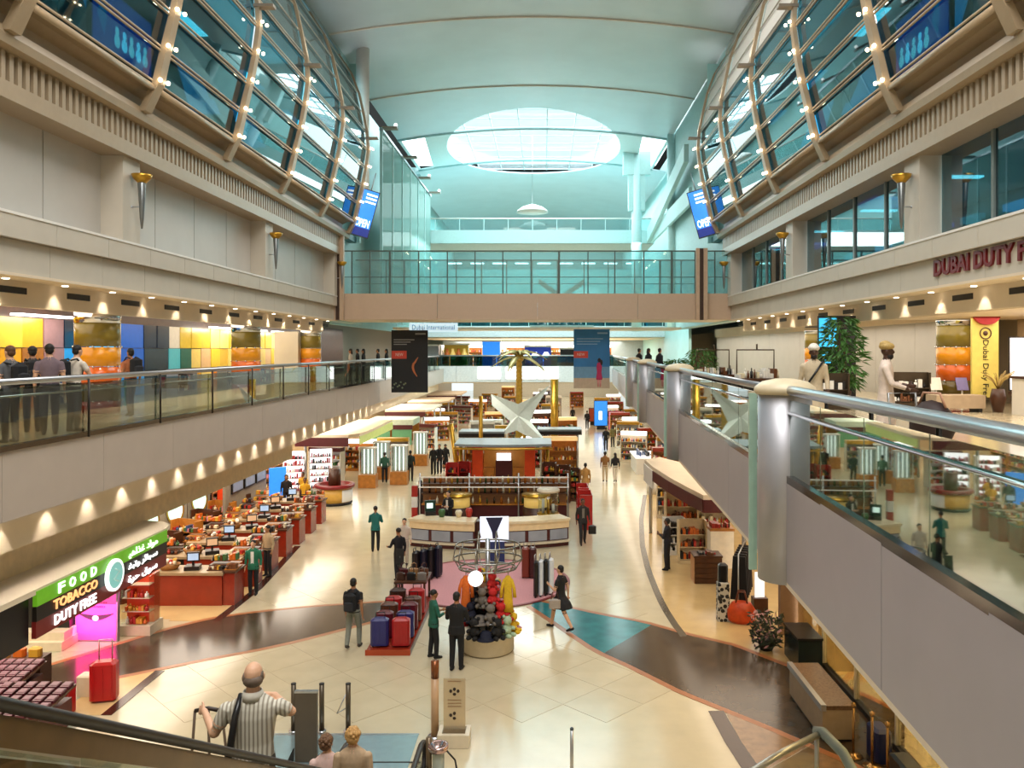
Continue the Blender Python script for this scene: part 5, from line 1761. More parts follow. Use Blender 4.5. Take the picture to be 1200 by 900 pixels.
for t, (z, r, n, s, nm) in enumerate(((0.47, 0.62, 14, 1.45, 'bottom'), (0.81, 0.50, 12, 1.4, 'second'), (1.18, 0.36, 9, 1.35, 'third'), (1.53, 0.20, 6, 1.3, 'top'))):
    for i in range(n):
        a = -PI / 2 + 2 * PI * i / n + t * 0.2
        k = ((2, 9, 3, 1, 4, 0, 6, 5, 7, 2, 8, 0, 6, 9), (7, 0, 0, 6, 4, 5, 0, 9, 1, 3, 2, 7), (0, 4, 6, 1, 2, 0, 5, 9, 7), (0, 2, 6, 1, 0, 5))[t][i]
        p = (-1.42 + r * math.cos(a), 20.3 + r * math.sin(a), z)
        f = plush if (i + t) % 4 else hat
        f('%s %s, %s anticlockwise from the front on the %s tier' % (TOY[k][0], 'plush toy' if f is plush else 'sun hat', ORD[i], nm), p, a + PI / 2, TM[k], s)
for i, (dx, k, l) in enumerate(((0.52, 1, 'long yellow raincoat hanging at the right of the round kiosk'), (-0.52, 8, 'orange and brown poncho hanging at the left of the round kiosk'))):
    o = thing('hanging_garment', l, 'clothing', (-1.42 + dx, 20.0, 1.0))
    gm_ = G().lathe([(0.14, 0.05), (0.12, 0.3), (0.095, 0.6), (0.115, 0.82), (0.05, 0.93), (0.0, 0.94)], 14, sy=0.55).build('cloth', TM[k], o)
    for q in (-1, 1):
        G().tube([(0.08 * q, 0, 0.84), (0.15 * q, -0.01, 0.62), (0.17 * q, -0.02, 0.40)], [0.045, 0.04, 0.045], 8).build('sleeve', TM[k], o)
    G().tube([(0, 0.05, 0.94), (0, 0.05, 1.04), (0.05, 0.05, 1.08)], 0.012, 6).build('hook', M_steel, o)

# poster stand and tall dark cases on the pink carpet
ps = thing('poster_stand', 'poster stand with a pale blue print above dark blue, behind the toy kiosk', 'sign', (-1.75, 28.3, 0), R(4))
G().cyl((0, 0, 0), 0.3, 0.04, 16).build('foot', M_steel, ps)
G().box(-0.30, -0.03, 0.04, 0.36, 0.03, 0.80).build('blue_panel', mat('print_navy', '#23345f', 0.4, emit=0.12), ps)
bd_ = G().box(-0.50, -0.05, 0.82, 0.50, 0.03, 1.68).build('print_board', mat('lit_pale_blue', '#dfe9fb', 0.4, emit=0.9, var=0.05), ps)
G().add([(-0.30, -0.055, 1.66), (0.30, -0.055, 1.66), (0.08, -0.055, 1.15), (0.05, -0.055, 0.88), (-0.05, -0.055, 0.88), (-0.08, -0.055, 1.15), (-0.30, -0.051, 1.66), (0.30, -0.051, 1.66), (0.08, -0.051, 1.15), (0.05, -0.051, 0.88), (-0.05, -0.051, 0.88), (-0.08, -0.051, 1.15)],
        [(0, 5, 4, 3, 2, 1), (6, 7, 8, 9, 10, 11), (0, 1, 7, 6), (1, 2, 8, 7), (2, 3, 9, 8), (3, 4, 10, 9), (4, 5, 11, 10), (5, 0, 6, 11)]).build('dark_print', mat('print_dark_blue', '#2b3350', 0.4), bd_)
NAV = mat('case_navy', '#15182a', 0.3)
BLK = mat('case_black', '#141315', 0.3)
WHT = mat('case_white', '#dfe3ea', 0.3)
for i in range(4):
    suitcase('tall dark navy suitcase, %s from the left on the left side of the pink carpet' % ORD[i], (-4.12 + 0.21 * i, 26.0 + 0.22 * i, 0.03), R(75), NAV if i % 2 else BLK, (0.36, 0.17, 0.98), 'tall navy suitcases on the pink carpet', 0.08)
for i in range(4):
    suitcase('tall %s suitcase, %s from the left on the right edge of the pink carpet' % ('black' if i % 2 == 0 else 'pale grey', ORD[i]), (-0.25 + 0.15 * i, 24.55 + 0.10 * i, 0.03), R(80), BLK if i % 2 == 0 else WHT, (0.34, 0.12, 1.05), 'tall black and pale suitcases on the pink carpet', 0.16)
for i in range(2):
    suitcase('tall %s suitcase on the pink carpet behind the black and pale ones' % ('rusty brown' if i == 0 else 'dark maroon'), (-0.62 + 0.24 * i, 26.6, 0.03), 0, mat('case_rust', '#7c3527', 0.35) if i == 0 else mat('case_maroon', '#431a1a', 0.35), (0.24, 0.3, 0.95), None, 0.12)

# luggage platform
lp = thing('luggage_platform', 'low red platform carrying rows of suitcases left of the toy kiosk', 'platform', (-3.83, 19.9, 0))
G().box(-0.55, 0, 0, 0.52, 4.4, 0.12).build('deck', M_redwood, lp)
G().box(-0.57, -0.02, 0, 0.54, 0.0, 0.14).build('front_board', mat('board_orange', '#a5401c', 0.4), lp)
G().box(0.52, 0, 0, 0.54, 4.4, 0.14).build('side_board', M_dwood, lp)
rt_ = thing('bag_table', 'dark wooden bag table at the rear of the red luggage platform', 'table', (-3.83, 23.7, 0.12))
G().box(-0.48, -0.5, 0.68, 0.45, 0.6, 0.73).build('tabletop', M_dwood, rt_)
for sx in (-0.42, 0.39):
    for sy in (-0.45, 0.52):
        G().cbox((sx, sy, 0), (0.06, 0.06, 0.68)).build('leg', M_dwood, rt_)
SC = [('royal blue', '#2b2b68'), ('red', '#a51a1c'), ('navy', '#191c3c'), ('burgundy', '#5e1520'), ('dark brown', '#3c2319'), ('black', '#151416'), ('brown', '#5b3524'), ('maroon', '#4a1418')]
used = 0
for row in range(5):
    for cidx in range(2):
        nme, cc = SC[(row * 3 + cidx * (1 if row == 0 else 5)) % 8]
        y = 20.2 + row * 0.62
        suitcase('%s suitcase in the %s row, %s side of the red luggage platform' % (nme, ORD[row], 'left' if cidx == 0 else 'right'), (-4.10 + cidx * 0.53, y, 0.12), R(3), mat('case_' + nme.replace(' ', '_'), cc, 0.3), (0.44, 0.27, 0.66 - 0.03 * (row % 2)), 'suitcases on the red platform', 0.10)
for i in range(6):
    o = thing('handbag', '%s handbag, %s on the table behind the platform suitcases' % (('dark brown', 'black', 'grey', 'maroon', 'tan', 'brown')[i], ORD[i]), 'bag', (-4.15 + 0.3 * (i % 3), 23.45 + 0.45 * (i // 3), 0.85), R(10 * (i - 2)), 'handbags behind the platform suitcases')
    m_ = mat('bag_%d' % i, ('#3c2319', '#151416', '#77706a', '#4a1418', '#9a7148', '#5b3524')[i], 0.4)
    G().rbox((0, 0, 0), (0.26, 0.12, 0.22), 0.03).build('pouch', m_, o)
    G().tube([(-0.08, 0, 0.2), (-0.07, 0, 0.34), (0, 0, 0.38), (0.07, 0, 0.34), (0.08, 0, 0.2)], 0.012, 6).build('handle', m_, o)
mn = thing('mirror_stand', 'small square tilted mirror on a stand behind the suitcases', 'mirror', (-4.35, 24.4, 0))
G().cyl((0, 0, 0), 0.02, 1.3, 8).build('stem', M_black, mn)
G().slab([(-0.12, -0.02, 1.05), (0.12, -0.02, 1.05), (0.12, 0.06, 1.5), (-0.12, 0.06, 1.5)], 0.03).build('glass', M_black, mn)
# ------------------------------------------------------------------ shops under the right gallery
rcp = thing('shop_canopy', 'cream curved shop canopy with a maroon front under the right gallery', 'canopy', (0, 0, 0))
out = [(4.15, 33.6), (4.22, 31.5), (4.45, 29.0), (4.75, 26.8), (4.98, 25.4)]
inn = [(4.9, 34.4), (5.6, 32.6), (6.2, 30.0), (6.6, 27.5), (6.7, 25.4)]
G().strip(out, inn, 2.80, 2.95).build('roof', M_bulk, rcp)
G().strip(shift(out[1:], -0.03), shift(out[1:], 0.05), 2.40, 2.80).build('maroon_front', M_maroon, rcp)
G().strip(shift(out[:2], -0.04), shift(out[:2], 0.04), 2.1, 2.80).build('white_front', M_white, rcp)
G().box(4.98, 25.36, 2.4, 6.7, 25.44, 2.8).build('end_front', M_maroon, rcp)
for x, y in ((4.35, 33.2), (6.4, 26)):
    G().cyl((x, y, 0), 0.07, 2.8, 10).build('post', M_steel, rcp)
fr_w = mat('shelf_beige', '#dcc59a', 0.4)
gondola('beige open shelf of dark bottles beside the white box table on the right', (5.2, 28.6, 0), 0, 0.95, 1.5, 0.4, 3, fr_w, 300, [0, 2, 9, 7])
gondola('white low shelf with black packs behind the man with a phone', (4.75, 29.8, 0), R(10), 0.7, 1.35, 0.4, 4, M_white, 301, [9, 9, 5])
gondola('red and beige shelf under the maroon canopy front, at the rear', (5.4, 31.2, 0), 0, 1.5, 2.0, 0.45, 4, fr_w, 302, [0, 1, 2, 7])
gondola('wall shelf of packs behind the white box table on the right', (6.4, 30.6, 0), R(-10), 1.2, 1.9, 0.45, 4, fr_w, 303, [0, 1, 5, 3])
wt = thing('box_table', 'white box table with a red and beige tray of packs on top, on the right', 'table', (6.1, 28.2, 0))
G().box(-0.40, -0.4, 0, 0.40, 0.4, 1.28).build('body', mat('lit_cream_box', '#efe0c4', 0.4, emit=0.15), wt)
G().box(-0.42, -0.42, 1.28, 0.42, 0.42, 1.36).build('top', M_wood, wt)
tag(goods(0.7, 0.6, [1.36], 7, [0, 9, 2], (0.12, 0.2)).build('packs', PROD, wt), kind='stuff')
ct = thing('wooden_crate', 'dark brown slatted crate table in front of the bottle shelf', 'crate', (5.25, 26.3, 0))
G().box(-0.42, -0.32, 0, 0.42, 0.32, 0.84).build('core', mat('crate_core', '#3a2416', 0.6), ct)
slm = G().box(-0.44, -0.345, 0, 0.44, -0.32, 0.15).mesh('slat', M_dwood)
for i in range(5):
    put('slat', slm, ct, (0, 0, 0.02 + i * 0.165))
for sx in (-0.43, 0.43):
    G().box(sx - 0.015, -0.33, 0, sx + 0.015, 0.33, 0.84).build('side_board', M_wood, ct)
G().box(-0.46, -0.36, 0.84, 0.46, 0.36, 0.90).build('top', M_dwood, ct)
tag(goods(0.6, 0.5, [0.90], 9, [2, 9, 0], (0.05, 0.12)).build('leather_goods', PROD, ct), kind='stuff')
# clothes rack, patterned column of bags, orange bag
rk = thing('clothes_rack', 'rail of black coats beside the patterned bag tower', 'rack', (5.75, 23.6, 0), R(70))
G().tube([(-0.9, 0, 0), (-0.9, 0, 1.75), (0.9, 0, 1.75), (0.9, 0, 0)], 0.022, 8).build('frame', M_steel, rk)
for i in range(6):
    x = -0.75 + i * 0.28
    G().slab([(x - 0.05, -0.24, 0.45), (x - 0.05, 0.24, 0.45), (x, 0.17, 1.66), (x, -0.17, 1.66)], 0.10).build('coat', cloth(('#121214', '#1b1a1d', '#241b1b')[i % 3]), rk)
    G().tube([(x + 0.02, 0, 1.66), (x + 0.02, 0, 1.76)], 0.008, 5).build('hanger', M_steel, rk)
pt = thing('bag_tower', 'slim black and white patterned tower beside the orange bag', 'display', (4.95, 22.5, 0))
mp_ = mat('pattern_bw', '#1a1a1c', 0.5, var=0)
_n = mp_.node_tree
_v = _n.nodes.new('ShaderNodeTexVoronoi')
_v.inputs['Scale'].default_value = 9
_r = _n.nodes.new('ShaderNodeValToRGB')
_r.color_ramp.interpolation = 'CONSTANT'
_r.color_ramp.elements[0].color = (0.01, 0.01, 0.012, 1)
_r.color_ramp.elements[1].position = 0.5
_r.color_ramp.elements[1].color = (0.55, 0.53, 0.48, 1)
_tc = _n.nodes.new('ShaderNodeTexCoord')
_n.links.new(_tc.outputs['Object'], _v.inputs['Vector'])
_n.links.new(_v.outputs['Distance'], _r.inputs['Fac'])
_n.links.new(_r.outputs[0], _n.nodes['Principled BSDF'].inputs['Base Color'])
for i in range(3):
    G().rbox((0, 0, i * 0.36), (0.32, 0.3, 0.35), 0.03).build('patterned_box', mp_, pt)
G().rbox((0, 0, 1.08), (0.26, 0.22, 0.5), 0.05).build('dark_box', BLK, pt)
ob = thing('shopping_bag', 'big glowing orange bag with tall handles on the tan floor', 'bag', (5.42, 22.3, 0), R(-12))
G().lathe([(0.30, 0), (0.38, 0.10), (0.40, 0.34), (0.26, 0.56), (0.20, 0.58), (0.0, 0.50)], 14, sy=0.6).build('pouch', mat('bag_orange', '#c8471a', 0.35, var=0.2), ob)
for s in (-1, 1):
    G().tube([(-0.16, 0.1 * s, 0.54), (-0.08, 0.08 * s, 0.86), (0.08, 0.08 * s, 0.86), (0.16, 0.1 * s, 0.54)], 0.022, 6).build('handle', mat('bag_leather', '#6e3416', 0.4), ob)
tag(G().cbox((0, 0, 0), (0.28, 0.05, 0.7)).build('white_board', mat('lit_white_soft', '#ffffff', 0.4, emit=0.7, var=0), None, (6.05, 22.8, 0.55), (0, 0, R(10))), 'bright white upright board behind the orange bag', 'sign')
tag(G().cbox((0, 0, 0), (0.4, 0.3, 0.55)).build('board_plinth', M_dwood, None, (6.05, 22.8, 0)), 'dark wooden plinth under the bright white board', 'plinth')

# shop front glazing under the near right gallery
gf = sroot('window_4')
for i in range(6):
    y = 9.2 + i * 2.0
    G().box(6.62, y + 0.03, 0.1, 6.64, y + 1.97, 4.5).build('pane', glass('shopfront_glass', '#dccfae', 0.22, 0.8), gf)
    G().box(6.58, y - 0.03, 0, 6.68, y + 0.03, 4.5).build('mullion', mat('cream_frame', '#d8cfb8', 0.4), gf)
    G().box(6.60, y, 1.6, 6.66, y + 2, 1.68).build('transom', MATS['cream_frame'], gf)
G().box(6.56, 9, 0, 6.70, 21.3, 0.1).build('sill', M_dark, gf)
struct(G().box(6.2, 21.3, 0, 6.8, 21.5, 4.5).build('partition_wall', mat('brown_pier', '#8e715a', 0.5)))
G().box(9.4, 9, 0, 9.5, 21, 4.4).build('shop_rear', mat('tan_rear', '#cfc19c', 0.6), gf)
for i, (y, l) in enumerate(((16.6, 'first'), (18.8, 'second'))):
    o = thing('shop_chair', 'grey chair seen through the shopfront glass, %s from the near end' % l, 'chair', (7.6, y, 0), R(60))
    G().rbox((0, 0, 0.42), (0.46, 0.46, 0.06), 0.02).build('seat', M_grey, o)
    G().slab([(-0.22, 0.2, 0.5), (0.22, 0.2, 0.5), (0.22, 0.28, 0.95), (-0.22, 0.28, 0.95)], 0.03).build('backrest', M_grey, o)
    for sx in (-1, 1):
        for sy in (-1, 1):
            G().cyl((0.19 * sx, 0.19 * sy, 0), 0.015, 0.42, 6).build('leg', M_steel, o)
db = thing('perfume_case', 'dark glass case against the shopfront, beside the flowering plant', 'case', (6.2, 19.4, 0))
G().box(-0.28, -0.5, 0, 0.28, 0.6, 0.72).build('body', mat('dark_teal_box', '#1c2a2c', 0.25), db)
G().box(-0.30, -0.52, 0.72, 0.30, 0.62, 0.77).build('lid', M_black, db)
fp = thing('flowering_plant', 'dark plant with small pale flowers beside the dark glass case', 'plant', (5.55, 20.3, 0))
G().lathe([(0.15, 0), (0.22, 0.28), (0.19, 0.28)], 14).build('pot', M_dark, fp)
r = random.Random(3)
g, g2 = G(), G()
for i in range(420):
    a, rr, z = r.uniform(0, 6.28), 0.42 * math.sqrt(r.random()), r.uniform(0.12, 0.90)
    p = Vector((rr * math.cos(a), rr * math.sin(a), z))
    d1 = Vector((r.uniform(-1, 1), r.uniform(-1, 1), r.uniform(-0.4, 1))).normalized() * 0.09
    d2 = d1.orthogonal().normalized() * 0.03
    (g if i % 5 else g2).add([p - d1, p + d2, p + d1, p - d2], [(0, 1, 2, 3)])
tag(g.build('leaves', mat('dark_leaf', '#26321f', 0.6), fp, fix=False), kind='stuff')
tag(g2.build('flowers', mat('pale_petal', '#cfa0a8', 0.6), fp, fix=False), kind='stuff')
bn = thing('granite_counter', 'low pale counter with a brown granite top at the lower right', 'counter', (5.62, 15.5, 0))
G().box(-0.30, 0, 0.05, 0.30, 2.1, 0.62).build('body', mat('counter_stone', '#a8957c', 0.4, var=0.08), bn)
G().box(-0.32, -0.02, 0.62, 0.33, 2.12, 0.70).build('granite_top', mat('brown_granite', '#6d5440', 0.25, var=0.3, scale=25), bn)
G().box(-0.34, -0.03, 0.60, -0.24, 2.13, 0.72).build('steel_edge', M_steel, bn)
G().box(-0.28, 0.03, 0, 0.28, 2.07, 0.05).build('toe_kick', M_black, bn)
M_brass = mat('brass', '#a98452', 0.25, metal=0.9)
for i, (px_, py_) in enumerate(((1000, 886), (1022, 898), (1040, 912))):
    X_, Y_ = gp(px_, py_)
    o = thing('rope_stanchion', 'brass rope stanchion in front of the shop glass, %s from the granite counter' % ORD[i], 'stanchion', (X_, Y_, 0), 0, 'rope stanchions by the shop glass')
    G().lathe([(0.17, 0), (0.17, 0.02), (0.05, 0.05), (0.025, 0.06), (0.0, 0.06)], 18).build('foot', M_brass, o)
    G().cyl((0, 0, 0.05), 0.024, 0.86, 12).build('post', M_brass, o)
    G().lathe([(0.03, 0.90), (0.045, 0.93), (0.045, 0.97), (0.0, 1.0)], 14).build('head', M_brass, o)
tag(G().rbox((0, 0, 0), (0.3, 0.5, 0.6), 0.05).build('blue_bin', mat('deep_blue', '#152152', 0.4), None, (6.15, 14.9, 0)), 'deep blue box behind the brass stanchions', 'box')
tag(G().rbox((0, 0, 0), (0.35, 0.8, 0.55), 0.05).build('dark_bin', M_black, None, (6.15, 13.7, 0)), 'black box beside the brass stanchions at the lower right', 'box')

# counters and signs farther along the right aisle
wc = thing('white_counter', 'white glossy counter with dark packs beside the right aisle', 'counter', (6.1, 50.4, 0))
G().box(-0.55, -1.6, 0, 0.65, 1.6, 0.95).build('body', M_white, wc)
G().box(-0.62, -1.66, 0.95, 0.72, 1.66, 1.02).build('top', mat('lit_white_soft', '#ffffff', 0.4, emit=0.7, var=0), wc)
tag(goods(1.0, 2.2, [1.02], 11, [9, 5, 6], (0.1, 0.3)).build('packs', PROD, wc), kind='stuff')
pbn = tag(G().lathe([(0.1, 0), (0.5, 0.1), (0.6, 0.35), (0.35, 0.55), (0, 0.6)], 14).build('brown_pouffe', mat('brown_leather', '#6b3218', 0.5), None, (5.9, 42.5, 0.85)), 'round brown leather display piece before the white counter', 'display')
tag(G().cyl((0, 0, 0), 0.55, 0.85, 14).build('pouffe_stand', M_white, None, (5.9, 42.5, 0)), 'round white stand under the brown leather piece', 'stand')
for i, (px_, py_, w_, h_, m_, l) in enumerate(((704, 503, 1.3, 2.4, E_blue, 'glowing blue and white screen'), (722, 508, 1.4, 1.7, mat('lit_rose', '#e2708a', 0.4, emit=0.7, var=0.2), 'glowing pink screen'), (694, 498, 0.7, 1.4, mat('rust_box', '#a2401f', 0.4), 'rust coloured panel'))):
    X_, Y_ = gp(px_, py_)
    o = thing('screen_sign', l + ' standing at the far right aisle', 'sign', (X_, Y_, 0))
    G().cbox((0, 0, 0), (w_ * 0.6, 0.4, 0.3)).build('foot', M_black, o)
    G().cbox((0, 0, 0.3), (w_, 0.12, h_)).build('case', M_black, o)
    G().box(-w_ / 2 + 0.05, -0.075, 0.36, w_ / 2 - 0.05, -0.06, 0.25 + h_).build('lit_face', m_, o)
    if i == 0:
        G().box(-0.18, -0.085, 0.9, 0.12, -0.075, 1.7).build('white_figure', E_white, o)
for i, (x, y) in enumerate(((5.9, 36.2), (6.9, 45.6), (7.9, 51), (6.0, 54.4), (7.4, 57), (6.4, 62), (7.2, 66), (6.6, 71), (8.2, 75), (6.4, 80), (7.5, 86), (6.6, 93), (8.5, 100), (4.2, 106))):
    gondola('shop stand under the right gallery, %s counting away' % ORD[i], (x, y, 0), R(rnd.choice((-12, 0, 10))), 1.7, 1.8, 0.5, 4, (M_cream, M_wood, M_white)[i % 3], 320 + i, group='shop stands under the right gallery', header=(E_white, M_redwood, M_gold)[i % 3])

# ------------------------------------------------------------------ downlights
def downlight(x, y, z, parent, r=0.05):
    G().lathe([(r * 1.35, 0), (r * 1.35, -0.02), (r, -0.02), (r, -0.006), (0, -0.006)], 12, smooth=False).build('downlight', E_down, parent, (x, y, z))


for i in range(40):
    y = 12.4 + 1.36 * i
    downlight(-9.10, y, 4.68, bal)
    spot('bulkhead_spot', (-9.12, y, 4.66), 24, (1, 0.9, 0.76), 80, (-9.27, y, 3.3), 0.7, 0.03)
for i in range(20):
    y = 11 + 2.9 * i
    x = xr(y) + 0.45
    downlight(x, y, 4.585, balr)
    spot('bulkhead_spot', (x, y, 4.56), 30, (1, 0.88, 0.7), 95, (x + 0.4, y, 0), 0.6, 0.03)
for i in range(16):
    y = 10.4 + 2.05 * i
    downlight(-11.0, y, 8.97, wl)
    spot('gallery_spot', (-11.05, y, 8.95), 40, (1, 0.88, 0.68), 80, (-11.25, y, 6), 0.5, 0.03)
    downlight(mir(-11.0), y, 8.97, wr)
    spot('gallery_spot', (mir(-11.05), y, 8.95), 40, (1, 0.88, 0.7), 80, (mir(-11.25), y, 6), 0.5, 0.03)
# uplights of the crowns wash the walls above the right glass and the vault
for k, y in enumerate(RIBS[1:]):
    spot('crown_uplight', (mir(-8.75), y, 18.36), 260, (1, 0.97, 0.92), 52, (8.7, y + 0.8, 21.5), 1.0, 0.05)
    spot('crown_uplight', (-8.75, y, 18.36), 110, (0.95, 0.98, 1.0), 90, (-8.6, y + 0.4, 24), 1.0, 0.05)

# ------------------------------------------------------------------ torch sconces on the pilasters
def sconce(x, y, sgn, lb):
    o = thing('wall_torch', lb, 'wall lamp', (x, y, 10.55))
    G().lathe([(0.02, 0), (0.05, 0.25), (0.10, 1.15), (0.075, 1.2), (0.0, 1.2)], 14).build('cone', mat('torch_steel', '#7f8383', 0.3, metal=0.7), o)
    G().lathe([(0.10, 1.15), (0.22, 1.28), (0.25, 1.36), (0.20, 1.36), (0.08, 1.2)], 16).build('bowl', M_gold, o)
    G().tube([(0, 0, 0.55), (-sgn * 0.28, 0, 0.55)], 0.02, 6).build('bracket', M_steel, o)
    G().ball((-sgn * 0.27, 0, 0.55), 0.04, 8).build('rose', M_steel, o)
    return o


for i, y in enumerate(PIL_Y[1:]):
    sconce(-10.14, y + 0.42, 1, 'gold-topped torch lamp on the left wall, %s pilaster from the near end' % ORD[i])
    sconce(mir(-10.14), y + 0.42, -1, 'gold-topped torch lamp on the right wall, %s pilaster from the near end' % ORD[i])
# ------------------------------------------------------------------ left upper gallery: coloured panel wall
pw = sroot('wall_left_panels')
PAL = {'amber': '#c8951c', 'ochre': '#d8b13a', 'pale': '#e8d27a', 'orange': '#c9701a', 'brown': '#8f5a1c', 'lemon': '#e2c437', 'peach': '#d9b58a', 'blue': '#1f5fc4', 'sky': '#2f8fd8', 'navy': '#16253f', 'teal': '#2f7f8e', 'aqua': '#4fb0bd', 'slate': '#2c3f4d', 'green': '#1f6a5d', 'white': '#e6e2d8', 'mauve': '#8b6a72'}
cols = []
for y in range(0, 30):
    yy = 17.0 + y * 1.0
    if yy < 24:
        c = (['amber', 'brown', 'orange'], ['ochre', 'amber', 'orange'])[y % 2]
    elif yy < 25:
        c = ['mauve', 'mauve', 'peach']
    elif yy < 28:
        c = ['navy', 'sky', 'sky']
    elif yy < 30:
        c = ['blue', 'blue', 'sky']
    elif yy < 32:
        c = ['navy', 'slate', 'slate']
    elif yy < 33:
        c = ['white', 'aqua', 'slate']
    elif yy < 34:
        c = ['lemon', 'green', 'teal']
    else:
        c = (['pale', 'ochre', 'aqua'], ['lemon', 'pale', 'amber'], ['ochre', 'peach', 'pale'], ['pale', 'lemon', 'orange'])[y % 4]
    for k, cn in enumerate(c):
        z1 = (8.42, 7.55, 6.72)[k]
        z0 = (7.57, 6.74, 5.86)[k]
        em = 0.25 if cn in ('sky', 'blue', 'aqua') else 0.0
        G().box(-14.9, yy + 0.012, z0, -14.84 + 0.02 * ((y + k) % 3), yy + 0.988, z1).build('colour_panel', mat('panel_' + cn, PAL[cn], 0.25, var=0.05, emit=em), pw)
G().box(-15.2, 10, 5.85, -14.92, 60, 9.0).build('panel_backing', M_dwood, pw)
for y in (18, 22, 35, 39, 43):
    G().box(-14.5, y, 8.44, -14.2, y + 2.6, 8.50).build('wall_washer', E_tube, pw)
    area('panel_washer', (-14.2, y + 1.3, 8.4), (0.3, 2.6), 26, (1, 0.9, 0.62), (0, 30, 0))
bx = tag(G().box(-14.6, 26.0, 5.86, -14.2, 26.9, 8.1).build('blue_kiosk', E_cyan), 'glowing sky blue booth between the amber wall and the near orange column', 'booth')


def clad_column(x, y, lb, r=0.55):
    o = sroot('clad_column')
    o.location = (x, y, ZL2)
    bands = [(0.0, 0.30, '#8a2018'), (0.32, 0.74, '#5f4d1a'), (0.76, 1.20, '#d2601a'), (1.22, 1.72, '#d98f1c'), (1.74, 2.36, '#7a6a2a')]
    for z0, z1, c in bands:
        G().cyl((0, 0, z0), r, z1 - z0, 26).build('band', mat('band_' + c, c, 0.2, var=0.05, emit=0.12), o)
    G().cyl((0, 0, 2.36), r * 1.02, 0.28, 26).build('chrome_ring', M_chrome, o)
    G().cyl((0, 0, 2.64), r * 0.95, 0.5, 24).build('shaft', M_grey, o)
    for zz in (0.31, 0.75, 1.21, 1.73):
        for a in range(10):
            G().ball(((r + 0.02) * math.cos(a * 0.628), (r + 0.02) * math.sin(a * 0.628), zz), 0.03, 6).build('stud', M_chrome, o)
    return o


clad_column(-11.85, 21.5, '')
clad_column(-11.85, 32.2, '')
clad_column(-11.95, 41.5, '', 0.5)
clad_column(12.0, 23.8, '', 0.46)
clad_column(12.2, 36.6, '', 0.44)
struct(G().box(-13.6, 40.8, ZL2, -12.4, 44.5, 8.42).build('gallery_pier_wall', M_beige))
o = tag(G().cbox((0, 0, 0), (0.35, 0.05, 0.5)).build('dark_notice', M_black, None, (-12.37, 42.6, 6.7), (0, 0, R(90))), 'small dark notice on the beige pier of the left gallery', 'sign')
for i, (x, y) in enumerate(((-14.0, 20.2), (-13.6, 23.2), (-13.4, 30), (-13.6, 35), (-13.4, 38.3))):
    gondola('low gallery shelf behind the left balustrade, %s from the near end' % ORD[i], (x, y, ZL2), R(90), 1.6, 0.95, 0.4, 2, M_grey, 400 + i, [5, 9, 0, 6], group='low shelves on the left gallery')

# ------------------------------------------------------------------ right upper gallery
rw = sroot('wall_right_panels')
for i, (y0, y1) in enumerate(((24.6, 27.9), (27.92, 31.2), (31.22, 35.5), (37.6, 40.5), (40.52, 46), (46.02, 52), (52.02, 60))):
    G().box(12.75, y0, ZL2, 12.9, y1, 8.45).build('wall_panel', M_wallp, rw)
G().box(12.6, 24.2, 8.42, 13.6, 60, 9.0).build('wall_header', M_bulk, rw)
G().box(12.5, 35.6, ZL2, 13, 37.5, 8.2).build('red_niche', mat('niche_red', '#8a2b1d', 0.5), rw)
G().box(10.2, 8, 8.40, 14.4, 24.4, 8.46).build('shop_ceiling', M_bulk, rw)
G().box(14.0, 10, ZL2, 14.3, 24, 8.4).build('shop_rear', mat('shop_rear_tan', '#c8ab86', 0.5), rw)
# red lettering on the ledge
dd = thing('shop_sign', 'large dark red DUBAI DUTY FREE letters on the right ledge', 'sign', (mir(-10.56) - 0.03, 17.2, 9.43))
M_rl = mat('letter_red', '#6f0f12', 0.35, var=0.03)
text('DUBAI DUTY FREE', M_rl, (0, 0, 0), (90, 0, -90), 0.40, 4.6, 0.035, dd, 'lettering', bold=0.03)
# yellow vertical banner
yb = thing('hanging_banner', 'tall yellow banner with vertical black writing beside the orange banded column', 'banner', (12.0, 22.1, ZL2))
G().box(-0.36, -0.04, 0.35, 0.36, 0.04, 2.62).build('cloth', mat('banner_yellow', '#e3cf6a', 0.5, var=0.06), yb)
G().lathe([(0.0, 0), (0.36, 0), (0.36, 0.10), (0.0, 0.10)], 18, (0, 0, 0), a0=PI, a1=2 * PI, sy=0.75, smooth=False).build('red_half_disc', mat('banner_red', '#a3131a', 0.4), yb, (0, -0.045, 2.6), (R(90), 0, 0))
G().tube([(0.15 * math.cos(a * 0.3927), 0, 0.15 * math.sin(a * 0.3927)) for a in range(16)], 0.016, 5, closed=True).build('emblem_ring', M_dwood, yb, (0, -0.055, 2.10))
G().ball((0, -0.05, 2.10), (0.07, 0.012, 0.07), 10).build('emblem', M_dwood, yb)
text('Dubai Duty Free', M_black, (0, -0.05, 1.12), (90, 90, 0), 0.20, 1.6, 0.004, yb)
G().cyl((-0.3, 0, 0), 0.02, 0.4, 8).build('foot', M_steel, yb)
G().cyl((0.3, 0, 0), 0.02, 0.4, 8).build('foot', M_steel, yb)
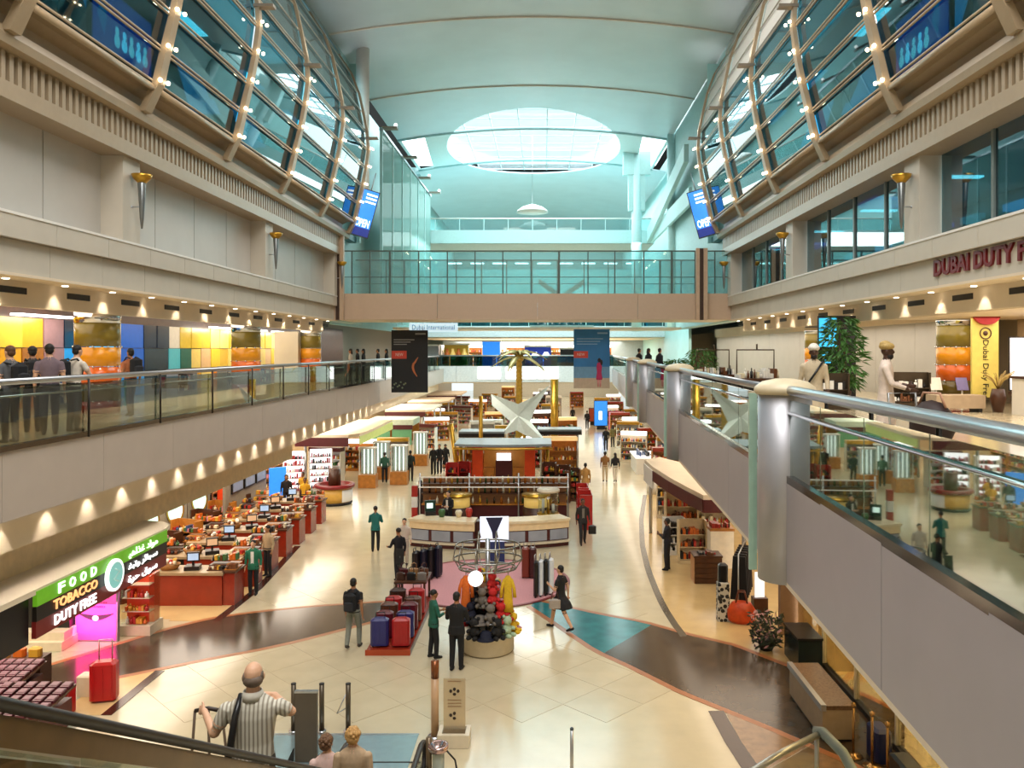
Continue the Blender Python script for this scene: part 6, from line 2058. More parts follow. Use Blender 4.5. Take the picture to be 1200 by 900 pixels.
# pen poster and white counter in the shop at the right edge
pp = thing('lit_poster', 'glowing white poster showing a black pen, on the right picture edge', 'poster', (13.0, 21.6, ZL2), R(-25))
G().box(-0.55, -0.05, 0.55, 0.75, 0.05, 2.0).build('frame', M_black, pp)
G().box(-0.52, -0.062, 0.58, 0.72, -0.05, 1.97).build('lit_face', mat('lit_poster_white', '#eef0fa', 0.4, emit=0.9, var=0.03), pp)
G().slab([(-0.18, -0.07, 1.50), (-0.08, -0.07, 1.46), (0.06, -0.07, 2.2), (-0.02, -0.07, 2.22)], 0.02).build('pen', M_chrome, pp)
G().slab([(0.30, -0.07, 1.00), (0.50, -0.07, 1.06), (0.50, -0.07, 1.14), (0.32, -0.07, 1.10)], 0.02).build('clip', M_black, pp)
G().box(-0.55, -0.09, 0.45, 0.75, 0.1, 0.52).build('ledge', M_dwood, pp)
ic = thing('shop_island', 'white shop counter with a dark top under the pen poster', 'counter', (12.6, 20.4, ZL2))
G().box(-0.55, -0.8, 0, 0.9, 0.5, 0.92).build('body', M_white, ic)
G().box(-0.60, -0.85, 0.92, 0.95, 0.55, 0.98).build('top', M_dwood, ic)
lb_ = thing('low_bench', 'low taupe bench below the yellow banner', 'bench', (10.9, 21.7, ZL2))
G().box(-0.55, -0.3, 0.10, 0.75, 0.3, 0.45).build('seat', mat('taupe_fabric', '#a8937a', 0.8), lb_)
for sx in (-0.45, 0.65):
    G().box(sx - 0.04, -0.25, 0, sx + 0.04, 0.25, 0.10).build('foot', M_black, lb_)
bq = thing('flower_stand', 'dry grass bouquet in a dark pot in front of the yellow banner', 'bouquet', (12.0, 21.45, ZL2))
G().lathe([(0.12, 0), (0.20, 0.35), (0.15, 0.62), (0.13, 0.62)], 14).build('pot', M_dwood, bq)
r = random.Random(11)
g = G()
for i in range(46):
    a, L = r.uniform(0, 6.28), r.uniform(0.3, 0.62)
    x, y = math.cos(a) * L * 0.7, math.sin(a) * L * 0.7
    g.tube([(0, 0, 0.6), (x * 0.5, y * 0.5, 0.6 + L * 0.6), (x, y, 0.6 + L * 0.8)], 0.008, 4)
tag(g.build('stems', mat('dry_grass', '#b79a58', 0.7), bq), kind='stuff')
for i, (x, y, c) in enumerate(((11.2, 23.2, 5), (11.9, 23.1, 8))):
    o = thing('info_stand', 'small %s stand in front of the orange banded column' % ('white' if i == 0 else 'lilac'), 'stand', (x, y, ZL2))
    G().cyl((0, 0, 0), 0.14, 0.03, 12).build('foot', M_steel, o)
    G().cyl((0, 0, 0.03), 0.025, 0.55, 8).build('post', M_white, o)
    G().slab([(-0.16, -0.05, 0.5), (0.16, -0.05, 0.5), (0.16, 0.08, 0.85), (-0.16, 0.08, 0.85)], 0.02).build('panel', PROD[c] if c != 8 else mat('lilac', '#8f86c2', 0.5), o)

# display tables, frames and plant
for i, (x, y, l) in enumerate(((7.2, 27.4, 'nearer'), (6.6, 31.5, 'farther'))):
    o = thing('display_table', '%s of the dark display tables with a tall metal frame on the right gallery' % l, 'table', (x, y, ZL2), R(5))
    G().box(-0.85, -0.4, 0.62, 0.85, 0.4, 0.70).build('tabletop', M_dwood, o)
    G().box(-0.8, -0.35, 0.0, 0.8, 0.35, 0.62).build('body', M_black, o)
    G().tube([(-0.65, 0.2, 0.7), (-0.65, 0.2, 1.65), (0.65, 0.2, 1.65), (0.65, 0.2, 0.7)], 0.028, 6).build('frame', mat('frame_bronze', '#4a3c2c', 0.4, metal=0.5), o)
    G().tube([(0.05, 0.2, 1.65), (0.05, 0.2, 1.85)], 0.03, 6).build('finial', MATS['frame_bronze'], o)
    tag(goods(1.5, 0.6, [0.70], 410 + i, [2, 9, 5, 1], (0.12, 0.34)).build('leather_goods', PROD, o), kind='stuff')
for i, (x, y) in enumerate(((10.6, 23.6), (7.9, 22.6), (5.4, 34.2))):
    gondola('open metal shelf of dark goods on the right gallery, %s' % ('behind the plant', 'beside the plant', 'near the silhouettes')[i], (x, y, ZL2), R(-20), 1.1, 1.0, 0.45, 2, MATS['frame_bronze'], 420 + i, [9, 2, 5])


def plant(lb, loc, h, rr, nleaf, seed, L=0.26, pot=True):
    o = thing('potted_tree', lb, 'plant', loc)
    G().lathe([(0.20, 0), (0.28, 0.42), (0.25, 0.42), (0.24, 0.36), (0, 0.36)], 16).build('pot', M_dwood, o)
    r_ = random.Random(seed)
    for q in range(5):
        a = q * 1.26
        G().tube([(0.04 * math.cos(a), 0.04 * math.sin(a), 0.36), (0.10 * math.cos(a), 0.10 * math.sin(a), h * 0.55), (0.25 * rr * math.cos(a), 0.25 * rr * math.sin(a), h * 0.95)], [0.022, 0.016, 0.007], 6).build('stem', mat('bark', '#5a4630', 0.8), o)
    g_ = G()
    for q in range(nleaf):
        t = r_.random()
        z = 0.55 + (h - 0.5) * t
        rad = rr * (0.45 + 0.55 * math.sin(PI * min(1, t * 0.8 + 0.15))) * math.sqrt(r_.random())
        a = r_.uniform(0, 6.28)
        p = Vector((rad * math.cos(a), rad * math.sin(a), z))
        d = Vector((math.cos(a + r_.uniform(-0.8, 0.8)), math.sin(a + r_.uniform(-0.8, 0.8)), r_.uniform(-0.9, 0.5))).normalized()
        w_ = d.cross(Vector((0, 0, 1))).normalized() * L * 0.17
        k = Vector((0, 0, 0.02))
        g_.add([p, p + d * L * 0.45 + w_ + k, p + d * L - Vector((0, 0, 0.05)), p + d * L * 0.45 - w_ + k], [(0, 1, 2, 3)])
    tag(g_.build('leaves', mat('leaf_green', '#4c7a3a', 0.5, var=0.3, scale=8), o, fix=False), kind='stuff')
    return o


plant('tall leafy potted tree in front of the blue screen on the right gallery', (8.95, 24.4, ZL2), 2.55, 0.62, 620, 5, 0.30)
plant('leafy potted tree beside the silhouettes at the far right gallery', (7.4, 38.5, ZL2), 1.65, 0.7, 320, 6, 0.28)
plant('low bushy potted plant left of the far leafy tree on the right gallery', (6.6, 41.0, ZL2), 1.1, 0.6, 240, 8, 0.26)
bs = thing('blue_screen_totem', 'tall glowing blue screen totem behind the leafy tree', 'screen', (9.3, 26.3, ZL2), R(-12))
G().box(-0.42, -0.06, 0, 0.75, 0.06, 2.75).build('case', M_black, bs)
G().box(-0.38, -0.075, 1.75, 0.16, -0.06, 2.68).build('lit_face', E_cyan, bs)
for q in range(5):
    G().box(-0.30 + 0.1 * (q % 2), -0.075, 0.5 + 0.24 * q, -0.12 + 0.1 * (q % 2), -0.06, 0.62 + 0.24 * q).build('lit_dot', E_cyan, bs)
lt_ = thing('luggage_trolley', 'luggage trolley with a dark bag behind the near steel handrail', 'trolley', (5.55, 11.7, ZL2), R(-70))
G().box(-0.45, -0.28, 0.16, 0.45, 0.28, 0.20).build('deck', M_steel, lt_)
for sx in (-0.35, 0.35):
    for sy in (-0.22, 0.22):
        G().ball((sx, sy, 0.08), (0.08, 0.03, 0.08), 8).build('wheel', M_black, lt_)
G().tube([(-0.45, -0.26, 0.2), (-0.52, -0.26, 1.0), (-0.52, 0.26, 1.0), (-0.45, 0.26, 0.2)], 0.018, 6).build('push_handle', M_steel, lt_)
hb = thing('travel_bag', 'rounded dark brown travel bag on the luggage trolley', 'bag', (5.55, 11.7, ZL2 + 0.21), R(-70))
G().ball((0.05, 0, 0.36), (0.36, 0.25, 0.36), 14).build('pouch', mat('bag_dark', '#2a1410', 0.6), hb)
G().tube([(-0.2, 0, 0.62), (-0.1, 0, 0.82), (0.2, 0, 0.82), (0.3, 0, 0.62)], 0.018, 6).build('handle', mat('bag_strap', '#b98a70', 0.6), hb)

# ------------------------------------------------------------------ banners hung below the bridge, screens, signs
bk = thing('hanging_banner', 'tall black hanging banner with a red label and a glowing orange arc', 'banner', (-7.18, 43.2, 5.23))
G().box(-0.97, -0.02, 0, 0.97, 0.02, 3.32).build('cloth', mat('banner_black', '#14171d', 0.6), bk)
G().box(-0.95, -0.028, 1.80, -0.16, -0.02, 2.22).build('red_label', mat('label_red', '#d2483a', 0.5), bk)
text('NEW', mat('print_pale', '#e8d8d0', 0.5), (-0.55, -0.032, 2.01), (90, 0, 0), 0.16, 0.4, 0.002, bk)
for i in range(3):
    G().box(-0.85, -0.028, 2.78 - i * 0.12, 0.25 - 0.2 * i, -0.02, 2.83 - i * 0.12).build('print_line', mat('print_grey', '#8b8d90', 0.5), bk)
G().box(0.30, -0.028, 3.08, 0.85, -0.02, 3.16).build('print_line', MATS['print_grey'], bk)
G().tube([(0.40 - 0.22 * math.sin(PI * i / 12) + 0.05 * (i > 8), -0.03, 0.85 + i * 0.085) for i in range(13)], [0.02 + 0.05 * math.sin(PI * i / 12) for i in range(13)], 6).build('orange_arc', mat('print_orange', '#b5673f', 0.5, emit=0.1), bk)
for i in range(9):
    G().ball((-0.9 + 0.085 * i, -0.02, 0.25 + 0.12 * (i % 3) + 0.06 * (i % 2)), (0.05, 0.012, 0.05), 8).build('print_flower', mat('print_sage', '#6d7a62', 0.6), bk)
for sx in (-0.7, 0.7):
    G().cyl((sx, 0, 3.32), 0.008, 0.48, 5).build('cord', M_steel, bk)
bl = thing('hanging_banner', 'tall blue hanging banner printed with sea, sand and a woman in pink', 'banner', (2.52, 43.2, 5.45))
G().box(-0.96, -0.02, 0.75, 0.96, 0.02, 3.15).build('cloth', mat('banner_blue', '#2f79b8', 0.6, var=0.12, scale=1.2), bl)
G().box(-0.96, -0.021, 0.55, 0.96, 0.021, 1.15).build('sea_print', mat('banner_sea', '#6e9cc0', 0.6), bl)
G().box(-0.96, -0.021, 0.0, 0.96, 0.021, 0.55).build('sand_print', mat('banner_sand', '#c2ae97', 0.6), bl)
G().box(-0.96, -0.028, 1.62, -0.20, -0.02, 1.98).build('red_label', MATS['label_red'], bl)
text('NEW', MATS['print_pale'], (-0.58, -0.032, 1.80), (90, 0, 0), 0.14, 0.4, 0.002, bl)
for i in range(3):
    G().box(-0.80, -0.028, 2.62 - i * 0.14, 0.6 - 0.15 * i, -0.02, 2.66 - i * 0.14).build('print_line', mat('print_light', '#8fb8da', 0.5), bl)
G().box(0.3, -0.028, 2.90, 0.85, -0.02, 2.98).build('print_line', MATS['print_light'], bl)
g = G().ball((0.40, -0.03, 1.50), (0.09, 0.01, 0.12), 10, 1)
g.lathe([(0.15, 0.45), (0.17, 0.55), (0.12, 0.85), (0.15, 1.15), (0.10, 1.36), (0, 1.38)], 10, (0.40, -0.022, 0), 0, sy=0.06)
g.ball((0.52, -0.026, 1.38), (0.07, 0.01, 0.16), 8, 1)
for sx in (-0.06, 0.06):
    g.lathe([(0.035, 0.08), (0.05, 0.46)], 8, (0.40 + sx, -0.022, 0), 2, sy=0.2)
g.build('printed_figure', [mat('print_pink', '#b82a5f', 0.6), mat('print_hair', '#2b1a1c', 0.6), mat('print_skin', '#d98a8a', 0.6)], bl)
for sx in (-0.7, 0.7):
    G().cyl((sx, 0, 3.15), 0.008, 0.43, 5).build('cord', M_steel, bl)
for s, lb in ((-1, 'tilted blue advertising screen at the far end of the left curved glass'), (1, 'tilted blue advertising screen at the far end of the right curved glass')):
    x = -9.32 if s < 0 else mir(-9.32)
    o = thing('advertising_screen', lb, 'screen', (x, 42.1, 14.6))
    o.rotation_euler = (0, R(15) * -s, 0)
    o.rotation_euler = (R(0), R(15 if s < 0 else -15), R(-14 * s))
    G().box(-0.48, 0, -1.25, 0.48, 0.14, 1.25).build('case', M_black, o)
    G().box(-0.44, -0.012, -1.20, 0.44, 0.0, 1.20).build('lit_face', E_blue, o)
    G().box(-0.44, -0.018, -1.20, 0.44, -0.012, -0.78).build('lit_navy', E_navy, o)
    text('OPEN', E_text, (0, -0.03, -0.55), (90, 0, 0), 0.42, 0.72, 0.004, o, bold=0.02)
    for k in range(3):
        G().box(-0.15, -0.02, 0.55 + 0.2 * k, 0.40, -0.012, 0.64 + 0.2 * k).build('lit_line', E_text, o)
    G().tube([(0, 0.1, 1.2), (0, 0.1, 2.2)], 0.03, 6).build('hanger', M_steel, o)
for s, lb in ((-1, 'long dark blue video screen with white figures behind the left curved glass'), (1, 'long dark blue video screen with white figures behind the right curved glass')):
    x = -10.9 if s < 0 else mir(-10.9)
    o = thing('video_screen', lb, 'screen', (x, 21.0, 15.0), R(90) if s < 0 else R(-90))
    G().box(-1.5, 0.0, -0.05, 1.5, 0.12, 1.55).build('case', M_black, o)
    G().box(-1.45, -0.012, 0.0, 1.45, 0.0, 1.5).build('lit_face', mat('lit_deep_blue', '#1a2a86', 0.4, emit=3.0, var=0.3, scale=1.5), o)
    d_ = -0.95 if s < 0 else 0.95
    G().slab([(d_ - 0.32, -0.016, 0.75), (d_, -0.016, 0.25), (d_ + 0.1, -0.016, 0.75), (d_, -0.016, 1.45)], 0.004).build('cyan_shape', E_cyan, o)
    for k in range(5):
        xx = -0.35 + 0.36 * k if s < 0 else 0.35 - 0.36 * k
        f_ = G().ball((xx, -0.02, 0.62), (0.10, 0.012, 0.12), 8)
        f_.ball((xx, -0.02, 0.36), (0.15, 0.012, 0.18), 8)
        f_.build('lit_figure', mat('lit_figure_%d' % (k % 2), ('#f6d8d8', '#e9f0ff')[k % 2], 0.5, emit=4.0), o)
    G().cyl((-1.0, 0.06, -1.4), 0.05, 1.35, 8).build('leg', M_grey, o)
    G().cyl((1.0, 0.06, -1.4), 0.05, 1.35, 8).build('leg', M_grey, o)
si = thing('hanging_sign', 'pale lit sign reading Dubai International below the bridge', 'sign', (-7.6, 55.52, 8.72))
G().box(-1.65, -0.05, 0, 1.65, 0.07, 0.62).build('board', mat('lit_pale_sign', '#cfe6f5', 0.5, emit=0.75, var=0), si)
text('Dubai International', mat('letter_steel_blue', '#2f6f9f', 0.5), (0, -0.06, 0.31), (90, 0, 0), 0.34, 2.9, 0.006, si)
for sx in (-1.3, 1.3):
    G().cyl((sx, 0.0, 0.62), 0.015, 0.06, 6).build('rod', M_steel, si)
# shops on the far cross gallery
for i, (x, w_, h_, m_, l) in enumerate(((-8.0, 2.2, 2.1, 'panel_ochre', 'yellow goods wall'), (-4.9, 1.6, 2.4, 'lit_blue', 'glowing blue booth'), (-0.6, 2.4, 1.9, 'lit_navy', 'violet blue screen'), (2.2, 1.5, 1.7, 'black_plastic', 'black booth'), (-10.2, 1.2, 2.0, 'grey_plastic', 'grey booth'))):
    o = thing('gallery_booth', l + ' on the far cross gallery', 'booth', (x, 74 + (i % 2), ZL2))
    G().cbox((0, 0, 0), (w_, 1.0, h_)).build('body', MATS[m_], o)
    G().cbox((0, 0, h_), (w_ + 0.2, 1.2, 0.14)).build('top', M_white, o)
    if i == 0:
        for q in range(4):
            b_ = G().lathe([(0.22, 0), (0.24, 0.5), (0.12, 0.8), (0.12, 1.0), (0, 1.02)], 10, (-0.8 + q * 0.52, -0.75, 0.75)).build('big_bottle', MATS['lit_gold'] if q % 2 else PROD[7], o)
    if i == 2:
        for q in range(4):
            G().lathe([(0, 0), (0.3, 0), (0.3, 0.03), (0, 0.03)], 6, smooth=False).build('hexagon', E_white if q % 2 else E_blue, o, (-0.75 + q * 0.5, -0.53, 0.7 + 0.5 * (q % 2)), (R(90), 0, 0))
for i in range(8):
    gondola('far shop shelf on the cross gallery, %s from the left' % ORD[i], (-9.5 + 2.2 * i, 82 + i % 3, ZL2), 0, 1.8, 1.9, 0.5, 4, (M_white, M_wood)[i % 2], 440 + i, group='far shelves on the cross gallery', header=E_white)
# ------------------------------------------------------------------ the escalator below the viewpoint
ea = thing('escalator', 'escalator descending below the viewer, dark handrail crossing the lower left corner', 'escalator', (0, 0, 0))
M_rubber = mat('handrail_rubber', '#17110e', 0.45, var=0.05)
M_deck = mat('bronze_deck', '#7d6a52', 0.3, metal=0.5, var=0.1)


def hz(y):
    return 7.93 - 0.5774 * y


for sx in (-2.05, -3.3):
    top = [(sx, y, hz(y)) for y in (2.0, 4, 6, 8, 10, 11.6)]
    end = [(sx, 12.1, 1.02), (sx, 12.7, 0.95), (sx, 13.5, 0.93), (sx, 13.78, 0.85), (sx, 13.88, 0.66), (sx, 13.80, 0.48), (sx, 13.6, 0.40), (sx, 13.0, 0.38)]
    hr = G()
    P = top + end
    # flattened rubber belt
    pts = [Vector(p) for p in P]
    vs, fs = [], []
    for i, p in enumerate(pts):
        d = (pts[min(i + 1, len(pts) - 1)] - pts[max(0, i - 1)]).normalized()
        nrm = Vector((1, 0, 0)).cross(d).normalized()
        for a in range(10):
            t = 2 * PI * a / 10
            vs.append(p + Vector((0.048 * math.cos(t), 0, 0)) + nrm * 0.026 * math.sin(t))
    for i in range(len(pts) - 1):
        for a in range(10):
            b_ = (a + 1) % 10
            fs.append((i * 10 + a, i * 10 + b_, i * 10 + 10 + b_, i * 10 + 10 + a))
    hr.add(vs, fs, 0, True).build('handrail', M_rubber, ea)
    ys_ = [2.0 + 1.6 * i for i in range(7)]
    G().slab([(sx - 0.05, 2, hz(2) - 0.16), (sx - 0.05, 12.0, hz(12.0) - 0.16), (sx - 0.05, 12.0, hz(12.0) - 0.03), (sx - 0.05, 2, hz(2) - 0.03)], -0.10).build('rail_profile', M_deck, ea)
    G().slab([(sx - 0.04, 2, hz(2) - 0.19), (sx - 0.04, 12.0, hz(12.0) - 0.19), (sx - 0.04, 12.0, hz(12.0) - 0.16), (sx - 0.04, 2, hz(2) - 0.16)], -0.08).build('bright_line', M_steel, ea)
    for a, b in zip(ys_[:-1], ys_[1:]):
        G().slab([(sx - 0.006, a + 0.015, hz(a) - 0.72), (sx - 0.006, b - 0.015, hz(b) - 0.72), (sx - 0.006, b - 0.015, hz(b) - 0.17), (sx - 0.006, a + 0.015, hz(a) - 0.17)], -0.012).build('glass_pane', G_clear, ea)
    G().slab([(sx - 0.12, 2, hz(2) - 0.98), (sx - 0.12, 12.4, hz(12.4) - 0.98), (sx - 0.12, 12.4, hz(12.4) - 0.70), (sx - 0.12, 2, hz(2) - 0.70)], -0.24).build('skirt_deck', M_deck, ea)
    G().box(sx - 0.12, 12.4, 0, sx + 0.12, 13.5, 0.30).build('newel_base', M_steel, ea)
    G().box(sx - 0.006, 12.3, 0.30, sx + 0.006, 13.6, 0.92).build('newel_glass', G_clear, ea)
stp = G().box(-0.52, -0.2, -0.20, 0.52, 0.2, 0.0).mesh('step', mat('step_grey', '#55575a', 0.4, metal=0.6))
for i in range(24):
    y = 2.9 + 0.4 * i
    z = 6.98 - 0.5774 * (y + 0.2)
    if z > 0:
        put('step', stp, ea, (-2.675, y, z))
G().slab([(-3.4, 2, hz(2) - 1.6), (-1.95, 2, hz(2) - 1.6), (-1.95, 12.2, hz(12.2) - 1.25), (-3.4, 12.2, hz(12.2) - 1.25)], 0.1).build('truss_cover', M_deck, ea)
tl_ = struct(G().box(-5.3, 13.2, -0.004, -2.45, 15.75, 0.012).build('floor_landing_plate', mat('landing_steel', '#a3b9bd', 0.22, metal=0.6, var=0.05)))
G().box(-5.3, 15.75, -0.004, -2.45, 15.83, 0.014).build('edge_strip', M_steel, tl_)
G().box(-3.3, 14.7, 0.012, -2.05, 14.74, 0.016).build('comb_line', M_dark, tl_)

# bollards and brown panel at the escalator foot
for i, (px_, lb) in enumerate(((344, 'first bronze bollard from the left before the escalator landing'), (377, 'second bronze bollard from the left, right of the brown panel'), (408, 'third bronze bollard from the left, with a thin wire barrier arm'))):
    X_, Y_ = gp(px_, 857)
    o = thing('bollard', lb, 'bollard', (X_, Y_, 0))
    G().cyl((0, 0, 0), 0.05, 0.93, 12).build('post', mat('bollard_bronze', '#5d5344', 0.3, metal=0.5), o)
    G().cyl((0, 0, 0), 0.09, 0.02, 14).build('foot', M_steel, o)
    G().cyl((0, 0, 0.93), 0.052, 0.015, 12).build('cap', M_dark, o)
    if i == 2:
        G().tube([(-0.05, 0, 0.45), (-0.22, 0, 0.35), (-0.05, 0.02, 0.72)], 0.012, 5).build('barrier_arm', M_steel, o)
bp = thing('notice_board', 'free standing brown rectangular panel between the bronze bollards', 'sign', (-4.33, 14.75, 0))
G().box(-0.20, -0.04, 0.02, 0.20, 0.04, 1.27).build('panel', mat('board_brown', '#5a4f41', 0.4, var=0.06), bp)
G().box(-0.21, -0.045, 1.27, 0.21, 0.045, 1.30).build('cap', M_steel, bp)
G().slab([(-0.34, -0.10, 0), (-0.20, -0.10, 0), (-0.20, -0.06, 0.28), (-0.22, -0.06, 0.28)], 0.03).build('foot_brace', M_dark, bp)

# sign post and rules board by the escalator
tp = thing('sign_post', 'tall slim copper and beige post beside the escalator newel', 'post', (-2.12, 15.7, 0))
G().cyl((0, 0, 0), 0.075, 1.15, 16).build('shaft', mat('post_beige', '#c49e78', 0.35, var=0.05), tp)
G().cyl((0, 0, 1.15), 0.078, 0.33, 16).build('copper_head', mat('post_copper', '#8a5230', 0.25, metal=0.6), tp)
G().cyl((0, 0, 0), 0.14, 0.03, 18).build('foot', M_steel, tp)
rb_ = thing('rules_board', 'clear standing board with small dark pictograms beside the copper post', 'sign', (-1.72, 15.5, 0))
G().box(-0.21, -0.008, 0.25, 0.21, 0.008, 1.22).build('clear_sheet', glass('board_glass', '#eadcc0', 0.06, 0.4, dens=0.35), rb_)
G().box(-0.30, -0.25, 0.0, 0.30, 0.2, 0.24).build('base', M_cream, rb_)
G().box(-0.22, -0.16, 0.24, 0.22, 0.12, 0.25).build('dark_inset', M_deck, rb_)
M_ink = mat('pictogram_ink', '#2c211c', 0.6)
for z, q in ((0.98, 3), (0.52, 2)):
    for k in range(q):
        G().ball((-0.07 + 0.07 * k, -0.012, z + 0.035 * (k % 2)), (0.03, 0.004, 0.035), 8).build('pictogram', M_ink, rb_)
    G().ball((0.0, -0.012, z - 0.06), (0.035, 0.004, 0.03), 8).build('pictogram', M_ink, rb_)
for z in (1.16, 0.80, 0.74, 0.68):
    G().box(-0.13, -0.012, z, 0.13, -0.008, z + 0.015).build('text_line', mat('ink_line', '#8d6f52', 0.6), rb_)
rn = thing('ash_stand', 'round chrome topped stand with a curved handle at the escalator foot', 'stand', (-1.78, 13.6, 0))
G().cyl((0, 0, 0), 0.10, 0.78, 16).build('clear_body', glass('stand_glass', '#cfd6d2', 0.12, 0.6, dens=0.3), rn)
G().lathe([(0.15, 0.78), (0.17, 0.82), (0.17, 0.88), (0.13, 0.88), (0.10, 0.83), (0.0, 0.83)], 22).build('ring_top', mat('rose_chrome', '#c9a9a4', 0.15, metal=0.9), rn)
G().tube([(0.12, 0, 0.80), (0.28, 0, 0.62), (0.34, 0, 0.3), (0.35, 0, 0.0)], 0.016, 8).build('curved_handle', M_black, rn)
G().cyl((-0.17, 0.1, 0), 0.05, 0.95, 10).build('side_post', M_deck, rn)
pb = thing('thin_post', 'thin steel post standing alone on the bright floor at the bottom edge', 'post', (0.47, 13.9, 0))
G().cyl((0, 0, 0), 0.03, 0.98, 12).build('shaft', M_steel, pb)
G().ball((0, 0, 1.0), 0.035, 10).build('knob', mat('knob_dark', '#3d4a50', 0.3), pb)
G().cyl((0, 0, 0), 0.09, 0.02, 14).build('foot', M_steel, pb)
gr_ = thing('guard_rail', 'grey tubular guard rail with a bent corner at the lower right', 'railing', (0, 0, 0))
G().tube([(2.9, 12.3, 0.95), (3.9, 13.2, 0.96), (4.65, 13.75, 0.98)], 0.055, 10).build('top_tube', mat('guard_steel', '#a9aba6', 0.3, metal=0.7), gr_)
G().tube([(4.62, 13.85, 0.98), (4.72, 13.75, 1.02), (4.86, 13.2, 0.94), (5.0, 12.4, 0.55), (5.08, 12.0, 0.3)], 0.085, 10).build('grey_belt', mat('guard_grey', '#7d8a88', 0.35), gr_)
G().slab([(2.9, 12.32, 0.05), (4.6, 13.75, 0.05), (4.6, 13.75, 0.85), (2.9, 12.32, 0.85)], 0.012).build('glass_pane', G_clear, gr_)
for x, y in ((2.95, 12.34), (4.62, 13.75)):
    G().cyl((x, y, 0), 0.04, 0.95, 10).build('post', M_steel, gr_)

# ------------------------------------------------------------------ people on the hall floor
def P(px_, py_, **k):
    x, y = gp(px_, py_)
    return (x, y, 0)


L_ = P(414, 760)
person('man in a black shirt and grey trousers walking away with a backpack', L_, R(-8), 1.76, '#17181b', '#7f8379', 'tan', sleeve='short', stride=0.16, voxel=0.014, shoe='#3b332c')
backpack(L_, R(-8), 'black backpack on the walking man in grey trousers', '#101114')
person('woman in a teal tunic and black trousers walking away up the left aisle', P(440, 646), R(4), 1.68, '#1d6a66', '#16161a', 'tan', hairstyle='bun', wear='jacket', stride=0.06, arms=HOLD)
person('woman in black standing at the left edge of the pink carpet', P(467, 680), R(40), 1.70, '#15151a', '#15151a', 'tan', hairstyle='bun', stride=0.05, arms={'l': ((-0.25, 0.10, 1.14), (-0.22, 0.32, 1.10))})
person('person in pale clothes behind the woman in black', P(474, 662), R(180), 1.62, '#cdbfb0', '#b5a797', 'light', hairstyle='short')
person('saleswoman in a green jacket and black trousers facing the man in black', P(508, 771), R(-62), 1.66, '#1b5a49', '#141417', 'tan', hairstyle='bun', wear='jacket', arms=HOLD, stride=0.05, voxel=0.014)
person('man in a black suit standing with his back turned beside the toy kiosk', P(535, 785), R(-14), 1.82, '#0f0f11', '#101013', 'tan', wear='jacket', arms=HOLD, stride=0.04, voxel=0.014, bulk=1.08)
person('woman in a black dress striding right across the teal band', P(657, 738), R(62), 1.72, '#151317', '#151317', 'light', hairstyle='short', wear='dress', hem=0.62, sleeve='short', stride=0.34, arms={'l': ((-0.25, 0.05, 1.13), (-0.2, 0.22, 1.22))}, voxel=0.014)
hbx = thing('handbag', 'grey and white handbag on the arm of the striding woman in black', 'bag', (P(657, 738)[0] - 0.16, P(657, 738)[1] - 0.25, 0.66))
G().rbox((0, 0, 0), (0.30, 0.12, 0.24), 0.03).build('pouch', mat('bag_grey', '#a59a8f', 0.5), hbx)
G().tube([(-0.1, 0, 0.22), (-0.06, 0, 0.42), (0.06, 0, 0.42), (0.1, 0, 0.22)], 0.012, 6).build('strap', M_dwood, hbx)
L_ = P(683, 638)
person('man in dark clothes walking towards the viewer beside the bar', L_, R(188), 1.76, '#2a2624', '#1d1c20', 'brown', stride=0.14, inner='#7d7468', wear='jacket')
tag(G().rbox((0, 0, 0), (0.30, 0.13, 0.34), 0.04).build('carry_bag', BLK, None, (L_[0] + 0.36, L_[1] - 0.05, 0.42)), 'black bag carried by the dark dressed man beside the bar', 'bag')
person('person in sand coloured tunic and trousers walking away down the right aisle', P(686, 583), R(0), 1.75, '#b8894a', '#b08548', 'brown', wear='robe', hem=0.75, stride=0.08)
person('man in a tan shirt walking away in the pair on the right aisle', P(709, 565), R(-4), 1.74, '#8c6236', '#c9b596', 'brown', stride=0.12, sleeve='short')
person('woman in black top and white trousers in the pair on the right aisle', P(721, 565), R(10), 1.66, '#18161a', '#d8d0c2', 'tan', hairstyle='long', stride=0.14)
person('man in black in the farther group on the right aisle', P(710, 528), R(0), 1.75, '#17171b', '#17171b', 'tan', stride=0.08)
person('person in an olive jacket in the farther group on the right aisle', P(718, 524), R(15), 1.7, '#6b6136', '#2a2724', 'tan', wear='jacket', hairstyle='long')
person('man in black walking beyond the tent sail in the far aisle', P(688, 503), R(0), 1.76, '#141417', '#1b1b20', 'tan', stride=0.15)
person('person in black standing by the far stalls left of the far aisle', P(671, 497), R(20), 1.74, '#121214', '#121214', 'tan')
L_ = P(782, 668)
person('man in dark navy standing at the right with a phone', L_, R(62), 1.76, '#191a24', '#14141b', 'brown', arms=PHONE, voxel=0.016)
person('woman in a green jacket and white blouse beside the near checkout desk', (P(293, 697)[0] + 0.1, P(293, 697)[1], 0), R(182), 1.68, '#1f6b4e', '#15161a', 'light', hairstyle='bun', wear='jacket', inner='#e8e4dc', voxel=0.016)
person('person in a beige shirt and black trousers behind the green jacketed woman', P(314, 675), R(150), 1.68, '#b39a76', '#17171a', 'tan', hairstyle='long')
person('cashier in a yellow shirt behind the checkout desks', (-10.9, 36.9, 0), R(190), 1.68, '#d9a21c', '#241d1a', 'brown', sleeve='short')
person('second cashier in a yellow shirt standing beside the first', (-11.5, 38.6, 0), R(170), 1.68, '#cf9a20', '#241d1a', 'brown', sleeve='short')
person('assistant in black standing left of the nearest cashier', (-12.0, 37.7, 0), R(200), 1.7, '#1c1518', '#1a1518', 'tan', hairstyle='long')
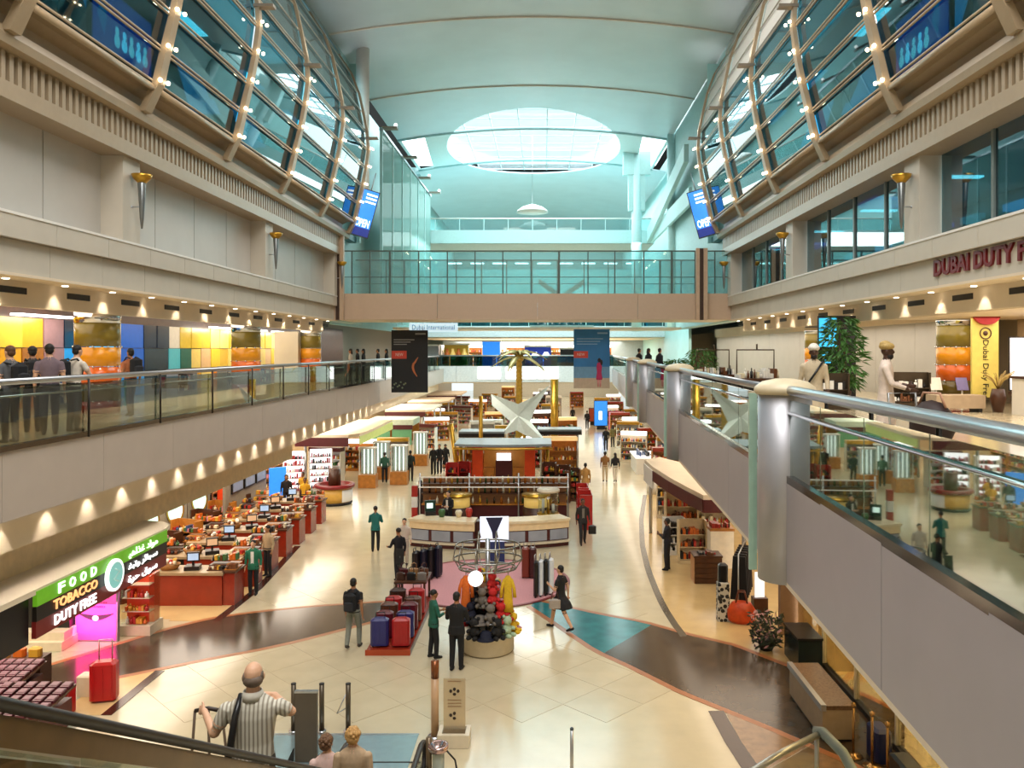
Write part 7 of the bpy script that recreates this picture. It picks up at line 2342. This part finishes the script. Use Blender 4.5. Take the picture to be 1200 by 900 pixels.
person('man in green between the two glass towers', (P(457, 566)[0] - 0.3, P(457, 566)[1], 0), R(10), 1.74, '#2f5f4b', '#17171a', 'tan', stride=0.1)
person('man in dark green right of the glass tower, seen from behind', P(481, 564), R(0), 1.76, '#1c2b26', '#141417', 'tan')
person('slim man in black standing left in the group by the far left aisle', P(508, 556), R(170), 1.76, '#101013', '#101013', 'tan')
person('man in black standing second in the group by the far left aisle', P(515, 555), R(180), 1.78, '#131317', '#131317', 'tan', wear='jacket')
person('woman in black robe in the group by the far left aisle', P(522, 552), R(190), 1.66, '#0e0e11', '#0e0e11', 'tan', wear='robe', hem=0.2, hairstyle='scarf', hair='#0d0d10')
person('barman in a white shirt and black waistcoat behind the bar', (-3.9, 33.0, 0), R(150), 1.76, '#141416', '#141416', 'light', inner='#e8e4dc', arms=HOLD)
person('seated looking guest in dark clothes at the left end of the back bar', (-5.6, 36.6, 0), R(60), 1.62, '#2a1c1e', '#1a1518', 'tan', hairstyle='long')

# people on the galleries
def gal(px_, x):
    y = 950 * x / (px_ - 638)
    return (x, y, ZL2)


L_ = gal(12, -9.5)
person('person in a grey shirt at the left picture edge behind the balustrade', L_, R(70), 1.72, '#5c5c5e', '#24242a', 'light', hair='#5b3a22', sleeve='short', voxel=0.016)
backpack(L_, R(70), 'dark rucksack on the person at the left picture edge', s=0.9)
L_ = gal(58, -9.6)
person('man in a purple grey shirt with black hair behind the left balustrade', L_, R(30), 1.76, '#75636a', '#2a2a30', 'light', sleeve='short', voxel=0.016)
L2 = gal(38, -10.25)
person('person half hidden behind the man in purple grey', L2, R(40), 1.72, '#2a2528', '#1c1c20', 'tan', voxel=0.02)
backpack(L2, R(40), 'black rucksack on the half hidden person')
L_ = gal(86, -9.5)
person('young man in a white shirt leaning by the left balustrade', L_, R(-20), 1.74, '#d8cdbd', '#3a3834', 'light', sleeve='short', lean=0.12, arms=LEANR, voxel=0.016)
backpack(L_, R(-20), 'large black rucksack on the young man in white', s=1.0, back=-0.22)
L_ = gal(153, -10.2)
person('person in an orange top with a blue skirt walking on the left gallery', L_, R(60), 1.68, '#a8623a', '#1c2c44', 'tan', sleeve='short', stride=0.1)
backpack(L_, R(60), 'dark rucksack on the person in the orange top')
for i, (px_, x, c, b) in enumerate(((411, -10.0, '#b9ab98', '#5a4a35'), (419, -10.2, '#1b1a1c', '#8a7a50'), (426, -9.9, '#17171a', '#201c1c'), (443, -9.6, '#151518', '#151518'), (453, -9.3, '#141417', '#1a1a1e'))):
    person(('person in a cream top, first of the group at the far left balustrade', 'person in black and khaki, second of the group at the far left balustrade', 'person in black, third of the group at the far left balustrade', 'dark silhouette leaning at the far left balustrade beside the black banner', 'dark silhouette half hidden by the black hanging banner')[i], gal(px_, x), R(90), 1.7, c, b, 'tan', hairstyle=('long', 'short')[i % 2], voxel=0.024)
for i, (px_, x) in enumerate(((749, 4.9), (760, 5.2), (773, 5.6))):
    L_ = gal(px_, x)
    person('dark silhouette on the far right gallery, %s of three from the left' % ORD[i], L_, R(-60), 1.72, '#17181c', '#15161a', 'tan', hairstyle=('short', 'long', 'short')[i], voxel=0.024)
L_ = (4.95, 14.9, ZL2)
person('bearded man in a cream robe and turban with a shoulder strap, left of the tree', L_, R(165), 1.72, '#cdbb9d', '#cdbb9d', 'dark', hair='#e6dfd2', hairstyle='turban', wear='robe', hem=0.25, voxel=0.016, stride=0.08)
o = thing('shoulder_bag', 'black shoulder bag across the cream robed man left of the tree', 'bag', L_, R(165))
G().tube([(-0.16, 0.06, 1.44), (0.0, 0.16, 1.2), (0.20, 0.12, 0.9)], 0.02, 6).build('strap', BLK, o)
G().rbox((0.25, 0.05, 0.68), (0.10, 0.26, 0.24), 0.03).build('pouch', BLK, o)
L_ = (5.35, 12.7, ZL2)
person('bearded man in a pale peach robe and yellow cap pushing the trolley', L_, R(-115), 1.74, '#e3cfbf', '#e3cfbf', 'dark', hair='#b99a5a', hairstyle='turban', wear='robe', hem=0.25, voxel=0.014, arms={'r': ((0.25, 0.10, 1.13), (0.14, 0.34, 1.05)), 'l': ((-0.26, 0.06, 1.12), (-0.12, 0.30, 1.10))})

# people riding the escalator
sz = lambda y: 6.98 - 0.5774 * y
person('balding man in a striped shirt on the escalator, one hand on his shoulder', (-2.50, 6.95, sz(6.95) + 0.05), R(6), 1.80, '#cfc8b8', '#4a453c', 'light', hair='#6b5a4c', hairstyle='bald', sleeve='short', stripes=True, bulk=1.10, voxel=0.0085,
       arms={'l': ((-0.31, 0.0, 1.17), (-0.45, 0.20, 1.285)), 'r': ((0.31, 0.06, 1.30), (0.15, 0.10, 1.44)), 'curl': 0.6, 'lh': (-0.55, 0.75, -0.25), 'rh': (-0.9, -0.1, 0.15)}, headyaw=R(8), collar='#cfc8b8')
st_ = thing('shoulder_strap', 'broad black shoulder bag on the striped shirt man', 'bag', (-2.50, 6.95, sz(6.95) + 0.05), R(6))
G().tube([(-0.10, 0.12, 1.44), (-0.095, -0.02, 1.535), (-0.105, -0.155, 1.42), (-0.15, -0.165, 1.12), (-0.20, -0.14, 0.88)], [0.022, 0.024, 0.028, 0.032, 0.04], 8).build('strap', BLK, st_)
G().rbox((-0.25, -0.06, 0.62), (0.12, 0.3, 0.28), 0.03).build('pouch', BLK, st_)
cs = thing('cane_seat', 'folding cane seat under the hand of the striped shirt man', 'cane', (-3.03, 7.26, sz(6.95) - 0.06))
for dx in (-0.10, 0.02, 0.14):
    G().tube([(dx, 0, 1.36), (dx * 1.9, 0.02 + dx * 0.3, 0.0)], 0.013, 6).build('leg', mat('cane_wood', '#5d4a38', 0.4), cs)
G().tube([(-0.10, 0, 1.36), (0.02, 0.0, 1.385), (0.14, 0, 1.36)], 0.018, 6).build('grip', mat('cane_grip', '#3a2c22', 0.5), cs)
G().tube([(-0.15, 0.0, 0.85), (0.19, 0.0, 0.85)], 0.010, 6).build('brace', MATS['cane_wood'], cs)
person('old woman in a pale pink blouse with fluffy grey brown hair on the escalator', (-2.80, 10.45, sz(10.45) + 0.02), R(14), 1.57, '#d9b8ae', '#57504a', 'light', hair='#6f4f36', hairstyle='fluffy', sleeve='short', voxel=0.012, headyaw=R(-30))
person('old person in a beige jacket with sandy hair on the escalator', (-2.42, 10.25, sz(10.25) + 0.02), R(3), 1.64, '#b89c7c', '#5b5046', 'light', hair='#c79a5e', hairstyle='fluffy', voxel=0.012, wear='jacket', bulk=1.08)
